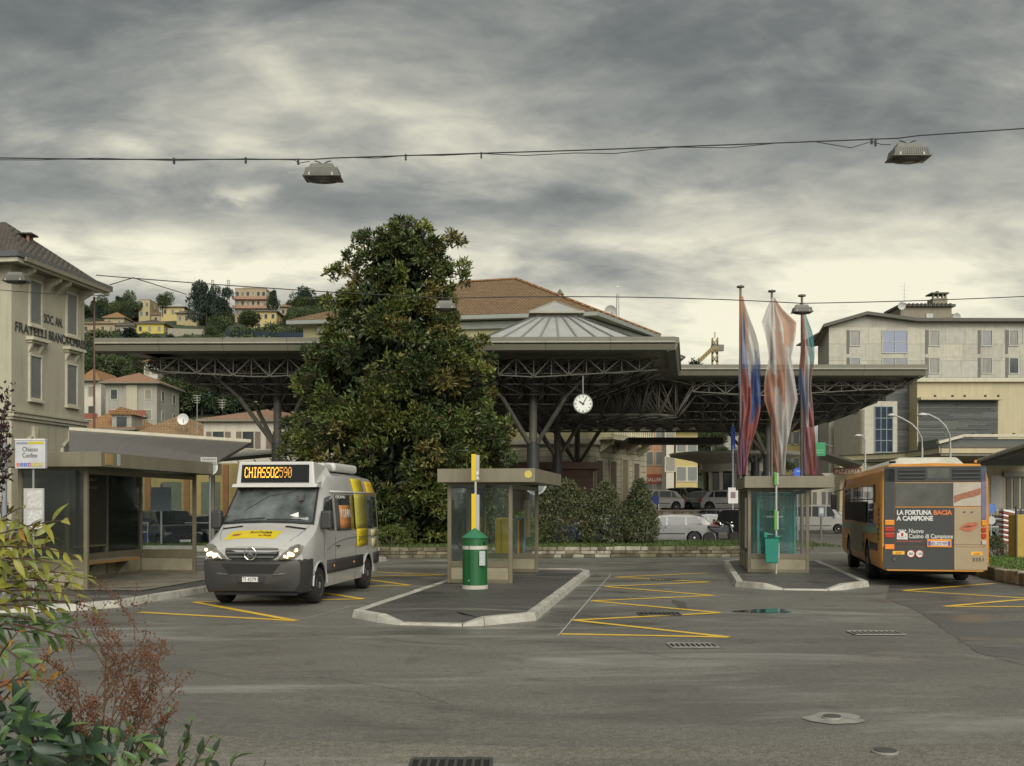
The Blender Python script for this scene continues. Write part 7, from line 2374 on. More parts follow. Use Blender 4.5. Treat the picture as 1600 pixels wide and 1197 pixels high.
# purple shrub at the left edge
t = thing('purple_shrub', 'purple leaved shrub twigs at the left edge of the photo', 'shrub', (-5.6, 11, 0))
br = []
for a, b, c in (((-14, 800), (-6, 700), (14, 602)), ((-14, 800), (0, 690), (12, 625)), ((-16, 800), (-6, 720), (11, 660)), ((-14, 800), (-2, 730), (13, 700)), ((-14, 800), (-4, 760), (11, 742)), ((-14, 810), (-8, 690), (-2, 620))):
    br.append([P(a[0], a[1] + 250, 11.1), P(*a, 11), P(*b, 11 + rnd.uniform(-.2, .2)), P(*c, 11 + rnd.uniform(-.3, .3))])
mb = MB()
for b in br: mb.tube(b, [.02, .014, .008, .003], 5)
mb.build('branches', BARK, t, world=True)
pp, dd = [], []
for b in br:
    for i in range(110):
        s = rnd.random() ** .7; q = b[1].lerp(b[2], s * 2) if s < .5 else b[2].lerp(b[3], s * 2 - 1)
        pp.append(q + Vector((max(-.05, min(.05, rnd.gauss(0, .026))), rnd.gauss(0, .05), max(-.05, min(.05, rnd.gauss(0, .026)))))); dd.append((rnd.gauss(0, .6), rnd.gauss(0, .5), rnd.gauss(.3, .5)))
V, Q = np_leaves(np.array(pp), np.array(dd), .055, .03)
o = np_mesh('foliage', V, Q, LEAF_BUSH, t, world=True, col=np.repeat(palette(len(pp), [(.045, .020, .022), (.028, .016, .018), (.06, .035, .025)], [2, 2, 1]), 4, 0)); o['kind'] = 'stuff'

# ---------------------------------------------------------------- foreground nandina
def leaf_mesh(name, m, L=1.0, W=.29, bend=.22):
    vs, fs = [], []
    N_ = 6
    for i in range(N_ + 1):
        s = i / N_
        w = W * math.sin(math.pi * min(1, s * 1.02) ** .75) * .5 + .004
        z = -bend * s * s
        vs += [(-w, s * L, z + w * .35), (0, s * L, z), (w, s * L, z + w * .35)]
    for i in range(N_):
        a = i * 3
        fs += [(a, a + 1, a + 4, a + 3), (a + 1, a + 2, a + 5, a + 4)]
    me = bpy.data.meshes.new(name); me.from_pydata(vs, [], fs); me.materials.append(m)
    me.polygons.foreach_set('use_smooth', [True] * len(fs)); me.update()
    return me


def lmat(n, c, var=.3):
    return mat(n, c, .42, var=var, scale=2.5, spec=.5, dirt=.2)


LM = {'y': [leaf_mesh('yellow_leaf', lmat('yellow green leaf', (.27, .26, .035))), leaf_mesh('yellow_leaf_narrow', lmat('olive yellow leaf', (.17, .19, .03)), W=.27, bend=.3)],
      'g': [leaf_mesh('green_leaf', lmat('mid green leaf', (.06, .12, .035))), leaf_mesh('green_leaf_narrow', lmat('fresh green leaf', (.09, .16, .04)), W=.27, bend=.3)],
      'd': [leaf_mesh('dark_leaf', lmat('dark green leaf', (.022, .050, .024)), W=.42, bend=.12), leaf_mesh('dark_leaf_b', lmat('blue green leaf', (.035, .070, .045)), W=.36, bend=.25)],
      'r': [leaf_mesh('rust_leaf', lmat('rust orange leaf', (.26, .09, .018))), leaf_mesh('rust_leaf_b', lmat('amber leaf', (.30, .16, .02)), bend=.3)]}
STEMM = mat('reddish stem', (.11, .05, .035), .6)


def put_leaf(par, kind, pos, dirv, L, roll=None):
    me = rnd.choice(LM[kind])
    o = link('leaf', me, par)
    y = Vector(dirv).normalized()
    x = y.cross(Vector((rnd.gauss(0, .3), -.55, 1))).normalized()
    z = x.cross(y)
    M = Matrix((x, y, z)).transposed().to_4x4() @ Matrix.Rotation(rnd.gauss(0, .5), 4, 'Y') @ Matrix.Scale(L, 4)
    M.translation = pos - par.location
    o.matrix_local = M
    return o


def spray(par, stems, a, b, Y0, Y1, kind, n, lp, droop=.1, mix=None):
    """a compound leaf from pixel a to pixel b with n leaflets of about lp pixels"""
    A, B = P(a[0], a[1], Y0), P(b[0], b[1], Y1)
    pts = [A.lerp(B, s) + Vector((0, 0, -droop * (s * s - s) * (B - A).length)) for s in (0, .25, .5, .75, 1)]
    stems.tube(pts, [.0035, .003, .0024, .0018, .001], 5)
    axis = (B - A).normalized()
    for i in range(n):
        s = (i + .6) / n * .98 + .02
        p = A.lerp(B, s) + Vector((0, 0, -droop * (s * s - s) * (B - A).length))
        side = 1 if i % 2 else -1
        if i == n - 1: side = 0
        dv = axis * .75 + Vector((0, rnd.gauss(0, .45), side * rnd.uniform(.25, .95) - .15)) + Vector((rnd.gauss(0, .2), 0, 0))
        kd = kind if not mix or rnd.random() > mix[1] else mix[0]
        put_leaf(par, kd, p, dv, .84 * lp / F * p.y * rnd.uniform(.75, 1.25))


nd = thing('nandina_shrub', 'yellow green nandina sprays hanging in from the lower left edge', 'shrub', (-1.9, 3.2, 0))
st = MB()
for s_ in (((-90, 1850), (-60, 1200), (-40, 850)), ((-60, 1850), (-40, 1300), (-30, 960)), ((-120, 1850), (-70, 1300), (-10, 1010))):
    st.tube([P(x, y, 3.2) for x, y in s_], [.009, .007, .004], 6)
for a, b, k_, n_, lp, mx_ in (
        ((-40, 850), (105, 812), 'y', 9, 40, ('r', .12)), ((-40, 850), (70, 838), 'y', 9, 36, None), ((-40, 858), (120, 868), 'y', 12, 34, None),
        ((-40, 880), (140, 905), 'y', 13, 34, ('g', .15)), ((-40, 870), (60, 890), 'y', 9, 40, ('g', .3)), ((-30, 905), (110, 895), 'y', 12, 36, None),
        ((-30, 920), (90, 925), 'y', 10, 36, ('g', .2)), ((-30, 930), (125, 932), 'y', 10, 30, ('g', .2)), ((20, 870), (60, 820), 'y', 7, 32, None),
        ((-20, 830), (40, 790), 'y', 6, 32, None), ((-30, 945), (70, 955), 'y', 9, 34, ('r', .2)), ((30, 900), (120, 925), 'g', 7, 32, ('y', .4)),
        ((-30, 960), (130, 985), 'g', 12, 38, None), ((-20, 980), (100, 1000), 'g', 11, 40, None), ((20, 975), (140, 1010), 'g', 9, 34, None),
        ((-20, 1000), (60, 1050), 'g', 8, 40, None), ((-20, 1070), (95, 1065), 'r', 9, 36, ('y', .15)), ((-20, 1085), (60, 1050), 'r', 8, 32, None),
        ((0, 1100), (98, 1010), 'r', 7, 22, None), ((-20, 1060), (30, 985), 'r', 6, 22, ('g', .3)), ((-20, 800), (10, 860), 'y', 6, 36, None),
        ((-30, 1030), (40, 1010), 'g', 8, 36, None), ((10, 940), (150, 950), 'g', 7, 30, ('y', .3)), ((-30, 890), (30, 910), 'y', 8, 38, None),
        ((-30, 875), (95, 882), 'y', 11, 36, None), ((-30, 915), (120, 912), 'y', 11, 36, ('g', .2)), ((10, 925), (100, 960), 'y', 9, 34, ('g', .4)), ((-20, 815), (55, 828), 'y', 8, 34, None),
        ((-20, 845), (85, 858), 'y', 9, 36, None), ((-30, 985), (50, 970), 'g', 9, 40, None)):
    spray(nd, st, a, b, 3.2 + rnd.uniform(-.15, .15), 3.1 + rnd.uniform(-.25, .25), k_, n_, lp, .12, mx_)
st.build('stems', STEMM, nd, world=True)

dk_ = thing('evergreen_shrub', 'dark broad leaved shrub in the bottom left corner', 'shrub', (-1.5, 2.9, 0))
st = MB()
for s_ in (((-20, 2000), (0, 1400), (30, 1150)), ((40, 2000), (60, 1400), (110, 1170)), ((0, 2000), (20, 1300), (60, 1110))):
    st.tube([P(x, y, 2.9) for x, y in s_], [.01, .007, .004], 6)
for i in range(165):
    px, py = rnd.uniform(-20, 140), rnd.uniform(1085, 1215)
    if py < 1085 + px * .55: continue
    an = rnd.uniform(-.6, 1.9)
    put_leaf(dk_, 'd' if rnd.random() < .8 else 'g', P(px, py, rnd.uniform(2.6, 3.2)), Vector((math.cos(an), rnd.gauss(-.3, .4), math.sin(an) * .7)), rnd.uniform(34, 60) / F * 2.9)
for i in range(70):
    px, py = rnd.uniform(-10, 260), rnd.uniform(1150, 1215)
    an = rnd.uniform(.2, 2.6)
    put_leaf(dk_, rnd.choice('dgg'), P(px, py, rnd.uniform(2.8, 3.2)), Vector((math.cos(an), rnd.gauss(-.2, .4), math.sin(an))), rnd.uniform(28, 45) / F * 2.9)
st.build('stems', STEMM, dk_, world=True)

sp_ = thing('young_shrub', 'fresh green leafy twigs at the bottom edge right of the seed heads', 'shrub', (-1.0, 3.1, 0))
st = MB()
for a, b, n_ in (((235, 1230), (262, 1115), 9), ((270, 1230), (300, 1125), 9), ((300, 1240), (342, 1165), 7), ((210, 1230), (232, 1150), 8), ((340, 1240), (368, 1182), 5),
                 ((180, 1230), (215, 1165), 8), ((285, 1230), (330, 1150), 6), ((255, 1240), (290, 1170), 8), ((400, 1250), (415, 1188), 3)):
    spray(sp_, st, a, b, 3.1, 3.05 + rnd.uniform(-.1, .1), 'g', n_, 30, .05, ('d', .35))
    st.tube([P(a[0], a[1], 3.1), P(a[0] - 30, 1900, 3.15)], [.004, .007], 5)
st.build('stems', STEMM, sp_, world=True)

# brown seed panicles
sh = thing('seed_heads', 'reddish brown branching seed heads in front of the asphalt', 'seed heads', (-1.25, 3.05, 0))
st = MB(); bp_ = []
def twig(a, b, r, depth_):
    st.tube([a, a.lerp(b, .5) + Vector((rnd.gauss(0, .004), rnd.gauss(0, .004), 0)), b], [r, r * .8, r * .5], 5)
    L_ = (b - a).length
    if depth_ == 0:
        for _ in range(8): bp_.append(b.lerp(a, rnd.random() * .8) + Vector((rnd.gauss(0, .007), rnd.gauss(0, .010), rnd.gauss(0, .007))))
        return
    for i in range(6 if depth_ > 1 else 5):
        s = .3 + .7 * (i + 1) / 5
        q = a.lerp(b, s)
        dv = (b - a).normalized() * .8 + Vector((rnd.choice((-1, 1)) * rnd.uniform(.3, .9), rnd.gauss(0, .5), rnd.uniform(0, .5)))
        twig(q, q + dv.normalized() * L_ * rnd.uniform(.32, .5), r * .6, depth_ - 1)
root = P(150, 1300, 3.05)
for x, y in ((212, 1012), (240, 1062), (255, 1090), (165, 1020), (120, 1065), (185, 1060), (215, 1110), (110, 1110), (150, 1100), (232, 1150), (175, 1150), (125, 1150)):
    tip = P(x, y, 3.05 + rnd.uniform(-.12, .12))
    a = root.lerp(tip, .42)
    twig(a, tip, .0028, 2)
    st.tube([P(150, 1900, 3.05), root, a], [.008, .006, .003], 5)
st.build('stems', mat('brown stalk', (.12, .06, .035), .7), sh, world=True)
bb = MB()
for q in bp_:
    r_ = rnd.uniform(.0024, .0040)
    bb.add([q + Vector(v) * r_ for v in ((1, 0, 0), (-1, 0, 0), (0, 1, 0), (0, -1, 0), (0, 0, 1), (0, 0, -1))], [(0, 2, 4), (2, 1, 4), (1, 3, 4), (3, 0, 4), (2, 0, 5), (1, 2, 5), (3, 1, 5), (0, 3, 5)])
o = bb.build('seeds', mat('red brown seed', (.17, .07, .035), .5, var=.35, scale=30), sh, world=True, smooth=180); o['kind'] = 'stuff'

# ---------------------------------------------------------------- flags
FLAG = mat('thin flag cloth', (1, 1, 1), .75, var=.05, attr=True)
_n = FLAG.node_tree
_b = _n.nodes['Principled BSDF']
_tr = _n.nodes.new('ShaderNodeBsdfTranslucent'); _tr.inputs[0].default_value = (.5, .45, .42, 1)
_mx = _n.nodes.new('ShaderNodeMixShader'); _mx.inputs[0].default_value = .35
_n.links.new(_b.outputs[0], _mx.inputs[1]); _n.links.new(_tr.outputs[0], _mx.inputs[2])
_n.links.new(_b.inputs['Base Color'].links[0].from_socket, _tr.inputs[0])
_t2 = _n.nodes.new('ShaderNodeBsdfTransparent'); _m2 = _n.nodes.new('ShaderNodeMixShader'); _m2.inputs[0].default_value = .18
_n.links.new(_mx.outputs[0], _m2.inputs[1]); _n.links.new(_t2.outputs[0], _m2.inputs[2])
_n.links.new(_m2.outputs[0], _n.nodes['Material Output'].inputs[0])
WTC, ORC, RDC, BLC, TLC, PUC = (.62, .60, .58), (.52, .25, .14), (.46, .16, .14), (.10, .16, .38), (.16, .42, .44), (.32, .16, .25)


def flag(label, px, ytop, Y, rows, fn, seed):
    t = thing('flagpole', label, 'flag', (P(px, 0, Y).x, Y, 0))
    zt_ = CH + (HZ - ytop) / F * Y
    MB().tube([(0, 0, 0), (0, 0, 4), (0, 0, zt_)], [.075, .065, .045], 10).build('pole', mat('grey bronze pole', (.16, .14, .12), .4, metal=.4), t, smooth=50)
    MB().lathe((0, 0, zt_), [(.05, 0), (.15, .02), (.15, .07), (.04, .10)], 12).build('finial', TRS, t)
    nu, nv = 26, 70
    ys = [r_[0] for r_ in rows]
    V, C = [], []
    rr_ = random.Random(seed)
    for j in range(nv + 1):
        py = ys[0] + (ys[-1] - ys[0]) * j / nv
        l = np.interp(py, ys, [r_[1] for r_ in rows]); r2 = np.interp(py, ys, [r_[2] for r_ in rows])
        for i in range(nu + 1):
            u = i / nu
            q = P(l + (r2 - l) * u, py, Y)
            amp = .16 * min(1, (py - ys[0]) / 60)
            q.y += -.12 + amp * (math.sin(u * 19 + py * .018 + seed) + .6 * math.sin(u * 34 - py * .03))
            q.x += .03 * math.sin(py * .05 + u * 7)
            V.append(tuple(q)); C.append(fn(u, py))
    Q = [(j * (nu + 1) + i, j * (nu + 1) + i + 1, (j + 1) * (nu + 1) + i + 1, (j + 1) * (nu + 1) + i) for j in range(nv) for i in range(nu)]
    np_mesh('cloth', np.array(V), np.array(Q), FLAG, t, world=True, col=np.array(C), smooth=True)
    return t


def f1(u, y):
    y += 22 * math.sin(u * 8 + 1) + 10 * math.sin(u * 23)
    if y < 575:
        if u < .22: return ORC
        if u < .45: return BLC if y > 490 else ORC
        if u < .72 and y < 530: return ORC
        return WTC if y > 515 or u > .8 else ORC
    if y < 665: return RDC if .12 < u < .55 else (BLC if u >= .55 else (.2, .22, .35))
    return PUC if u < .6 else RDC
def f2(u, y):
    y += 25 * math.sin(u * 7) + 10 * math.sin(u * 19); u += .05 * math.sin(y * .03)
    if y < 535: return ORC if .45 < u < .62 or (u > .7 and y < 515) or (u > .55 and 510 < y < 530) else WTC
    if .36 < u < .60 and y < 620: return (.50, .27, .19)
    if y > 600 and u < .26: return (.52, .28, .2)
    return WTC
def f3(u, y):
    y += 20 * math.sin(u * 7 + 2); u += .06 * math.sin(y * .035)
    if y < 585: return TLC if u > .6 else ((.42, .16, .12) if u < .3 else WTC)
    if y < 650: return (.14, .2, .4) if u < .3 else WTC if u < .7 else (.4, .3, .3)
    return RDC if .3 < u < .75 else (.34, .2, .24)
flag('left of the three flags, hanging with red and blue lower part', 1157, 450, 40, [(464, 1157, 1161), (500, 1154, 1170), (540, 1152, 1181), (570, 1153, 1186), (640, 1155, 1187), (670, 1153, 1180), (700, 1152, 1172), (742, 1153, 1166)], f1, 1)
flag('middle of the three flags, mostly white and spread widest', 1206, 457, 40, [(466, 1206, 1210), (485, 1196, 1222), (505, 1187, 1241), (530, 1193, 1238), (560, 1200, 1234), (590, 1196, 1241), (625, 1194, 1247), (660, 1203, 1236), (700, 1209, 1230), (742, 1212, 1226)], f2, 2)
flag('right of the three flags, narrow with teal edge', 1253, 464, 40, [(490, 1252, 1257), (520, 1250, 1266), (560, 1250, 1272), (600, 1250, 1267), (650, 1252, 1270), (700, 1254, 1275), (742, 1256, 1279)], f3, 3)

# ---------------------------------------------------------------- cables and hanging lamps
CBL = mat('black cable', (.03, .03, .03), .6)
LMP = mat('weathered lamp housing', (.12, .12, .105), .55, metal=.0, var=.3, scale=8, dirt=.7)
LMPR = mat('pale ribbed lamp glass', (.15, .15, .135), .5, var=.15, scale=12)
LMPD = mat('lamp bowl dark', (.06, .055, .05), .2, var=.3)


def cable(label, pts, r=.012, name='cable'):
    c0 = Vector(pts[0]).lerp(Vector(pts[-1]), .5)
    o = MB().tube([tuple(Vector(p)) for p in pts], r, 6).build(name, CBL)
    return tag(o, label, 'cable')


def sagpts(a, b, sag, n=14):
    a, b = Vector(a), Vector(b)
    return [a.lerp(b, i / n) - Vector((0, 0, sag * 4 * (i / n) * (1 - i / n))) for i in range(n + 1)]


def lamp(label, px, py, Y, w, s=1.0):
    """py: bottom edge of the bowl; py is the photo row of the middle of the housing"""
    c = P(px, py, Y)
    t = thing('hanging_lamp', label, 'hanging lamp', c, 0, 'lamps hanging over the bus yard')
    k = w / 62 * 62 / F * Y / .7
    def sx(*a): return [(x * k, y * k, z * k) for x, y, z in a]
    mb = MB()
    b0 = sx((-.31, -.2, .0), (.31, -.2, .0), (.31, .2, .0), (-.31, .2, .0)); t0_ = sx((-.28, -.17, .15), (.28, -.17, .15), (.28, .17, .15), (-.28, .17, .15))
    mb.add(b0 + t0_, [(0, 1, 5, 4), (1, 2, 6, 5), (2, 3, 7, 6), (3, 0, 4, 7), (4, 5, 6, 7), (3, 2, 1, 0)]).build('housing', LMP, t, bevel=.01)
    mb = MB()
    b0 = sx((-.245, -.13, .152), (.215, -.13, .152), (.215, .13, .152), (-.245, .13, .152)); t0_ = sx((-.20, -.09, .245), (.18, -.09, .245), (.18, .09, .245), (-.20, .09, .245))
    mb.add(b0 + t0_, [(0, 1, 5, 4), (1, 2, 6, 5), (2, 3, 7, 6), (3, 0, 4, 7), (4, 5, 6, 7), (3, 2, 1, 0)]).build('gear_box', LMPR, t, bevel=.008)
    mb = MB()
    for i in range(15): x = (-.27 + .54 * i / 14) * k; mb.bar((x, -.202 * k, .02 * k), (x * .93, -.176 * k, .14 * k), .008 * k)
    mb.build('rib', LMPR, t)
    mb = MB(); mb.lathe((0, 0, 0), [(.30 * k, 0), (.26 * k, -.05 * k), (.12 * k, -.075 * k), (.01, -.08 * k)], 24)
    mb.v = [(x, y * .64, z) for x, y, z in mb.v]
    mb.build('bowl', LMPD, t, smooth=60)
    MB().box(-.33 * k, .33 * k, -.21 * k, .21 * k, -.012 * k, .012 * k).build('rim', mat('lamp rim', (.11, .105, .095), .5), t, bevel=.006)
    for x in (-.21, .19): MB().box((x - .015) * k, (x + .015) * k, -.215 * k, -.205 * k, 0, .05 * k).build('clip', GREYS, t)
    h = .31 * k
    MB().tube([(-.15 * k, 0, h), (-.08 * k, 0, h - .02 * k), (0, 0, .25 * k)], .010 * k, 6).build('hanger', CBL, t)
    MB().tube([(.13 * k, 0, h), (.07 * k, 0, h - .015 * k), (0, 0, .25 * k)], .010 * k, 6).build('hanger', CBL, t)
    return t


lamp('hanging lamp over the minibus, left one on the upper cable', 505, 279, 18.6, 62)
lamp('hanging lamp at the right end of the upper cable', 1419, 248, 18.6, 64)
lamp('hanging lamp in front of the magnolia', 697, 483, 33, 36)
lamp('hanging lamp at the top of the third flag', 1253, 488, 35, 33)
lamp('pale hanging lamp before the corner house', 26, 440, 29, 40)
Yc_ = 18.6
A0 = P(-120, 245, Yc_)
pts = [P(x, y, Yc_) for x, y in ((-120, 245), (150, 249), (490, 249), (520, 247), (640, 243), (900, 235), (1200, 224), (1404, 216), (1434, 212), (1700, 194))]
cable('long black cable across the sky carrying two lamps', pts, .011)
pts = [P(x, y, Yc_ - .03) for x, y in ((-120, 249), (60, 250), (150, 247), (272, 251), (384, 248), (460, 250), (468, 255), (484, 252))]
cable('thin twisted supply cable left of the left lamp', pts, .007)
pts = [P(x, y, Yc_ - .03) for x, y in ((536, 246), (590, 247), (634, 243), (690, 243), (752, 240), (820, 243), (900, 239), (960, 240), (1050, 230), (1140, 231), (1210, 224), (1270, 221), (1330, 231), (1362, 221), (1378, 226), (1392, 226))]
cable('thin twisted supply cable between the two upper lamps', pts, .007)
cl_ = thing('cable_clips', 'small clips hanging on the upper cable', 'cable clips', P(700, 245, Yc_))
for x, y in ((272, 250), (384, 249), (466, 251), (634, 244), (752, 241), (1362, 219), (1368, 222)):
    p = P(x, y, Yc_); MB().box(p.x - .015, p.x + .015, p.y - .03, p.y + .02, p.z - .07, p.z + .03).build('clip', CBL, cl_, world=True)
cable('black cable over the canopy carrying the magnolia lamp', sagpts(P(150, 430, 34), P(697, 466, 33), .05) + sagpts(P(698, 466, 33), P(1253, 474, 35), -.12)[1:] + sagpts(P(1254, 474, 35), P(1700, 458, 36), .05)[1:], .016)
cable('thin cable in front of the corner house', sagpts(P(-60, 447, 29), P(170, 462, 29), .05), .010)
cable('short stay cable from the corner house eaves', [P(172, 445, 45), P(208, 434, 42), P(292, 460, 60)], .02)

# ---------------------------------------------------------------- street furniture and clutter
def street_lamp(label, pxp, Y, ybase, pts, arm=.05):
    b = P(pxp, 0, Y)
    t = thing('street_lamp', label, 'street lamp', (b.x, Y, 0))
    q = [P(x, y, Y) for x, y in pts]
    MB().tube([(b.x, Y, 0), (b.x, Y, q[0].z)] , [.09, .06], 8).build('pole', GREYS, t, world=True)
    MB().tube(q, arm, 8).build('arm', GREYS, t, world=True, smooth=60)
    e = q[-1]
    MB().lathe((e.x, e.y, e.z - .12), [(.03, .16), (.2, .10), (.28, .02), (.26, 0), (.1, -.08), (.01, -.09)], 14).build('lamp_head', mat('lamp head white', (.6, .6, .58), .3), t, world=True)


street_lamp('curved arm street lamp rising above the orange bus', 1485, 60, 0, [(1485, 700), (1484, 680), (1478, 666), (1466, 655), (1452, 648), (1441, 646)])
street_lamp('second curved arm street lamp in front of the slate wing', 1441, 64, 0, [(1441, 700), (1440, 684), (1434, 672), (1424, 662), (1408, 653), (1392, 647)])
street_lamp('small street lamp in front of the stone block window', 1352, 80, 0, [(1352, 700), (1352, 688), (1348, 680), (1341, 679)], .04)
b = P(1283, 0, 57)
t = thing('parking_sign', 'small square sign on a post right of the small shelter', 'sign', (b.x, 57, 0))
MB().tube([(0, 0, 0), (0, 0, 1.5)], .06, 8).build('pole', TRS2, t)
MB().box(-.18, .18, -.06, .06, 1.25, 1.8).build('panel', mat('grey meter', (.17, .19, .2), .5), t, bevel=.05)
MB().box(-.11, .11, -.07, -.062, 1.45, 1.72).build('face', GREYS, t)
b = P(1145, 0, 60)
t = thing('lamp_post', 'thin pale post with a blue banner before the pavilion', 'post', (b.x, 60, 0))
MB().tube([(0, 0, 0), (0, 0, 6.6)], .05, 8).build('pole', mat('pale blue grey post', (.32, .37, .42), .4), t)
V = [(-.12, -.05, 6.4), (.12, -.07, 6.3), (.15, 0, 5.1), (-.13, -.06, 5.0)]
MB().prism(V, (0, .03, 0)).build('banner', mat('deep blue cloth', (.02, .05, .25), .7), t)
MB().box(-.28, .28, -.08, -.05, 2.0, 2.9).build('notice', WHITE, t)
MB().box(-.14, .14, -.085, -.081, 2.3, 2.65).build('notice_print', mat('notice grey print', (.25, .18, .2), .6), t)
b = P(1167, 0, 60)
t = thing('lamp_post', 'thin pale post beside the left flag', 'post', (b.x, 60, 0))
MB().tube([(0, 0, 0), (0, 0, 5.2)], .04, 8).build('pole', MATS['pale blue grey post'], t)
b = P(1210, 0, 48)
t = thing('road_sign', 'plain blue rectangular road sign above the small shelter', 'road sign', (b.x, 48, 0))
MB().tube([(0, 0, 0), (0, 0, 3.4)], .035, 8).build('pole', STEEL, t)
MB().box(-.25, .25, -.06, -.03, 3.02, 3.40).build('panel', mat('road sign blue', (.08, .17, .42), .4), t)
b = P(1246, 0, 46)
t = thing('road_sign', 'round blue arrow sign above the small shelter roof', 'road sign', (b.x, 46, 0))
MB().tube([(0, 0, 0), (0, 0, 3.5)], .035, 8).build('pole', STEEL, t)
MB().lathe((0, -.07, 3.33), [(.2, 0), (.2, .03)], 20, 'Y').build('disc', mat('bright blue sign', (.02, .10, .60), .4), t)
MB().prism([(-.12, -.075, 3.40), (.10, -.075, 3.40), (.10, -.075, 3.34), (-.02, -.075, 3.34)], (0, -.004, 0)).build('arrow', mat('pale sign blue', (.2, .4, .7), .4), t)
t = thing('roof_planter', 'dark planter box seen above the small shelter roof', 'planter box', P(1228, 744, 44))
MB().box(-.45, .35, 0, .4, -.25, .05).build('box', mat('dark planter', (.05, .04, .04), .7), t, bevel=.04)
b = P(1022, 787, 66)
t = thing('skip_box', 'blue box standing above the white car by the pink house', 'box', (b.x, 66.9, 1.5))
MB().box(-.42, .42, 0, .6, .5, 1.0).build('body', mat('ultramarine box', (.02, .05, .30), .5), t, bevel=.02)
MB().box(-.45, -.38, 0, .6, 0, .5).build('leg', STEEL, t); MB().box(.38, .45, 0, .6, 0, .5).build('leg', STEEL, t)


def cone_(label, c, s=1.0):
    t = thing('traffic_cone', label, 'traffic cone', c)
    MB().lathe((0, 0, .03), [(.15 * s, 0), (.03 * s, .62 * s), (.02 * s, .63 * s)], 14).build('cone', mat('cone orange', (.62, .16, .03), .5), t, smooth=50)
    MB().box(-.19 * s, .19 * s, -.19 * s, .19 * s, 0, .03).build('base', mat('cone base', (.4, .1, .03), .6), t)


cone_('orange traffic cone on the upper street by the champagne car', Vector((P(1052, 0, 72).x, 72, 1.5)), 1.4)
cone_('orange marker half hidden behind the middle shrub', Vector((P(914, 0, 48).x, 48, 1.0)), 1.2)
# blue tubs behind the shrubs
t = thing('storage_crate', 'deep blue crate half hidden behind the shrubs', 'crate', (P(900, 0, 45.5).x, 45.5, .36))
MB().box(-1.0, 1.2, 0, .6, 0, .45).build('box', mat('deep blue plastic', (.015, .03, .13), .4), t, bevel=.03)
# red and white striped boards, yellow cabinet and railings
X_, Y_ = P(1578, 0, 37).x, 37.0
t = thing('barrier_stack', 'stack of red and white striped barrier boards right of the orange bus', 'barrier boards', (X_, Y_, .05))
rw = random.Random(4)
for k_ in range(7):
    z = .62 + k_ * .17
    b_ = MB().par((-.22, 0, z), (.46, 0, -.09), (0, .35, 0), (0, 0, .06)).build('board', WHITE, t)
    MB().par((-.23, -.004, z - .07), (.46, 0, -.09), (0, .36, 0), (0, 0, .055)).build('red_board', mat('barrier red', (.28, .06, .04), .6), t)
MB().box(-.20, .26, .03, .32, 0, .60).build('base', mat('mottled concrete block', (.24, .21, .17), .8, var=.4, scale=6), t, bevel=.02)
t = thing('yellow_cabinet', 'mustard yellow cabinet cut by the right border', 'cabinet', (P(1592, 0, 32.5).x, 32.5, .25))
MB().box(-.05, 1.2, 0, .6, 0, 1.35).build('body', mat('mustard enamel', (.40, .28, .05), .5, dirt=.4), t, bevel=.02)
MB().box(.55, .57, -.004, .0, .1, 1.25).build('door_gap', WELL, t)
MB().box(-.10, -.06, 0, .05, 0, 1.6).build('post', BLACK, t)
t = thing('railing', 'black railing with pale rails right of the orange bus', 'railing', (P(1570, 0, 46).x, 46, 0))
for x in (-.9, -.1, .7, 1.5): MB().box(x - .03, x + .03, 0, .06, 0, 1.75).build('post', BLACK, t)
for z in (1.68, 1.30, .95): MB().box(-.9, 1.6, .01, .04, z - .02, z + .03).build('rail', GREYS, t)
for k_ in range(16): MB().box(-.85 + k_ * .15, -.83 + k_ * .15, .015, .03, .1, 1.7).build('bar', BLACK, t)
b = P(1549, 0, 45)
t = thing('road_sign', 'round blue sign beside the black railing', 'road sign', (b.x, 45, 0))
MB().lathe((0, 0, 1.75), [(.22, 0), (.22, .03)], 18, 'Y').build('disc', mat('road sign blue', (.08, .17, .42), .4), t)
MB().lathe((0, 0, 1.25), [(.18, 0), (.18, .03)], 18, 'Y').build('disc', GREYS, t)
MB().tube([(0, .05, 0), (0, .05, 1.9)], .03, 6).build('pole', STEEL, t)
# sign panel in the left lot and rail
t = thing('lot_sign', 'plain pale blue sign panel in the left car lot', 'sign', (P(252, 0, 44.5).x, 44.5, .2))
MB().tube([(0, 0, 0), (0, 0, 2.6)], .05, 8).build('pole', STEEL, t)
MB().box(-.42, .42, -.06, -.03, 1.45, 2.45).build('panel', mat('pale blue grey panel', (.20, .26, .30), .5), t)
t = thing('railing', 'thin steel railing along the left lawn strip', 'railing', (-18, 46.4, .2))
for k_ in range(9): MB().box(-6 + k_ * 1.6 - .03, -6 + k_ * 1.6 + .03, 0, .06, 0, .95).build('post', STEEL, t)
for z in (.9, .5): MB().box(-6, 6.8, .01, .05, z, z + .05).build('rail', STEEL, t)
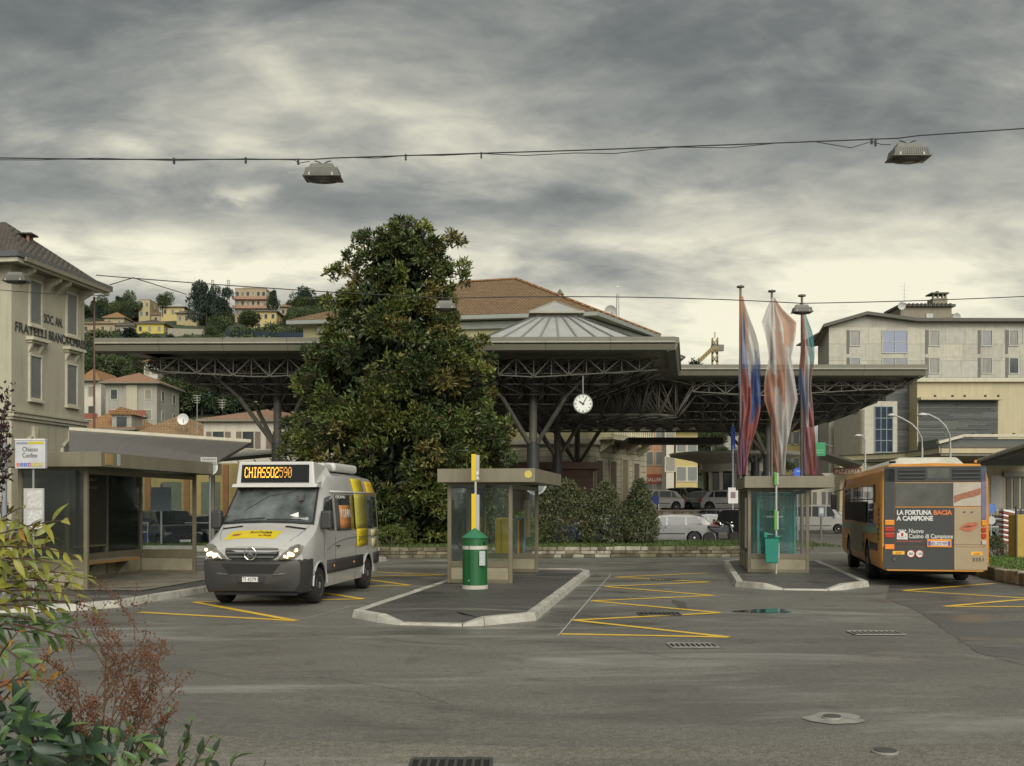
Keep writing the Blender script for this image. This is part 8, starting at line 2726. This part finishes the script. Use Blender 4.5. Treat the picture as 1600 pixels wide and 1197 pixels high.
# vending kiosk orange panel by the shelter end, flower boxes at the corner house
t = thing('flower_box', 'row of orange flowers at the corner house wall', 'flower box', (-22.8, 44.5, 0))
MB().box(-1.2, 1.4, 0, .4, 1.55, 1.9).build('box', mat('dark brown box', (.06, .04, .03), .8), t)
MB().box(-1.1, -1.0, .1, .3, 0, 1.55).build('leg', BLACK, t); MB().box(1.2, 1.3, .1, .3, 0, 1.55).build('leg', BLACK, t)
pp = np.stack([nrg.uniform(-1.2, 1.4, 260), nrg.uniform(0, .4, 260), nrg.uniform(1.9, 2.15, 260)], 1)
V, Q = np_leaves(pp, nrg.normal(0, 1, (260, 3)), .12, .09)
o = np_mesh('flowers', V, Q, LEAF_BUSH, t, col=np.repeat(palette(260, [(.45, .16, .02), (.05, .08, .02), (.5, .25, .03)], [2, 2, 1]), 4, 0)); o['kind'] = 'stuff'

# tower crane far behind
p = P(1117, 0, 210)
t = thing('tower_crane', 'yellow tower crane far behind the right canopy', 'crane', (p.x, 210, 0))
YC = mat('weathered crane yellow', (.30, .24, .10), .6)
z1 = CH + (HZ - 528) / F * 210
sg = []
for k_ in range(int(z1 / 1.6)):
    for a, b in (((-.5, -.5), (.5, -.5)), ((.5, -.5), (.5, .5)), ((.5, .5), (-.5, .5)), ((-.5, .5), (-.5, -.5))):
        sg.append(((a[0], a[1], k_ * 1.6), (b[0], b[1], k_ * 1.6 + 1.6))); sg.append(((a[0], a[1], k_ * 1.6), (a[0], a[1], k_ * 1.6 + 1.6)))
V, Q = np_bars(sg, .09); np_mesh('mast', V, Q, YC, t)
sg = []
ja, jb = Vector((-3.4, -1, z1 - 5.2)), Vector((0, 0, z1 - 2.0))
for k_ in range(7):
    a, b = ja.lerp(jb, k_ / 7), ja.lerp(jb, (k_ + 1) / 7)
    for off in (Vector((0, -.4, 0)), Vector((0, .4, 0)), Vector((0, 0, .7))): sg.append((tuple(a + off), tuple(b + off)))
    sg.append((tuple(a + Vector((0, -.4, 0))), tuple(b + Vector((0, 0, .7))))); sg.append((tuple(a + Vector((0, 0, .7))), tuple(b + Vector((0, .4, 0)))))
V, Q = np_bars(sg, .11); np_mesh('jib', V, Q, YC, t)
MB().box(-.7, 1.7, -.5, .5, z1 - 2.6, z1 - 1.4).build('counterweight', TRS2, t)
MB().tube([(0, 0, z1), (0, 0, z1 + 1.2)], .1, 6).build('mast_top', YC, t)
# skyline masts
for px, lb in ((332, 'left of two thin lattice poles on the hill skyline'), (357, 'right of two thin lattice poles on the hill skyline')):
    p = on_hill(px, 500)
    t = thing('lattice_pole', lb, 'lattice pole', p)
    h = (500 - 438) / F * p.y
    sg = [((-.35, 0, 0), (-.35, 0, h)), ((.35, 0, 0), (.35, 0, h))] + [((-.35, 0, k_ * h / 14), (.35, 0, (k_ + 1) * h / 14)) for k_ in range(14)]
    V, Q = np_bars(sg, .06); np_mesh('lattice', V, Q, STEEL, t)
    MB().box(-.5, .5, -.1, .1, h - .2, h + .1).build('head', STEEL, t)
# aerials on the middle distance roofs
for px, y0, y1, Y_, lb in ((308, 618, 686, 88, 'television aerial on the mottled tile roof'), (347, 625, 640, 86, 'short aerial on the cream house roof'), (400, 620, 660, 86, 'thin aerial right of the cream house ridge')):
    a, b = P(px, y1, Y_), P(px, y0, Y_)
    t = thing('tv_aerial', lb, 'aerial', a)
    MB().tube([(0, 0, 0), (0, 0, b.z - a.z)], .025, 6).build('mast', GREYS, t)
    for k_ in range(4): MB().bar((-.35 + k_ * .05, 0, b.z - a.z - .2 * k_), (.35 - k_ * .05, 0, b.z - a.z - .2 * k_), .03).build('element', GREYS, t)
c = P(286, 655, 89)
t = thing('satellite_dish', 'white satellite dish on the mottled tile roof', 'satellite dish', c)
MB().lathe((0, 0, 0), [(.05, .10), (.28, .06), (.46, 0), (.48, -.03), (.28, .05), (.05, .12)], 16, 'Y').build('reflector', WHITE, t, smooth=60)
MB().tube([(0, .05, 0), (.1, .1, -1.4)], .04, 6).build('arm', STEEL, t)
fit_texts()
